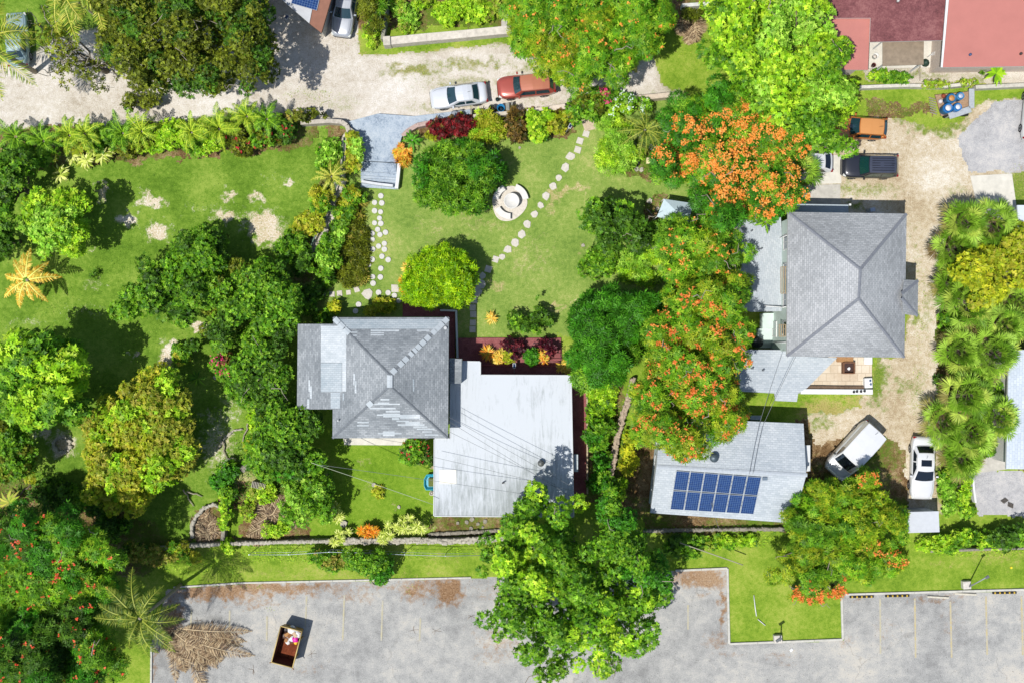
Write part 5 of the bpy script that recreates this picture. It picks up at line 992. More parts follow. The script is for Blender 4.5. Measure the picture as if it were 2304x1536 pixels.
# entrance plants
rosette('orange-yellow croton in a pot at the top of the entrance steps', 905, 338, .7, .42, 40, 'croton', 4, heads=7, spread=.6)
T('potted_croton', 'golden leaved plant below the orange croton, beside the entrance steps', 'bush', [(908, 362, 13, 12)], .3, .9, .18, 'narrow', ['croton'])
feather_palm('small blue-green cycad beside the orange croton', 927, 316, .9, .85, 14, 'deep', 33, name='cycad', cat='palm', nl=16, lw=.3, wd=.04, tr=.08, parts=False)
T('border_shrub', 'pale green flowering shrub left of the entrance steps', 'bush', [(796, 345, 24, 44), (800, 375, 18, 30)], .6, 1.9, .3, 'broad', ['limeb', 'yelgr', 'mid'])
T('border_shrub', 'silvery shrub against the curved wall left of the entrance', 'bush', [(742, 345, 26, 36), (728, 372, 22, 20)], .5, 1.7, .3, 'broad', ['limeb', 'mid', 'yelgr'])
feather_palm('small yellow-green palm growing at the curved garden wall', 745, 398, 2.2, 1.5, 16, 'coco', 22, name='areca_palm', nl=26, lw=.4, wd=.05, tr=.08, parts=False)
for i, (lo, z, pl_, lb) in enumerate([([(722, 450, 30, 34)], 1.9, ['mid', 'yelgr'], 'yellow-green shrub on the garden wall just below the small palm'), ([(700, 500, 30, 36), (680, 520, 20, 20)], 2.2, ['dark', 'yelgr'], 'dark shrub leaning on the garden wall, level with the pale stones'), ([(655, 560, 38, 40), (680, 590, 30, 30)], 2.6, ['dark', 'mid'], 'dark shrub at the lower left of the pale rubble wall'), ([(738, 580, 30, 38), (742, 545, 22, 22)], 1.8, ['mid', 'limeb'], 'bright shrub at the right foot of the pale rubble wall'), ([(735, 620, 24, 24)], 1.5, ['mid', 'dark'], 'bushy shrub above the square pavers'), ([(778, 470, 28, 34), (790, 440, 26, 20)], 1.5, ['fern', 'mid', 'yelgr'], 'mixed green shrub right of the rubble wall top'), ([(765, 520, 20, 34)], 1.3, ['limeb', 'mid'], 'pale leafy shrub between the rubble wall and the brown fern patch')]):
    T('border_shrub', lb, 'bush', lo, .4, z, .32, 'broad', pl_)
T('fern_patch', 'brown-green fern patch left of the round paving discs', 'ferns', [(800, 560, 34, 66), (790, 500, 30, 44), (790, 620, 44, 22), (812, 450, 16, 24)], .1, .55, .24, 'narrow', ['fern', 'fern', 'olive'], trunk=False, rough=.3)
# ---- left lawn trees
T('lime_tree', 'round lime-green tree near the left edge, above the golden palm', 'tree', [(125, 500, 78, 70), (90, 480, 50, 46), (150, 530, 50, 46), (170, 470, 36, 36), (110, 550, 46, 28)], 1.8, 5.4, .5, 'broad', ['lime', 'limeb', 'lime'])
T('shade_tree', 'big round bright-green tree at the left with a long shadow on the lawn', 'tree', [(90, 830, 112, 84), (120, 890, 90, 66), (60, 890, 80, 70), (150, 830, 56, 50), (40, 800, 60, 40)], 2.6, 7.4, .68, 'big', ['mid', 'lime', 'mid'])
T('golden_green_tree', 'large yellow-green tree below the big round tree', 'tree', [(350, 890, 78, 62), (300, 980, 120, 90), (280, 1070, 100, 82), (370, 1000, 70, 90), (244, 1024, 54, 64), (300, 1120, 60, 36), (360, 1060, 50, 56)], 2, 5.2, .55, 'broad', ['yelgr', 'yelgr2', 'lime', 'yelgr'])
T('orchard_tree', 'spreading dark green tree in the centre of the left lawn', 'tree', [(450, 560, 76, 56), (430, 600, 70, 50), (370, 630, 72, 56), (460, 640, 66, 50), (330, 680, 56, 40), (400, 690, 60, 34), (480, 590, 42, 50), (290, 700, 36, 24)], 1.8, 5.2, .55, 'broad', ['mid', 'dark', 'mid'])
T('orchard_tree', 'dark leafy tree directly left of the shingle-roofed house', 'tree', [(600, 640, 62, 60), (610, 720, 58, 66), (580, 790, 56, 56), (640, 690, 36, 50), (550, 690, 50, 50), (610, 850, 50, 60), (560, 860, 46, 46)], 2, 5.6, .6, 'fine', ['dark', 'mid', 'mid'], twigs=6)
T('orchard_tree', 'small dark tree joined to the left side of the tall leafy one', 'tree', [(510, 700, 50, 44), (500, 750, 44, 40), (550, 610, 36, 40), (500, 650, 36, 36)], 1.6, 4.4, .5, 'fine', ['dark', 'mid', 'olive'])
T('garden_tree', 'dark broad-leaved tree at the corner between the small back lawn and the rubble wall', 'tree', [(640, 970, 66, 58), (650, 1030, 70, 62), (600, 1020, 46, 56), (680, 990, 46, 44), (690, 960, 40, 36), (620, 920, 46, 40)], 2, 5, .6, 'broad', ['mid', 'dark', 'deep'])
T('garden_tree', 'bright green bush-like tree below the dark broad-leaved one', 'tree', [(700, 1095, 54, 44), (670, 1140, 50, 40), (720, 1125, 40, 30), (740, 1150, 30, 24), (655, 1095, 30, 26)], 1.2, 3.6, .45, 'fine', ['mid', 'limeb', 'mid'])
T('edge_tree', 'dark tree at the left edge above the lime-green tree', 'tree', [(12, 400, 44, 44), (40, 358, 36, 22), (4, 470, 32, 48)], 2, 5, .5, 'broad', ['dark', 'mid'])
T('edge_tree', 'deep-shaded tree at the left edge beside the lime-green tree', 'tree', [(0, 540, 40, 44)], 1.6, 4, .5, 'broad', ['dark'])
T('edge_tree', 'yellowish fine-leaved tree at the left edge beside the stone ring', 'tree', [(30, 1000, 62, 42), (20, 1050, 66, 40), (58, 1030, 30, 34), (10, 960, 40, 26)], 1.6, 4.2, .42, 'fine', ['yelgr', 'olive', 'mid'])
T('poinciana_tree', 'huge dark green tree with scattered red flowers in the bottom left corner', 'tree', [(60, 1220, 110, 84), (150, 1230, 90, 76), (90, 1320, 140, 100), (180, 1310, 84, 84), (60, 1430, 130, 100), (160, 1420, 90, 84), (220, 1240, 50, 50), (210, 1480, 66, 60), (110, 1520, 130, 60), (10, 1500, 80, 80)], 3, 9, .68, 'feather', ['mid', 'poin', 'deep', 'dark'], fo('red', 1.3, .16, 6), twigs=14)
for i, (lo, z, pl_, lb) in enumerate([([(130, 1110, 60, 34), (190, 1120, 40, 28)], 2.4, ['dark', 'mid'], 'dark undergrowth bush above the red-flowered corner tree'), ([(250, 1180, 44, 34), (220, 1150, 36, 26)], 2.8, ['dark', 'mid'], 'dark shrub in the shade below the yellow-green tree'), ([(300, 1240, 46, 22), (350, 1250, 46, 22)], 1.6, ['dark', 'fern'], 'low dark shrub on the verge left of the coconut palm top'), ([(400, 1240, 36, 18), (440, 1255, 34, 16)], 1.3, ['mid', 'yelgr'], 'scrubby green bush on the verge right of the coconut palm top'), ([(505, 1160, 14, 46), (510, 1110, 20, 26)], 1.5, ['mid', 'lime'], 'bright vine column climbing the short wall by the curved planter'), ([(500, 1080, 30, 26), (520, 1060, 22, 22)], 1.6, ['mid', 'deep'], 'green bush at the upper end of the curved planter'), ([(512, 1225, 14, 22)], 1.1, ['lime'], 'lime vine tuft spilling over the long bottom wall'), ([(582, 940, 22, 36), (572, 1000, 18, 30)], 1.5, ['lime', 'yelgr'], 'yellow-green vine on the rubble wall left of the small back lawn'), ([(590, 1110, 40, 26), (560, 1150, 20, 26), (620, 1190, 46, 14)], 1.0, ['weed', 'lime'], 'pale weedy bush beside the heap of brown fronds')]):
    T('verge_shrub', lb, 'bush', lo, .3, z, .32, 'broad' if i % 2 else 'fine', pl_)
T('hibiscus_bush', 'purplish-red flowering bush in the left lawn near the dark leafy tree', 'bush', [(515, 830, 40, 34), (540, 870, 34, 30)], .6, 2.2, .34, 'broad', ['dark', 'mid', 'brown'], fo('pink', .8, .3, 10), flow_area=[(505, 820, 40, 26), (525, 810, 30, 20)])
T('small_bush', 'yellow-green sapling right of the bare sandy patch in the left lawn', 'bush', [(405, 800, 26, 22)], .4, 1.5, .26, 'broad', ['yelgr', 'mid']); T('small_bush', 'dark sapling left of the small dark tree in the left lawn', 'bush', [(438, 776, 20, 18)], .8, 2.4, .3, 'broad', ['mid', 'dark'])
T('small_bush', 'tiny grey-green bush alone on the left lawn right of the golden palm', 'bush', [(214, 616, 15, 12)], .1, .7, .2, 'sparse', ['dark', 'deep'])
rosette('spiky green agave-like plant at the left of the purplish bush', 445, 850, .5, .9, 18, 'mid', 8, 'spiky_plant', 'plant', wd=.13, rise=.5); rosette('spiky banana-like plant in the shade at the left edge', 20, 1130, .9, 1.2, 16, 'yelgr', 9, 'banana_plant', 'plant', wd=.25, rise=.5)
# hedge along the road, left
hp = [(35, 308, 'green palm at the left end of the roadside hedge', 'mid'), (97, 318, 'second green palm from the left end of the roadside hedge', 'mid'), (155, 305, 'yellowish palm, first of the close pair in the roadside hedge', 'hedgep'), (190, 302, 'yellowish palm, second of the close pair in the roadside hedge', 'hedgep'), (275, 300, 'green palm in the roadside hedge above the variegated plants', 'mid'), (318, 296, 'lighter green palm in the roadside hedge right of the variegated plants', 'hedgep'), (430, 298, 'yellow-gold palm in the middle of the roadside hedge', 'hedgep'), (492, 290, 'large green palm of the roadside hedge, right of the golden one', 'hedgep'), (555, 262, 'pale green palm at the roadside edge of the hedge', 'hedgep'), (600, 268, 'dark green palm at the right end of the roadside hedge', 'mid')]
for i, (x, y, lb, pn) in enumerate(hp): feather_palm(lb, x, y, 2.3, 1.6 if i != 7 else 2.1, 18, pn, 40 + i, name='hedge_palm', group='palms in the roadside hedge', nl=30, lw=.5, wd=.05, tr=.08, parts=False, rise=(.2, 1.6), droop=(.5, 1.2))
hs = [([(40, 345, 44, 24)], ['mid', 'limeb'], 'pale green shrub under the left-end palms of the hedge'), ([(105, 355, 34, 24)], ['olive', 'mid'], 'olive shrub under the second palm of the hedge'), ([(240, 306, 40, 30), (215, 318, 24, 20)], ['mid', 'dark'], 'dark shrub behind the variegated plants of the hedge'), ([(285, 330, 40, 22), (360, 320, 40, 28)], ['mid', 'lime', 'olive'], 'mixed green shrub in the hedge right of the variegated plants'), ([(385, 306, 40, 30)], ['mid', 'lime'], 'olive-green shrub left of the golden palm in the hedge'), ([(455, 318, 44, 32)], ['mid', 'lime'], 'dark shrub under the large green palm of the hedge'), ([(530, 310, 34, 26), (545, 330, 26, 20)], ['olive', 'mid'], 'red-flowered shrub near the right end of the hedge'), ([(600, 310, 46, 28), (640, 295, 34, 26)], ['mid', 'olive', 'dark'], 'leafy shrub mass at the right end of the hedge'), ([(670, 262, 46, 18), (710, 258, 26, 12)], ['fern', 'olive'], 'scrubby brownish shrub at the road edge, end of the hedge'), ([(0, 365, 30, 24)], ['dark'], 'dark shrub at the far left end of the hedge')]
for i, (lo, pl_, lb) in enumerate(hs): T('hedge_shrub', lb, 'bush', lo, .5, 2.4, .32, 'fine' if i % 2 else 'broad', pl_, fo('crimson', .6, .16, 5) if i in (6, 7) else None, group='shrubs in the roadside hedge')
for i, (x, y, lb) in enumerate([(160, 350, 'left variegated yellow-edged plant in front of the hedge'), (195, 362, 'second variegated plant in front of the hedge'), (232, 348, 'right variegated plant in front of the hedge'), (135, 395, 'small variegated plant apart at the lawn edge of the hedge'), (215, 335, 'variegated plant tucked behind the other ones in the hedge')]): rosette(lb, x, y, .8, .75, 26, 'varieg', 60 + i, 'variegated_plant', 'plant', 'variegated plants of the hedge', .16, .6, 3, .35)
rosette('small dark rosette plant at the left end of the variegated ones', 175, 335, .9, .7, 26, 'yelgr', 71, 'variegated_plant', 'plant', None, .14, .6, 3, .4)
# planters at the terrace
rosette('yellow strap-leaved croton at the left end of the red planter', 1100, 795, .7, .7, 30, 'croton', 81, heads=4, spread=.5); rosette('yellow-orange croton in the middle-left of the red planter', 1122, 800, .7, .5, 30, 'gold', 82, heads=6, spread=.45)
T('planter_bush', 'round yellow-green bush in the red planter beside the dark red croton', 'bush', [(1148, 798, 18, 19)], .5, 1.2, .2, 'fine', ['yelgr', 'lime'], clipd=1); T('planter_bush', 'round clipped green bush in the red planter', 'bush', [(1195, 801, 20, 20)], .5, 1.3, .2, 'fine', ['mid', 'deep'], clipd=1)
T('croton_bush', 'dark purple croton behind the round yellow-green bush', 'bush', [(1140, 772, 14, 10), (1165, 780, 15, 16), (1160, 800, 10, 14)], .5, 1.5, .22, 'broad', ['purple']); T('croton_bush', 'dark purple croton at the right end of the red planter', 'bush', [(1222, 774, 22, 14), (1240, 790, 12, 16)], .5, 1.6, .22, 'broad', ['purple'])
rosette('orange croton in front of the right-hand purple one', 1218, 798, .9, .4, 26, 'croton', 83, heads=9, spread=.6)
rosette('yellow croton at the railing end of the red terrace', 1272, 822, .7, .45, 26, 'gold', 84, heads=6, spread=.5)
rosette('yellow-orange rosette plant alone on the lawn above the terrace', 1107, 716, .35, .7, 46, 'gold', 85, 'bromeliad', 'plant', wd=.1)
T('lawn_shrub', 'loose dark green shrub on the lawn above the red terrace', 'bush', [(1165, 720, 28, 22), (1205, 715, 32, 24), (1232, 722, 16, 14), (1213, 672, 7, 9), (1185, 740, 36, 10)], .4, 1.7, .26, 'broad', ['dark', 'mid'], fill=.8, under=.3)
T('dark_border_shrub', 'low dark shrub with yellow flecks against the north wall of the shingle-roofed house', 'bush', [(860, 688, 34, 17), (835, 697, 16, 12)], .3, 1.0, .22, 'broad', ['dark', 'dark', 'yelgr'])
for i, (x, y, lb) in enumerate([(915, 605, 'yellow croton at the upper left of the clipped lime tree'), (908, 630, 'yellow croton at the left of the clipped lime tree'), (908, 655, 'orange croton at the lower left of the clipped lime tree')]): rosette(lb, x, y, .7, .5, 26, 'croton' if i else 'gold', 90 + i, heads=3, spread=.25)
T('border_shrub', 'yellow-leaved shrub at the upper left corner of the shingle-roofed house', 'bush', [(755, 690, 14, 16)], .4, 1.1, .2, 'big', ['yellow', 'lime']); T('border_shrub', 'green and cream shrub strip leading up to the shingle-roofed house', 'bush', [(725, 712, 24, 12), (705, 700, 16, 14), (735, 700, 16, 8)], .3, 1.0, .2, 'broad', ['mid', 'yelgr']); T('border_shrub', 'dark shrub in the shade left of the square pavers', 'bush', [(700, 660, 30, 24), (690, 690, 22, 18)], .6, 2, .3, 'broad', ['dark', 'mid'])
# bottom border of the small back lawn
bb = [(748, 1155, 1.3, 'varieg', 'pale variegated spiky shrub, uppermost of the bottom border', 9), (767, 1212, 1.2, 'varieg', 'pale variegated spiky shrub on the long wall, left of the orange one', 6), (825, 1200, 1.2, 'orange', 'bright orange croton shrub on the long bottom wall', 10), (873, 1203, 1.5, 'varieg', 'pale spiky shrub just right of the orange one', 7), (910, 1190, 1.7, 'varieg', 'larger pale spiky shrub, second right of the orange one', 9), (938, 1180, 1.7, 'varieg', 'pale spiky shrub at the right end of the bottom border', 6)]
for i, (x, y, z, pn, lb, hd) in enumerate(bb): rosette(lb, x, y, z, .48, 44, pn, 100 + i, 'spiky_shrub', 'bush', 'spiky shrubs of the bottom border', .075, .8, hd, .75)
T('hibiscus_bush', 'dark bush with red blooms beside the flat white roof', 'bush', [(935, 1012, 38, 26), (950, 1030, 26, 16)], .6, 1.9, .3, 'broad', ['mid', 'dark'], fo('crimson', .5, .2, 4)); T('small_bush', 'tiny yellow-green bush in the small back lawn', 'bush', [(852, 1105, 16, 13)], .05, .4, .16, 'sparse', ['yelgr', 'fern'])
T('wall_shrub', 'dark green bush hanging over the verge below the orange croton', 'bush', [(840, 1270, 46, 34), (850, 1295, 30, 22), (800, 1262, 34, 22)], .6, 2.6, .36, 'fine', ['mid', 'deep']); T('wall_shrub', 'scrubby bush on the verge left of the dark green one', 'bush', [(745, 1262, 34, 20), (720, 1250, 26, 16)], .4, 1.4, .28, 'fine', ['mid', 'fern'])
T('side_hedge', 'low glossy green hedge along the east wall, upper part', 'hedge', [(1355, 890, 34, 36), (1350, 930, 34, 34), (1360, 865, 36, 20)], .4, 1.2, .26, 'broad', ['mid', 'lime'], rough=.2, clipd=1); T('side_hedge', 'taller green bushes along the east wall, middle part', 'hedge', [(1345, 985, 26, 34), (1360, 960, 30, 22), (1350, 1035, 22, 28)], .6, 2.2, .3, 'broad', ['mid', 'deep']); T('side_hedge', 'shaded green bush at the lower end of the east wall', 'hedge', [(1350, 1080, 26, 26), (1375, 1100, 24, 24)], .6, 2.0, .3, 'broad', ['mid', 'deep'])
T('yellow_croton', 'yellow-leaved shrub along the retaining wall, upper part', 'bush', [(1418, 985, 14, 18), (1410, 1015, 15, 18)], .6, 1.7, .24, 'big', ['yellow', 'yellow']); T('yellow_croton', 'yellow-leaved shrub along the retaining wall, middle part', 'bush', [(1406, 1050, 18, 20), (1420, 1040, 14, 14)], .6, 1.7, .24, 'big', ['yellow']); T('yellow_croton', 'yellow-leaved shrub along the retaining wall, lowest part', 'bush', [(1398, 1088, 15, 18), (1392, 1115, 14, 14)], .6, 1.6, .24, 'big', ['yellow', 'lime'])
# big bottom trees
T('almond_tree', 'huge bright green tree spreading over the car park at the bottom centre', 'tree', [(1195, 1196, 56, 38), (1150, 1250, 62, 46), (1250, 1250, 80, 70), (1180, 1330, 80, 66), (1280, 1340, 100, 80), (1150, 1400, 60, 50), (1260, 1430, 90, 56), (1370, 1360, 80, 72), (1400, 1440, 60, 44), (1460, 1350, 50, 36), (1350, 1480, 56, 30), (1200, 1470, 46, 36), (1210, 1130, 26, 30), (1298, 1125, 14, 26), (1190, 1155, 30, 24), (1085, 1285, 30, 12), (1260, 1170, 36, 34), (1250, 1500, 50, 24), (1450, 1420, 46, 30)], 4, 10, .58, 'broad', ['mid', 'mid', 'lime', 'mid'], twigs=22, under=.6, rough=.3, fill=.86)
T('almond_tree', 'rounded bright green tree rising at the end of the east hedge', 'tree', [(1390, 1180, 46, 50), (1400, 1240, 66, 56), (1440, 1270, 56, 44), (1470, 1300, 44, 34), (1380, 1140, 26, 22)], 3.5, 9.5, .5, 'fine', ['mid', 'deep', 'mid'], twigs=6)
T('poinciana_tree', 'flat-topped light green tree with orange-red flowers, beside the white panel van', 'tree', [(1850, 1130, 76, 50), (1930, 1130, 66, 56), (1800, 1180, 62, 44), (1870, 1210, 100, 60), (1960, 1200, 78, 56), (1810, 1250, 66, 40), (1920, 1270, 90, 40), (2010, 1255, 46, 36), (1945, 1075, 30, 22), (1850, 1290, 60, 34), (2000, 1160, 30, 26), (1770, 1290, 30, 16)], 2.4, 5.6, .5, 'feather', ['poin2', 'poin', 'poin2', 'mid'], fo('redor', 2.6, .3, 9), flow_area=[(1990, 1080, 0.1, 0.1), (1940, 1072, 30, 20), (1985, 1245, 34, 20), (2030, 1262, 28, 18), (1920, 1300, 24, 14), (1860, 1315, 46, 16), (1800, 1335, 46, 16), (1830, 1350, 26, 10), (1780, 1318, 26, 14), (2010, 1270, 40, 14)], rough=.2, twigs=8)
for i, (x, y) in enumerate([(1790, 1340), (1835, 1348), (1880, 1330)]): T('low_blossom_sprig', ['leftmost low spray of orange-red blossom over the grass island', 'middle low spray of orange-red blossom over the grass island', 'rightmost low spray of orange-red blossom over the grass island'][i], 'blossom', [(x, y, 26, 9), (x + 12, y - 12, 16, 8)], 1.6, 2.1, .24, 'feather', ['poin2'], fo('redor', 4, .22, 10), 'blossom sprays under the flat-topped tree', twigs=2)
T('hedge_mass', 'sprawling green shrub behind the small shed', 'bush', [(2160, 1210, 60, 24), (2110, 1225, 50, 18), (2220, 1215, 40, 20)], .5, 2.0, .34, 'fine', ['mid', 'lime']); T('hedge_mass', 'darker shrub at the bottom right edge of the yard', 'bush', [(2270, 1210, 46, 22), (2310, 1200, 30, 24)], .5, 2.2, .34, 'broad', ['mid', 'dark'])
T('vine_hedge', 'narrow green vine hedge between the white coupe and the paved yard', 'hedge', [(2170, 1110, 14, 40), (2172, 1075, 12, 20), (2175, 1150, 16, 14)], .5, 1.5, .24, 'fine', ['lime', 'mid']); T('weedy_bush', 'weedy bushes right of the white coupe', 'bush', [(2130, 1090, 20, 40), (2138, 1140, 18, 20)], .2, 1.0, .24, 'fine', ['limeb', 'mid', 'weed'])
T('verge_vine', 'sprawling vine on the verge below the solar-panel house', 'vine', [(1560, 1215, 60, 14), (1620, 1220, 50, 16), (1680, 1215, 40, 12)], .2, .9, .26, 'broad', ['lime', 'mid', 'weed'], trunk=False); T('verge_shrub', 'dark shrub in the shade right of the huge bottom tree', 'bush', [(1520, 1225, 34, 20), (1550, 1240, 26, 16)], .4, 1.4, .3, 'broad', ['dark', 'mid'])
# top strip
T('hedge_bush', 'dense olive-green bush right of the silver car', 'bush', [(838, 10, 34, 56), (845, 50, 26, 20)], 1.2, 3.0, .36, 'narrow', ['mid', 'olive']); T('weedy_bush', 'bright yellow-green weeds below the dense bush at the top', 'bush', [(832, 75, 18, 22), (835, 100, 16, 10)], .1, .6, .2, 'fine', ['lime', 'weed'])
for i, (lo, lb) in enumerate([([(920, 40, 30, 30), (900, 15, 24, 24)], 'dark-edged bright bush at the left of the walled top yard'), ([(1010, 30, 36, 30), (1040, 10, 30, 20)], 'lime weed clump in the middle of the walled top yard'), ([(1085, 30, 34, 30), (1120, 10, 30, 30)], 'green bush at the right of the walled top yard'), ([(950, 8, 30, 16)], 'bright bush at the very top edge of the walled yard')]): T('yard_bush', lb, 'bush', lo, .1, 1.0, .26, 'fine', ['lime', 'weed', 'limeb'], rough=.3)
T('climber', 'leafy climber on the wall corner by the two adjoining top gardens', 'bush', [(1630, 25, 26, 20), (1640, 60, 20, 14)], .6, 2.0, .3, 'broad', ['limeb', 'lime']); T('brush_pile', 'brown brush pile with green edge beside the top wall', 'brush', [(1560, 32, 34, 12)], .2, .9, .24, 'narrow', ['brown', 'olive'])
rosette('banana-like plant beside the salmon roof at the top right', 2243, 165, 1.3, 1.0, 16, 'lime', 130, 'banana_plant', 'plant', wd=.28, rise=.45); rosette('small dark plant at the left foot of the banana-like plant', 2210, 160, .6, .5, 16, 'dark', 131, 'banana_plant', 'plant', wd=.2)
T('wall_vine', 'green vine spilling over the top right garden wall, left part', 'vine', [(2010, 175, 60, 12), (1975, 165, 30, 12)], .3, 1.2, .24, 'fine', ['lime', 'mid']); T('wall_vine', 'green vine on the top right garden wall near the banana plant', 'vine', [(2105, 190, 50, 7), (2170, 186, 40, 6)], .3, 1.0, .2, 'fine', ['lime', 'weed'])
# right strip
fans = [(2170, 500, 3.2, 'uppermost large fan palm of the right-hand row'), (2235, 505, 3.0, 'fan palm next to the concrete slab, right of the uppermost one'), (2150, 560, 2.6, 'fan palm leaning toward the drive above the yellow-green tree'), (2150, 640, 2.6, 'fan palm at the left foot of the yellow-green tree'), (2180, 680, 3.4, 'tall fan palm directly below the left side of the yellow-green tree'), (2260, 735, 3.0, 'fan palm at the right edge above the pale blue-grey roof'), (2160, 790, 3.0, 'fan palm in the middle of the row, on the drive side'), (2235, 795, 3.4, 'fan palm in the middle of the row, on the roof side'), (2190, 845, 2.6, 'small fan palm tucked between the middle and lower palms'), (2175, 890, 3.8, 'largest fan palm of the lower group'), (2245, 940, 3.0, 'fan palm beside the pale blue-grey roof in the lower group'), (2125, 950, 2.4, 'low fan palm reaching over the drive above the white coupe'), (2185, 975, 2.8, 'fan palm right of the white coupe\'s tail'), (2165, 1030, 2.2, 'lowest fan palm, right beside the white coupe'), (2285, 560, 2.2, 'fan palm at the right edge above the yellow-green tree'), (2290, 690, 2.4, 'fan palm hanging over the right edge beside the yellow-green tree'), (1796, 322, 3.0, 'grey-green fan palm beside the half-hidden white car'), (1800, 385, 2.6, 'small fan palm below the half-hidden white car')]
for i, (x, y, z, lb) in enumerate(fans): fan_palm(lb, x, y, z, (1.6 + .45 * ((i * 37) % 10) / 10) + .1 * (z - 2.5) - (.45 if i > 15 else 0), 34 if i < 16 else 20, 'fan', 200 + i, 'fan palms of the right-hand row' if i < 16 else 'fan palms by the half-hidden car', .92)
T('yellow_green_tree', 'yellow-green tree growing among the fan palms at the right edge', 'tree', [(2200, 600, 48, 44), (2250, 580, 50, 46), (2290, 550, 34, 40), (2225, 650, 44, 34), (2215, 680, 30, 24), (2170, 610, 26, 24), (2290, 610, 28, 28)], 2.6, 5.4, .45, 'broad', ['yellow', 'yellow', 'yelgr'])
for i, (lo, lb) in enumerate([([(2150, 720, 40, 26)], 'green undergrowth between the upper and middle fan palms'), ([(2120, 860, 20, 30)], 'low green undergrowth on the drive side of the fan palms'), ([(2210, 1000, 40, 26)], 'green undergrowth at the lowest fan palms'), ([(2260, 870, 20, 30)], 'undergrowth between the fan palms and the pale blue-grey roof')]): T('undergrowth', lb, 'bush', lo, .3, 1.6, .34, 'broad', ['dark', 'mid'])
# coconut palms
feather_palm('tall coconut palm at the edge of the car park, bottom left', 312, 1392, 8.2, 3.2, 18, 'coconut_green', 301, (.3, .5), nl=60, lw=.52, wd=.042, tr=.12, rise=(0, 1.1), droop=(.4, 1.2))
feather_palm('short golden-leaved coconut palm near the left edge', 58, 630, 2.6, 2.25, 10, 'gold', 302, nl=34, lw=.5, wd=.09, tr=.13, azs=[1.45, .15, 5.4, 4.35, 3.75, 3.0, 2.2, 1.8, .7, 4.9], rise=(.2, .5), droop=(.5, .9))
feather_palm('yellow-green coconut palm cut off by the left edge near the top', -40, 95, 8, 4.0, 16, 'coco', 303, nl=44, lw=.75, wd=.07); feather_palm('yellow-green coconut palm hanging down from the top edge, left', 135, -30, 7, 3.6, 16, 'coco', 304, nl=44, lw=.7, wd=.07); feather_palm('coconut palm at the top edge between the scraggly and the olive tree', 215, -10, 6.4, 2.9, 14, 'coco', 305, nl=40, lw=.62, wd=.06)
feather_palm('sparse palm peeping from below the orange-blossomed tree onto the porch roof', 1722, 500, 4.2, 1.0, 9, 'mid', 306, name='hedge_palm', nl=14, lw=.3, wd=.08, parts=False)
# dead fronds heap
def frond_heap(label, x, y, spans, seed, palc='dry', name='dead_fronds'):
    rs = np.random.RandomState(seed); c = P(x, y); Vs, Ts = [], []
    for (dx, dy, az, L_, z) in spans:
        V, T_ = frond_quads((c.x + dx, c.y + dy, z), az, L_, .25, .3, PAL[palc], rs, int(30 * L_ / 2) + 14, .78, .05, vshape=.3, rw=.03); V[:, :, 2] = np.maximum(V[:, :, 2], .04); Vs.append(V); Ts.append(T_)
    ob = quads_mesh(name, np.concatenate(Vs) - np.array([c.x, c.y, 0]), np.concatenate(Ts), LEAF); ob.location = (c.x, c.y, 0); return tag(ob, label, 'dead fronds')
rnq = random.Random(5)
frond_heap('heap of dry brown palm fronds lying on the car park beside the coconut palm', 455, 1450, [(-2.3 + rnq.uniform(-.4, .9), 1.5 + rnq.uniform(-.9, .2), -.12 - 1.35 * (k % 12) / 11 + rnq.uniform(-.12, .12), rnq.uniform(2.6, 5.2) * (1.1 if k % 12 < 4 else .8), rnq.uniform(.1, .5)) for k in range(24)] + [(rnq.uniform(-1.6, .8), rnq.uniform(-1.8, .8), rnq.uniform(-1.9, .1), rnq.uniform(1, 1.9), .3) for k in range(12)], 5)
frond_heap('heap of brown fronds on the bare soil left of the small back lawn', 610, 1165, [(rnq.uniform(-.6, .6), rnq.uniform(-.8, .8), rnq.uniform(0, 6.28), rnq.uniform(1.2, 2.2), rnq.uniform(.1, .4)) for k in range(22)], 6)
frond_heap('heap of straw-coloured fronds at the top beside the big lime-green tree', 1552, 55, [(rnq.uniform(-.6, .6), rnq.uniform(-.2, .6), -1.6 + rnq.uniform(-.7, .7), rnq.uniform(1.0, 1.6), rnq.uniform(.1, .4)) for k in range(14)], 7)
frond_heap('brown mulch of fronds inside the curved stone planter', 470, 1180, [(rnq.uniform(-.5, .5), rnq.uniform(-.8, .8), rnq.uniform(0, 6.28), rnq.uniform(.6, 1.1), rnq.uniform(.05, .2)) for k in range(18)], 8)
tufts('weeds', [(935, 160, 60, 12), (1060, 145, 100, 10), (2060, 245, 100, 26), (1960, 240, 60, 20), (700, 215, 60, 18), (900, 100, 110, 10), (1000, 105, 140, 8), (1560, 130, 40, 34), (2140, 270, 30, 20), (560, 1318, 60, 8), (930, 1325, 16, 12), (605, 1372, 12, 8), (1960, 850, 20, 60), (1850, 900, 80, 16), (2070, 700, 14, 100), (2060, 880, 16, 60), (1920, 430, 50, 14), (2290, 420, 16, 50)], 34, .15, .03, 'weed', 1)
tufts('lawn_tufts', [(350, 700, 330, 340), (600, 400, 150, 90), (100, 700, 100, 80)], 9, .13, .03, 'mid', 2); tufts('verge_weeds', [(700, 1245, 260, 20), (450, 1270, 100, 20), (1650, 1215, 160, 16), (2200, 1235, 120, 16), (1060, 1235, 60, 12), (500, 1240, 60, 12)], 60, .2, .035, 'lime', 3, .25)
tufts('bed_weeds', [(770, 470, 40, 110), (720, 540, 30, 90), (600, 1120, 70, 60), (1400, 960, 20, 60), (560, 1050, 40, 80), (1480, 480, 30, 40), (380, 310, 330, 26), (1100, 300, 160, 14), (1440, 370, 34, 24), (2190, 700, 60, 200), (60, 1110, 120, 60), (1640, 1190, 150, 10)], 55, .22, .045, 'mid', 4, .2)
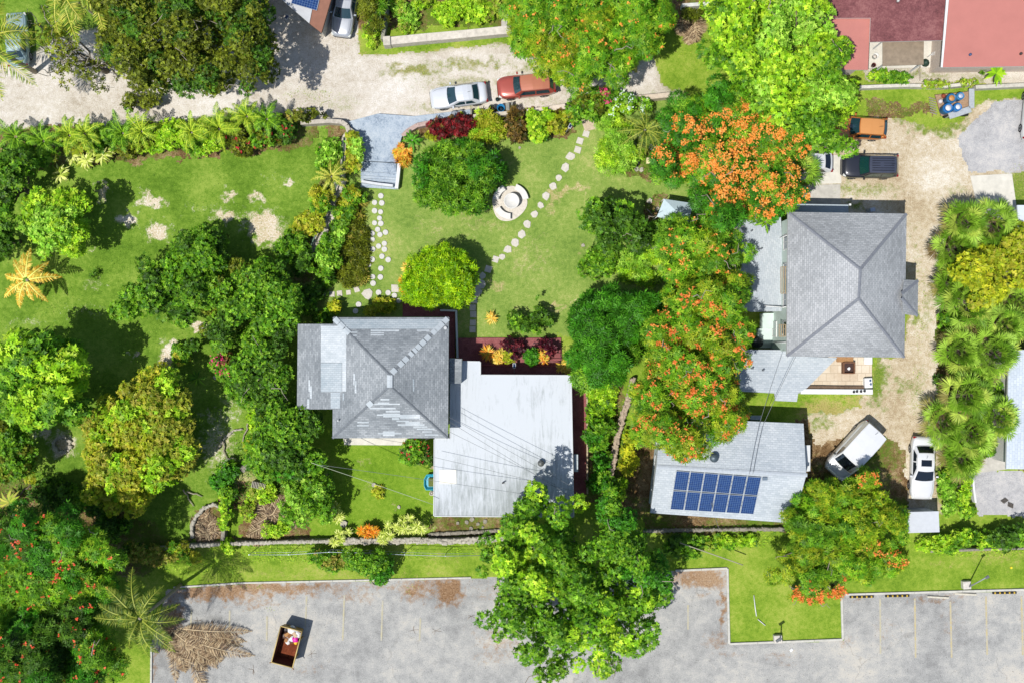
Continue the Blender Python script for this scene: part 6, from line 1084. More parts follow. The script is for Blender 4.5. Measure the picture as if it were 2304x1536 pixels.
# ================================================================ WALLS, FURNITURE, SMALL THINGS
STW = paint((188, 182, 166), .95, 0, .35, 5, .8); STG = paint((154, 148, 134), .95, 0, .4, 5, .9)
def rubble(label, pts, wd, h, mat, seed, name='stone_wall', cat='wall', per=5.5, r=.16):
    """dry-stone wall of many uneven stones, one continuous piece"""
    rn = random.Random(seed); Q = [P(x, y, h) for x, y in pts]; mb = MB()
    for i in range(len(Q) - 1):
        a, b_ = Q[i], Q[i + 1]; d = b_ - a; L_ = d.length; n = max(2, int(L_ * per)); pr = Vector((-d.y, d.x, 0)).normalized(); an = math.atan2(d.y, d.x)
        mb.box((a + b_) / 2 - Vector((0, 0, h / 2 + .03)), (L_, wd * .8, h), an)
        for k in range(n):
            for s in (-1, 1) if wd > .3 else (0,):
                p = a + d * ((k + rn.uniform(.1, .9)) / n) + pr * s * wd * rn.uniform(.1, .38); rr = r * rn.uniform(.6, 1.3); mb.box((p.x, p.y, h - rr * .35 + rn.uniform(-.05, .04)), (rr * 2.1, rr * 1.5, rr * 1.3), an + rn.uniform(-.5, .5), 0, rr * .3, (rn.uniform(-.15, .15), rn.uniform(-.15, .15)))
    c = Q[0]; return solo(name, mb, mat, label, cat, (c.x, c.y, 0))
rubble('pale stone wall along the verge, left half from the curved planter to the orange croton', [(340, 1236), (420, 1228), (540, 1222), (640, 1219), (760, 1217)], .3, .8, STW, 1)
rubble('long pale stone wall along the verge, right half ending under the huge tree', [(770, 1217), (900, 1216), (1010, 1217), (1110, 1213), (1150, 1212)], .42, .8, STW, 2)
rubble('stone wall along the foot of the solar-panel house', [(1450, 1194), (1560, 1192), (1700, 1190), (1780, 1190)], .22, .5, STG, 3)
rubble('collapsed pale rubble wall running down between the two gardens', [(768, 400), (752, 440), (735, 500), (715, 540), (700, 580)], .95, .4, paint((206, 198, 184), .95, 0, .35, 5, .9), 4, per=9, r=.2)
rubble('rubble wall fragment hidden in shrubs left of the small back lawn', [(602, 925), (590, 960), (570, 1010), (545, 1060)], .35, .7, STG, 5)
rubble('curved stone edging of the brown planter at the lower left', [(432, 1210), (430, 1185), (440, 1162), (458, 1143), (480, 1134), (492, 1140)], .26, .5, STW, 6)
rubble('short white stone wall above the curved planter', [(497, 1084), (500, 1060), (505, 1040), (515, 1032), (528, 1034)], .22, .6, STW, 7)
rubble('arc of pale stones on the grass left of the rubble wall fragment', [(490, 1010), (505, 985), (525, 968), (545, 965)], .16, .2, STW, 8, r=.11)
rubble('rough retaining wall between the east hedge and the yellow shrubs', [(1424, 852), (1416, 890), (1408, 920), (1394, 960), (1384, 1010), (1378, 1050), (1366, 1090), (1358, 1130)], .42, .7, paint((186, 168, 146), .95, 0, .35, 5, .9), 9, per=7)
rubble('low stone edging along the dirt at the foot of the flat-roofed house', [(965, 1202), (1040, 1198), (1110, 1194), (1150, 1190)], .3, .25, STG, 10)
wall_thing('long whitewashed concrete wall along the top yard above the road', [(868, 93), (960, 84), (1050, 76), (1150, 66)], .62, .9, paint((216, 208, 194), .9, 0, .2, 3, .3), seg=3, name='concrete_wall')
wall_thing('square end pillar of the whitewashed wall of the top yard', [(862, 92), (878, 91)], .7, 1.05, paint((206, 200, 186), .9, 0, .2, 4, .3), name='wall_pillar', cat='pillar', seg=5)
wall_thing('thin mossy wall running up from the end pillar beside the dense bush', [(860, 88), (868, 40), (874, -20)], .28, .9, paint((150, 150, 132), .9, 0, .35, 5), name='concrete_wall')
wall_thing('white garden wall section below the red SUV', [(1186, 252), (1272, 239)], .42, .9, paint((222, 208, 192), .9, 0, .15, 4, .3), name='garden_wall')
wall_thing('beige garden wall section between the pink-flowered shrub and the orange-blossomed tree', [(1428, 221), (1480, 216), (1530, 211)], .4, .9, paint((212, 196, 176), .9, 0, .15, 4, .3), name='garden_wall')
wall_thing('hidden length of garden wall behind the bushes above the lawn', [(1064, 262), (1120, 256), (1180, 252)], .3, .7, paint((206, 196, 180), .9, 0, .15, 4), name='garden_wall')
wall_thing('red-stained curved wall from the entrance apron to the dark red croton', [(906, 306), (918, 294), (938, 282), (985, 272)], .34, .75, paint((190, 166, 156), .9, 0, .25, 5, .3), name='curved_wall', seg=.7)
wall_thing('curved grey wall at the left of the entrance apron', [(676, 276), (740, 272), (768, 274), (780, 282), (784, 295), (774, 310), (772, 350), (768, 400)], .34, .85, paint((196, 188, 174), .9, 0, .25, 5, .3), name='curved_wall', seg=.8)
wall_thing('inner curved wall hugging the left edge of the entrance apron', [(786, 290), (800, 300), (812, 322), (818, 345)], .26, .75, paint((200, 196, 188), .9, 0, .2, 5, .3), name='curved_wall', seg=.6)
wall_thing('white side wall right of the entrance steps', [(898, 368), (895, 400), (892, 424)], .26, .62, WHITE, name='step_wall', seg=3)
wall_thing('white front wall across the foot of the entrance steps', [(813, 408), (850, 414), (884, 418)], .2, .5, paint((216, 220, 224), .7, 0, .1, 5), name='step_wall', seg=3)
wall_thing('white upper wall along the verge of the top right garden', [(1935, 196), (2040, 192), (2130, 194), (2185, 188)], .26, .7, paint((216, 212, 200), .9, 0, .2, 4, .3), name='garden_wall')
wall_thing('far right continuation of the top right garden wall', [(2196, 196), (2260, 193), (2330, 190)], .3, .7, paint((202, 198, 186), .9, 0, .2, 4, .3), name='garden_wall')
wall_thing('white wall at the top edge between the two top gardens', [(1535, 12), (1600, 8), (1672, 6)], .28, .9, paint((216, 216, 210), .9, 0, .15, 4), name='garden_wall')
wall_thing('thin white wall right of the vine hedge on the paved yard', [(2188, 1040), (2192, 1100), (2196, 1130)], .16, .6, WHITE, name='garden_wall')
wall_thing('straight wall under the vine column by the curved planter', [(508, 1090), (506, 1150), (500, 1215)], .3, .8, STG, name='garden_wall')
wall_thing('stone wall bordering the verge at the bottom right behind the shrubs', [(2090, 1240), (2200, 1236), (2330, 1232)], .18, .6, STG, name='garden_wall')
# green fence pipe along the rubble wall
mb = MB(); pts = [P(x, y, .95) for x, y in ((774, 310), (770, 380), (752, 430), (730, 490), (705, 540), (680, 600))]; mb.tube(pts, .06, 6)
for p in pts: mb.tube([p, (p.x, p.y, -.1)], .035, 6)
solo('pipe_fence', mb, paint((96, 128, 104), .6, 0, .2, 8), 'green pipe fence following the collapsed rubble wall', 'fence', pts[0])
mb = MB(); pts = [P(x, y, 1.5) for x, y in ((560, 1247), (650, 1247), (740, 1241), (830, 1243), (910, 1247), (1002, 1250), (1100, 1248))]; mb.tube(pts, .022, 5); mb.tube([p - Vector((0, 0, .9)) for p in pts], .01, 4)
for p in pts: mb.tube([(p.x, p.y, 1.52), (p.x, p.y, -.1)], .03, 6)
solo('wire_fence', mb, paint((176, 190, 196), .4, .5, .1, 8), 'thin galvanised wire fence along the verge below the long stone wall', 'fence', pts[0])
mb = MB(); pts = [P(x, y, 1.4) for x, y in ((2088, 1234), (2212, 1233), (2330, 1230))]; mb.tube(pts, .03, 5)
for p in pts: mb.tube([p, (p.x, p.y, -.1)], .03, 6)
solo('wire_fence', mb, paint((56, 66, 56), .6), 'dark wire fence along the verge at the bottom right', 'fence', pts[0])
mb = MB()
for i in range(9): q = P(570 + i * 3.5, 1087 + i * .8, .5); mb.box((q.x, q.y, .45), (.05, .5, .9), -.2, 0, 0)
q = P(584, 1091, .8); mb.box((q.x, q.y, .7), (1.1, .04, .05), -.2); solo('picket_panel', mb, paint((186, 180, 164), .9, 0, .3, 9), 'small grey picket panel under the dark broad-leaved tree', 'fence', (q.x, q.y, 0))
# garden table with curved benches
tb = wthing('garden_table', 'round white concrete garden table in the middle of its paved circle', 'table', P(1151, 455)); q = P(1151, 455)
WC = paint((232, 230, 224), .85, 0, .08, 5, .2); WG = paint((222, 214, 200), .9, 0, .16, 5, .3)
mb = MB(); mb.lathe((q.x, q.y, .05), [(.3, 0), (.25, .1), (.22, .6)], 16); mb.build('pedestal', WC, tb)
mb = MB(); mb.lathe((q.x, q.y, .64), [(.5, 0), (.62, .03), (.62, .09), (.56, .1), (.54, .07), (.001, .07)], 32); mb.build('table_top', WC, tb)
mb = MB(); mb.loft([[Vector((q.x - .2 + 1.38 * rr * math.cos(a) * (1 + .06 * math.sin(3 * a + 1)), q.y - .12 + 1.38 * rr * math.sin(a) * (1 + .08 * math.sin(2 * a)), z)) for a in [k * math.pi / 20 for k in range(40)]] for rr, z in ((1, -.05), (1, .04), (.97, .05))])
struct('table_paving', mb, WG)
def arc_bench(label, a0, a1, r0=.95, r1=1.42, cx=1149, cy=455):
    c = P(cx, cy); mb = MB(); n = 12; rings = []
    for k in range(n + 1): a = a0 + (a1 - a0) * k / n; rings.append([Vector((c.x + r * math.cos(a), c.y + r * math.sin(a), z)) for r, z in ((r0, .36), (r1, .36), (r1, .46), (r0, .46))])
    mb.loft(rings)
    for f in (.2, .8): a = a0 + (a1 - a0) * f; mb.box((c.x + (r0 + r1) / 2 * math.cos(a), c.y + (r0 + r1) / 2 * math.sin(a), .2), (.3, .2, .34), a)
    solo('curved_bench', mb, WC, label, 'bench', (c.x, c.y, 0), 'curved benches round the garden table')
arc_bench('curved concrete bench at the upper right of the round garden table', .15, 1.25); arc_bench('curved concrete bench at the lower left of the round garden table', 3.6, 4.7); arc_bench('curved concrete bench at the upper left of the round garden table', 2.0, 3.0)
rosette('tiny green plant in the centre of the round garden table', 1151, 455, .74, .14, 14, 'lime', 140, 'table_plant', 'plant', wd=.04)
# statue with rocks
sx = wthing('statue', 'narrow white garden statue standing among rocks right of the round glossy tree', 'statue', P(1113, 352)); q = P(1113, 352)
mb = MB(); mb.box((q.x, q.y, .15), (.4, .4, .34), .3, 0, .04); mb.build('plinth', WC, sx); mb = MB(); mb.lathe((q.x, q.y, .3), [(.14, 0), (.17, .1), (.12, .35), (.1, .5), (.13, .68), (.15, .8), (.06, .9), (.05, .93), (.085, .98), (.09, 1.05), (.05, 1.13), (.01, 1.15)], 14); mb.build('figure', paint((206, 208, 206), .8, 0, .15, 8), sx)
for i, (x, y, r, lb) in enumerate([(1125, 366, .26, 'white rock right below the garden statue'), (1120, 385, .2, 'smaller white rock on the edge of the round glossy tree'), (1128, 395, .22, 'white rock nearest the round garden table'), (1105, 338, .12, 'little rock just above the garden statue'), (1169, 333, .12, 'white stone on the lawn below the brown croton'), (897, 1140, .16, 'white stone at the bottom of the small back lawn'), (841, 1090, .18, 'pale flat stone on the small back lawn'), (773, 1178, .32, 'large white stone under the pale spiky shrub'), (452, 735, .3, 'white stone in the left lawn under the dark tree'), (1490, 622, .24, 'round white boulder beside the flowering tree and lime shrubs'), (1312, 552, .14, 'small white stone at the edge of the round dark bush'), (2276, 1276, .1, 'tiny yellow ball-like fruit on the right-hand verge'), (485, 848, .2, 'white stone beside the purplish-red flowering bush'), (1355, 262, .1, 'small pale stone at the corner of the landing slab'), (1462, 452, .26, 'pale rock left of the blue-white canopy'), (1480, 470, .2, 'smaller pale rock touching the blue-white canopy')]):
    rock('rock', x, y, r, r * .7, STW if i != 11 else paint((240, 220, 40), .5), lb, 'rock' if i != 11 else 'fruit', None, 300 + i)
# stone ring on the left
rn = random.Random(4); c = P(141, 1000); mb = MB()
for k in range(26):
    a = k * 6.28 / 26; rr = .6 + rn.uniform(-.06, .06); s_ = rn.uniform(.1, .2); mb.box((c.x + rr * math.cos(a) * 1.05, c.y + rr * math.sin(a), s_ * .5), (s_ * 1.9, s_ * 1.4, s_ * 1.6), rn.uniform(0, 3), 0, s_ * .25, (.1, -.1))
solo('stone_ring', mb, STW, 'ring of pale stones on the left lawn beside the yellow-green tree', 'stones', (c.x, c.y, 0))
# logs
for i, (x0, y0, x1, y1, lb) in enumerate([(420, 1105, 455, 1116, 'thin pale plank lying on the grass right of the yellow-green tree'), (412, 1100, 436, 1138, 'broken pale branch beside the thin plank'), (520, 1030, 505, 1085, 'pale dead branch leaning on the short white wall'), (500, 990, 520, 1060, 'crossing dead branch above the short white wall'), (560, 945, 545, 1000, 'grey plank leaning in the vine left of the back lawn'), (2068, 145, 2070, 182, 'thin white post lying beside the awning'), (70, 1090, 30, 1120, 'dark dead branch at the left edge below the fine-leaved tree'), (1500, 520, 1455, 470, 'thin pale bare branch beside the blue-white canopy')]):
    mb = MB(); a, b_ = P(x0, y0, .25), P(x1, y1, .12); limb(mb, a, b_, .07, .04, random.Random(i), 5, .3); solo('log' if 'plank' not in lb and 'post' not in lb else 'plank', mb, PALEBARK if i != 6 else BARK, lb, 'wood', (a.x, a.y, 0))
# bins and block by the road
def bin_(label, x, y, rgb, r=.3, h=.75, lid=False, name='bin', cat='bin', inner=(30, 50, 60), group=None, z0=0):
    q = P(x, y, h + z0); t = wthing(name, label, cat, (q.x, q.y, 0), group); mb = MB(); mb.lathe((q.x, q.y, z0), [(r * .8, 0), (r * .84, .05), (r, h), (r * 1.06, h), (r * 1.06, h + .03), (r * .93, h + .03), (r * .8, .25), (.001, .22)], 22); mb.build('body', paint(rgb, .4, 0, .06, 6), t)
    mb = MB(); mb.lathe((q.x, q.y, z0), [(r * .78, .28), (.001, .3)], 18); mb.build('contents', paint(inner, .7, 0, .3, 14), t); return t
bin_('bright blue round bin at the roadside wall below the red SUV', 1127, 243, (30, 120, 170)); bin_('dark bin with a cream rim just left of the bright blue one', 1107, 243, (60, 66, 60), .25, inner=(120, 100, 60)); bin_('small dark green bucket between the white saloon and the red SUV', 1119, 224, (50, 70, 52), .15, .3, name='bucket', cat='bucket')
mb = MB(); q = P(1142, 240, .6); mb.box((q.x, q.y, .3), (.3, .6, .6), .05, 0, .02); mb.box((q.x + .35, q.y + .05, .35), (.12, .6, .7), .05); solo('concrete_block', mb, paint((150, 150, 140), .9, 0, .2, 6), 'grey concrete block pair right of the bright blue bin', 'block', (q.x, q.y, 0))
for i, (x, y, lb) in enumerate([(1023, 257, 'left round grey lid lying on the blue pavement strip'), (1038, 255, 'right round grey lid lying on the blue pavement strip')]): mb = MB(); q = P(x, y, .36); mb.lathe((q.x, q.y, .33), [(.3, 0), (.3, .05), (.2, .08), (.001, .09)], 20); solo('metal_lid', mb, paint((150, 158, 166), .5, .3, .1, 6), lb, 'lid', (q.x, q.y, 0), 'round lids on the pavement strip')
mb = MB(); q = P(1060, 252, .6); mb.box((q.x, q.y, .3), (.14, .5, .6), 0, 0, .02); mb.box((q.x + .6, q.y + .05, .3), (.4, .4, .6), 0, 0, .02); solo('rubble_block', mb, STG, 'broken grey wall blocks at the end of the blue pavement strip', 'block', (q.x, q.y, 0))
# solar garden lamps
def slamp(label, x, y, ang, post):
    t = wthing('solar_lamp', label, 'lamp', P(x, y)); q = P(x, y, 1.1); mb = MB(); mb.box((q.x, q.y, 1.1), (.24, .36, .05), ang, 0, 0, (0, .15)); mb.build('panel_frame', WHITE, t); mb = MB(); mb.box((q.x, q.y, 1.132), (.18, .29, .02), ang, 0, 0, (0, .15)); mb.build('panel', paint((30, 50, 90), .2), t)
    mb = MB(); e = P(*post, .6); mb.tube([(q.x, q.y, 1.08), (e.x, e.y, .6), (e.x, e.y, -.1)], .025, 6); mb.build('post', paint((180, 180, 180), .4, .5), t)
slamp('small white solar lamp standing between the red terrace and the flat white roof', 1157, 822, 0, (1157, 838)); slamp('small solar lamp at the roadside by the grey-roofed house', 645, 39, -.7, (640, 46)); slamp('small solar lamp in the croton bed beside the landing slab', 1283, 284, -.5, (1272, 300))
# light poles with square concrete bases
for (bx, by, tx, ty, hgt, lb) in ((2171, 1313, 2221, 1297, 3.2, 'leaning silver lamp post on a square concrete base at the right-hand verge'), (1748, 1434, 1752, 1438, 2.2, 'short lamp post on a square concrete base at the corner of the grass island')):
    t = wthing('lamp_post', lb, 'lamp post', P(bx, by)); q = P(bx, by); mb = MB(); mb.box((q.x, q.y, .2), (.62, .62, .5), .05, 0, .04); mb.build('base', paint((216, 210, 200), .9, 0, .15, 6, .3), t); e = P(tx, ty, hgt); mb = MB(); mb.tube([(q.x + .15, q.y - .1, .44), (e.x, e.y, hgt)], .06, 8, .04); mb.build('pole', paint((186, 192, 196), .4, .4), t)
    mb = MB(); mb.box((e.x, e.y, hgt + .03), (.5 if hgt < 3 else .3, .22, .1), .6, 0, .03); mb.build('lamp_head', paint((120, 124, 126), .4, .3), t)
# wheel stops, black and yellow
wsp = None
for i, (x, y, lb) in enumerate([(1938, 1341, 'black and yellow striped wheel stop nearest the grass island'), (2018, 1339, 'black and yellow striped wheel stop second from the grass island, partly under weeds'), (2259, 1332, 'black and yellow striped wheel stop at the far right of the car park')]):
    q = P(x, y); t = thing('wheel_stop', lb, 'wheel stop', (q.x, q.y, 0), R(1), 'striped wheel stops')
    if wsp is None:
        mb = MB(); mb.box((0, 0, .07), (1.9, .16, .14), 0, 0, .03); m1 = mb.build('block', paint((36, 36, 36), .8, 0, .2, 8), t).data; mb = MB()
        for k in range(5): mb.box((-.76 + k * .38, 0, .074), (.17, .168, .14), 0, 0, .03)
        m2 = mb.build('stripe', paint((206, 170, 50), .7, 0, .15, 8), t).data; wsp = 1
    else:
        for nm, m in (('block', m1), ('stripe', m2)): o = bpy.data.objects.new(nm, m); col.objects.link(o); o.parent = t
for (x, y, lb) in ((2110, 1342, 'white unpainted wheel stop between the striped ones'), (2172, 1335, 'pale wheel stop half buried near the leaning lamp post')): mb = MB(); q = P(x, y); mb.box((q.x, q.y, .07), (1.7, .15, .14), R(-3), 0, .03); solo('wheel_stop', mb, paint((214, 208, 190), .9, 0, .2, 8), lb, 'wheel stop', (q.x, q.y, 0))
mb = MB(); q = P(1780, 1461); mb.box((q.x, q.y, .04), (.26, .2, .05), .7); solo('paper_cup', mb, WHITE, 'small piece of white litter on the asphalt below the grass island', 'litter', (q.x, q.y, 0))
mb = MB(); a, b_ = P(1696, 1338, .1), P(1699, 1365, .1); mb.tube([a, b_, P(1702, 1385, .05)], .035, 6); solo('white_pipe', mb, WHITE, 'thin white pipe lying on the grass island', 'pipe', (a.x, a.y, 0))
mb = MB(); a, b_ = P(1705, 1392, .1), P(1722, 1406, .1); mb.tube([a, b_], .03, 6); solo('white_pipe', mb, WHITE, 'short pale stick lying on the grass island below the thin pipe', 'pipe', (a.x, a.y, 0))
mb = MB()
for (x, y) in ((2228, 1002), (2228, 1008), (2228, 1014)): q = P(x, y, .3); mb.box((q.x, q.y, .3), (.5, .1, .06))
q = P(2228, 1008, .3); mb.box((q.x - .2, q.y, .15), (.05, .5, .3)); mb.box((q.x + .2, q.y, .15), (.05, .5, .3)); solo('garden_chair', mb, WHITE, 'white slatted garden chair at the lowest fan palms', 'chair', (q.x, q.y, 0))
# canopy tent
ct = wthing('canopy', 'pale blue-white fabric canopy half under the orange-blossomed tree', 'canopy', P(1520, 478)); mb = MB(); q = [P(x, y, z) for x, y, z in ((1478, 488, 2.3), (1494, 448, 2.3), (1560, 458, 2.3), (1548, 508, 2.3))]; pk = P(1520, 474, 2.95)
for i in range(4): mb.face([q[i], q[(i + 1) % 4], pk] if (q[(i + 1) % 4] - q[i]).cross(pk - q[i]).z > 0 else [q[(i + 1) % 4], q[i], pk])
mb.build('fabric', paint((206, 226, 234), .6, 0, .06, 3), ct)
for p in q: mb = MB(); mb.tube([(p.x, p.y, 0), tuple(p)], .025, 6); mb.build('pole', WHITE, ct)
# cooler, pot, ladder
mb = MB(); q = P(1467, 362, .4); mb.box((q.x, q.y, .2), (.85, .45, .4), -.03, 0, .05); mb.box((q.x, q.y, .42), (.88, .48, .05), -.03, 0, .02); solo('cooler_box', mb, paint((236, 226, 170), .5, 0, .05, 5), 'cream cooler box on bare soil right of the round lime bush', 'cooler', (q.x, q.y, 0))
mb = MB(); q = P(1430, 366, .5); mb.lathe((q.x, q.y, 0), [(.2, 0), (.32, .4), (.3, .42), (.2, .1), (.001, .1)], 18); solo('black_pot', mb, paint((44, 46, 50), .5), 'black pot tucked against the right side of the round lime bush', 'pot', (q.x, q.y, 0))
mb = MB(); a, b_ = P(1462, 330, .3), P(1496, 346, .3); d = (b_ - a).normalized(); nr = Vector((-d.y, d.x, 0)) * .17
for s in (-1, 1): mb.tube([a + nr * s, b_ + nr * s], .02, 4)
for k in range(8): p = a.lerp(b_, k / 7); mb.tube([p + nr, p - nr], .014, 4)
solo('ladder', mb, paint((216, 220, 216), .4, .3), 'pale ladder lying on the ground below the areca palm', 'ladder', (a.x, a.y, 0))
for i, (x, y, lb) in enumerate([(1416, 332, 'grey rock group left of the ladder'), (1428, 325, 'grey rock between the lime bush and the ladder'), (1448, 330, 'grey rock at the left end of the ladder'), (1444, 382, 'pale rubble stone below the black pot'), (1432, 380, 'smaller pale rubble stone below the black pot')]): rock('rock', x, y, .2, .14, STG if i < 3 else STW, lb, 'rock', None, 400 + i)
mb = MB(); q = P(1408, 285, .3); mb.box((q.x, q.y, .2), (.55, .8, .1), .8, 0, 0, (.2, .1)); solo('brown_board', mb, paint((150, 110, 90), .9, 0, .2, 8), 'brown board leaning among the bushes left of the areca palm', 'board', (q.x, q.y, 0))
# trailer pen with barrels
PEN = paint((196, 202, 206), .5, .3, .15, 6); tr = wthing('trailer', 'white-framed utility trailer holding blue barrels at the top right', 'trailer', P(2145, 235))
mb = MB(); mb.prism([tuple(P(x, y, .6)[:2]) for x, y in ((2104, 214), (2184, 206), (2184, 240), (2118, 262))], .5, .6); mb.build('bed', paint((170, 140, 112), .9, 0, .3, 8, .3), tr); mb = MB()
for (x0, y0, x1, y1) in ((2186, 200, 2186, 244), (2184, 246, 2135, 262)): a, b_ = P(x0, y0, .85), P(x1, y1, .85); d = b_ - a; mb.box((a + b_) / 2, (d.length, .42 if x0 == 2186 else .5, .12), math.atan2(d.y, d.x), 0, .02); mb.box((a + b_) / 2 - Vector((0, 0, .35)), (d.length, .08, .6), math.atan2(d.y, d.x))
mb.build('side_frame', PEN, tr); mb = MB()
for k in range(7): q = P(2098 + k * .5, 222 + k * 5.5, .5); mb.box((q.x, q.y, .45), (.55, .07, .04), -.3)
mb.build('ramp_slat', paint((150, 144, 130), .8, 0, .3, 8), tr); mb = MB()
for (x, y) in ((2130, 262), (2170, 258)): q = P(x, y, .3); mb.loft([[Vector((q.x + .3 * math.cos(k * math.pi / 8), q.y + dy, .3 + .3 * math.sin(k * math.pi / 8))) for k in range(16)] for dy in (-.1, .1)])
mb.build('wheel', TYRE, tr)
for i, (x, y, r, rgb, lb) in enumerate([(2142, 221, .38, (40, 110, 160), 'large blue barrel with an orange-brown top on the trailer'), (2162, 216, .3, (60, 130, 180), 'smaller blue barrel in the upper right corner of the trailer'), (2134, 243, .38, (30, 110, 180), 'large bright blue barrel with a white top on the trailer'), (2156, 241, .32, (40, 120, 190), 'blue barrel with a small white top at the lower right of the trailer')]):
    q = P(x, y, 1.45); t = wthing('barrel', lb, 'barrel', (q.x, q.y, .6), 'blue barrels on the trailer'); t['_world'] = 1; h_ = .85
    mb = MB(); mb.lathe((q.x, q.y, .6), [(r * .9, 0), (r, .06), (r * .96, h_ / 3), (r, h_ / 3 + .03), (r * .96, h_ * .66), (r, h_ * .7), (r * .93, h_), (r * .86, h_), (r * .84, h_ - .03), (.001, h_ - .03)], 22); mb.build('drum', paint(rgb, .4, 0, .08, 6), t)
    mb = MB(); mb.lathe((q.x, q.y, .6 + h_ - .03), [(r * .6, .0), (r * .6, .03), (.001, .035)], 18); mb.build('lid', paint([(206, 146, 80), (190, 200, 220), (226, 226, 230), (220, 224, 232)][i], .5, 0, .25, 14), t)
for i, (x, y, rgb, lb) in enumerate([(2117, 228, (224, 216, 214), 'white bag at the left end of the trailer'), (2124, 216, (150, 70, 44), 'rust-red sack between the bag and the large barrel')]): mb = MB(); q = P(x, y, .8); mb.lathe((q.x, q.y, .6), [(.12, 0), (.19, .12), (.13, .26), (.01, .3)], 9); solo('sack', mb, paint(rgb, .8, 0, .1, 9), lb, 'sack', (q.x, q.y, .6))
# patio items at the red-roofed house
bin_('round white table on the white patio of the red-roofed house', 1971, 126, (226, 226, 222), .22, .5, name='stool', cat='stool', inner=(210, 200, 190)); bin_('brown clay pot at the lower left of the white patio', 1966, 147, (110, 60, 56), .17, .35, name='clay_pot', cat='pot', inner=(50, 30, 30))
mb = MB(); q = P(2085, 140, .5)
mb.lathe((q.x, q.y, .1), [(.28, 0), (.34, .15), (.2, .4), (.05, .5)], 9); solo('garden_bag', mb, paint((34, 62, 50), .6, 0, .3, 9), 'dark green bag right of the brown awning', 'bag', (q.x, q.y, 0))
mb = MB(); q = P(2100, 138); mb.loft([[Vector((q.x + (.2 + .04 * math.cos(b_)) * math.cos(a) * .8, q.y + (.2 + .04 * math.cos(b_)) * math.sin(a), .18 + .04 * math.sin(b_))) for b_ in [k * math.pi / 3 for k in range(6)]] for a in [k * math.pi / 8 for k in range(17)]], 0, cap=False, smooth=True); solo('red_ring', mb, paint((206, 70, 60), .5), 'red ring toy lying on the white patio', 'toy', (q.x, q.y, 0))
mb = MB(); q = P(2110, 139, .2); mb.box((q.x, q.y, .2), (.12, .32, .12), .1, 0, .03); solo('blue_bottle', mb, paint((40, 110, 200), .4), 'small blue container beside the red ring', 'container', (q.x, q.y, 0))
mb = MB()
for k in range(4): a = P(2096, 126 - k * 2, .9 + .02 * k); mb.tube([a, P(2119, 118 - k * 2.4, .95)], .012, 4)
q = P(2119, 116, 1); mb.tube([(q.x, q.y, 0), (q.x, q.y, 1)], .03, 6); q = P(2097, 122, 1); mb.tube([(q.x, q.y, 0), (q.x, q.y, 1)], .03, 6); solo('drying_rack', mb, WHITE, 'thin-wired drying rack on the right of the white patio', 'rack', (q.x, q.y, 0))
mb = MB(); q = P(2057, 143, .6)
# turquoise paddling thing beside flat house, pallet and buckets
bt = wthing('garden_cart', 'turquoise plastic cart heaped with leaves beside the flat-roofed house', 'cart', P(966, 1085)); mb = MB(); c = P(968, 1084, .5)
mb.loft([[Vector((c.x + x * k, c.y + y * k, z)) for x, y in ((-.5, -.3), (-.35, -.62), (.4, -.62), (.5, -.2), (.5, .5), (.2, .66), (-.3, .6), (-.5, .25))] for k, z in ((.7, .1), (1, .5), (.92, .52), (.65, .25))]); mb.build('tub', paint((60, 176, 200), .4, 0, .06, 5), bt); mb = MB(); mb.box((c.x + .1, c.y, .4), (.5, .7, .22), 0, 0, .08); mb.build('leaf_heap', paint((110, 120, 60), .9, 0, .4, 18, .6), bt)
mb = MB()
for sx in (-.3, .3): mb.loft([[Vector((c.x + sx + dx, c.y - .45 + .14 * math.cos(k * math.pi / 6), .14 + .14 * math.sin(k * math.pi / 6))) for k in range(12)] for dx in (-.04, .04)])
mb.build('wheel', TYRE, bt)
bin_('white round bucket below the turquoise cart', 971, 1109, (220, 214, 204), .17, .4, name='bucket', cat='bucket', inner=(180, 174, 160)); mb = MB(); q = P(972, 1044, .5); mb.box((q.x, q.y, .3), (.3, .6, .6), 0, 0, .02); mb.box((q.x + .02, q.y, .62), (.34, .66, .04)); solo('wooden_crate', mb, WOOD, 'wooden crate between the red-bloomed bush and the turquoise cart', 'crate', (q.x, q.y, 0))
for i, (x, y, r) in enumerate([(1030, 1176, .14), (1050, 1174, .18), (1062, 1168, .2), (1075, 1178, .16), (1092, 1172, .2), (1060, 1188, .18), (1086, 1186, .13)]): rock('rubble_stone', x, y, r, .1, STG, ORD[i] + ' loose grey stone from the left on the bare earth below the flat-roofed house', 'stone', 'loose stones below the flat-roofed house', 500 + i)
mb = MB(); q = P(1700, 939, .5); mb.box((q.x, q.y, .5), (.85, .35, .3), 0, 0, .03); mb.box((q.x, q.y, .25), (.7, .3, .3)); solo('white_cabinet', mb, paint((206, 216, 226), .6), 'small white cabinet in the shade behind the solar-panel house', 'cabinet', (q.x, q.y, 0))
for i, (x, y, rgb, lb, r) in enumerate([(1707, 770, (60, 66, 66), 'dark round tank in the gap beside the mint side steps', .42)]): q = P(x, y, 1); mb = MB(); mb.lathe((q.x, q.y, 0), [(r, 0), (r, .8), (r * .7, .95), (.15, 1.0), (.14, 1.08), (.001, 1.09)], 20); solo('water_tank', mb, paint(rgb, .5), lb, 'tank', (q.x, q.y, 0))
mb = MB(); q = P(1958, 474, .4); mb.box((q.x, q.y, .5), (.4, .3, 1.0), .2, 0, .02); solo('meter_box', mb, paint((190, 200, 220), .5), 'small pale blue box against the north wall of the grey hip-roofed house', 'box', (q.x, q.y, 0))
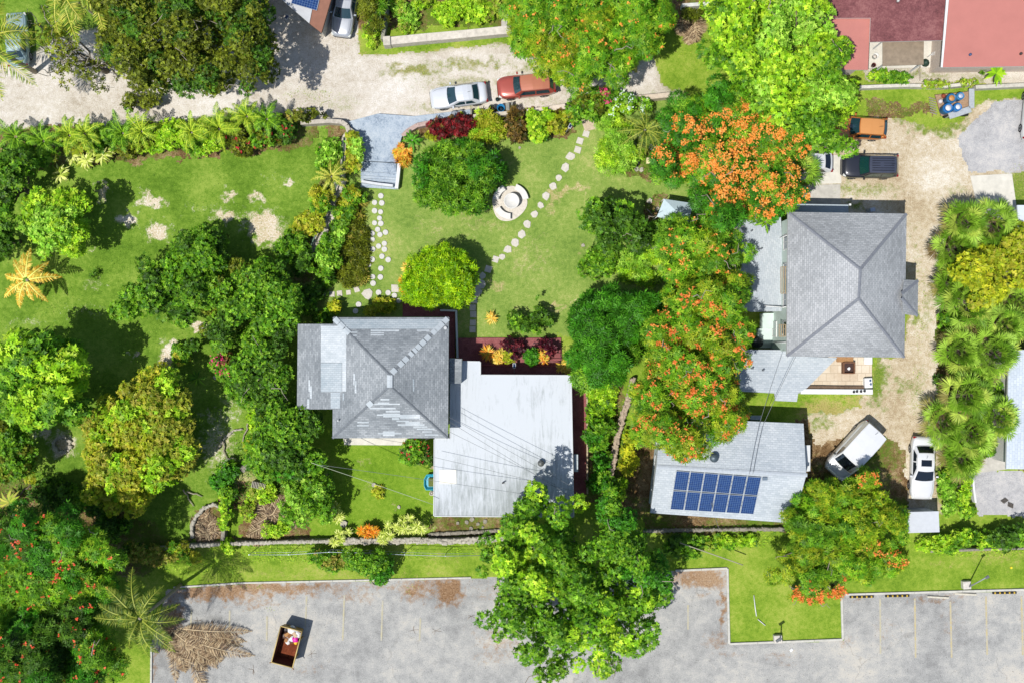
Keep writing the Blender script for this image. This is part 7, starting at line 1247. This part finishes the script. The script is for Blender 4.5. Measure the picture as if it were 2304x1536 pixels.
for i, (x, y, a, lb) in enumerate([(2255, 1128, .6, 'dark slatted scrap on the yard at the right, upper piece'), (2268, 1133, -.4, 'dark slatted scrap on the yard at the right, lower piece')]):
    mb = MB(); q = P(x, y)
    for k in range(4): mb.box((q.x + k * .12 * math.cos(a), q.y + k * .12 * math.sin(a), .08), (.08, .35, .06), a + .3)
    solo('scrap_pallet', mb, paint((96, 90, 84), .9, 0, .3, 9), lb, 'scrap', (q.x, q.y, 0))
for i in range(8):
    x, y = [(1262, 1420), (700, 1470), (980, 1418), (930, 1416), (476, 1402), (1060, 1385), (570, 1505), (445, 1396)][i]; mb = MB(); q = P(x, y); rn = random.Random(i)
    for k in range(5): a = rn.uniform(0, 6.28); mb.tube([q + Vector((0, 0, .03)), q + Vector((math.cos(a) * rn.uniform(.15, .5), math.sin(a) * rn.uniform(.15, .5), .04))], .009, 3)
    solo('fallen_twig', mb, paint((150, 120, 90), .9), 'fallen brown twig on the asphalt ' + ['right of the huge tree', 'right of the skip', 'between the skip and the huge tree', 'level with the skip, left of the pair of twigs', 'beside the leftmost parking lines', 'close to the left side of the huge tree', 'below and left of the skip', 'next to the coconut palm shadow'][i], 'twig', (q.x, q.y, 0), 'fallen twigs on the car park')
# ---- overhead cables
CB = paint((120, 124, 128), .6)
def cable(label, pts, r=.022, sag=.15, rgb=None, group=None):
    Q = [P(x, y, z) for x, y, z in pts]; out = []
    for a, b_ in zip(Q, Q[1:]):
        for k in range(10): t = k / 10; p = a.lerp(b_, t); p.z -= sag * 4 * t * (1 - t); out.append(p)
    out.append(Q[-1]); mb = MB(); mb.tube(out, r, 5); solo('power_cable', mb, paint(rgb, .6) if rgb else CB, label, 'cable', out[0], group)
for i, (p0, p1, lb) in enumerate([((1006, 935, 5.0), (1290, 1096, 6.0), 'uppermost thin cable crossing the flat white roof'), ((1006, 945, 4.9), (1290, 1120, 6.0), 'second thin cable crossing the flat white roof'), ((1006, 968, 4.9), (1250, 1090, 5.5), 'third thin cable crossing the flat white roof'), ((978, 1028, 4.2), (1300, 1106, 5.2), 'fourth thin cable, crossing the flat roof below its middle'), ((720, 1045, 5.6), (1190, 1112, 5.2), 'long cable from the dark tree over the small back lawn to the flat roof')]): cable(lb, [p0, p1], .013, .2, None, 'cables over the flat roof')
cable('pale cable crossing the small back lawn diagonally', [(700, 1040, 5.6), (975, 1134, 4.0)], .018, .1, (190, 200, 170))
for i, (p0, p1, lb) in enumerate([((1758, 800, 5.6), (1708, 955, 4.6), 'left cable of the pair dropping from the hip roof to the solar-panel house'), ((1790, 802, 5.6), (1715, 960, 4.6), 'right cable of the pair dropping from the hip roof to the solar-panel house')]): cable(lb, [p0, p1, (1686 + i * 8, 1066, 4.8)], .016, .12, None, 'cables over the solar-panel house')
cable('cable running from the solar-panel house toward the verge', [(1618, 1190, 1.6), (1600, 1130, 4.2)], .018, .05); cable('thin wooden-coloured pole line over the verge below the solar-panel house', [(1530, 1220, 2.0), (1672, 1270, 1.6)], .045, .0, (170, 168, 140))
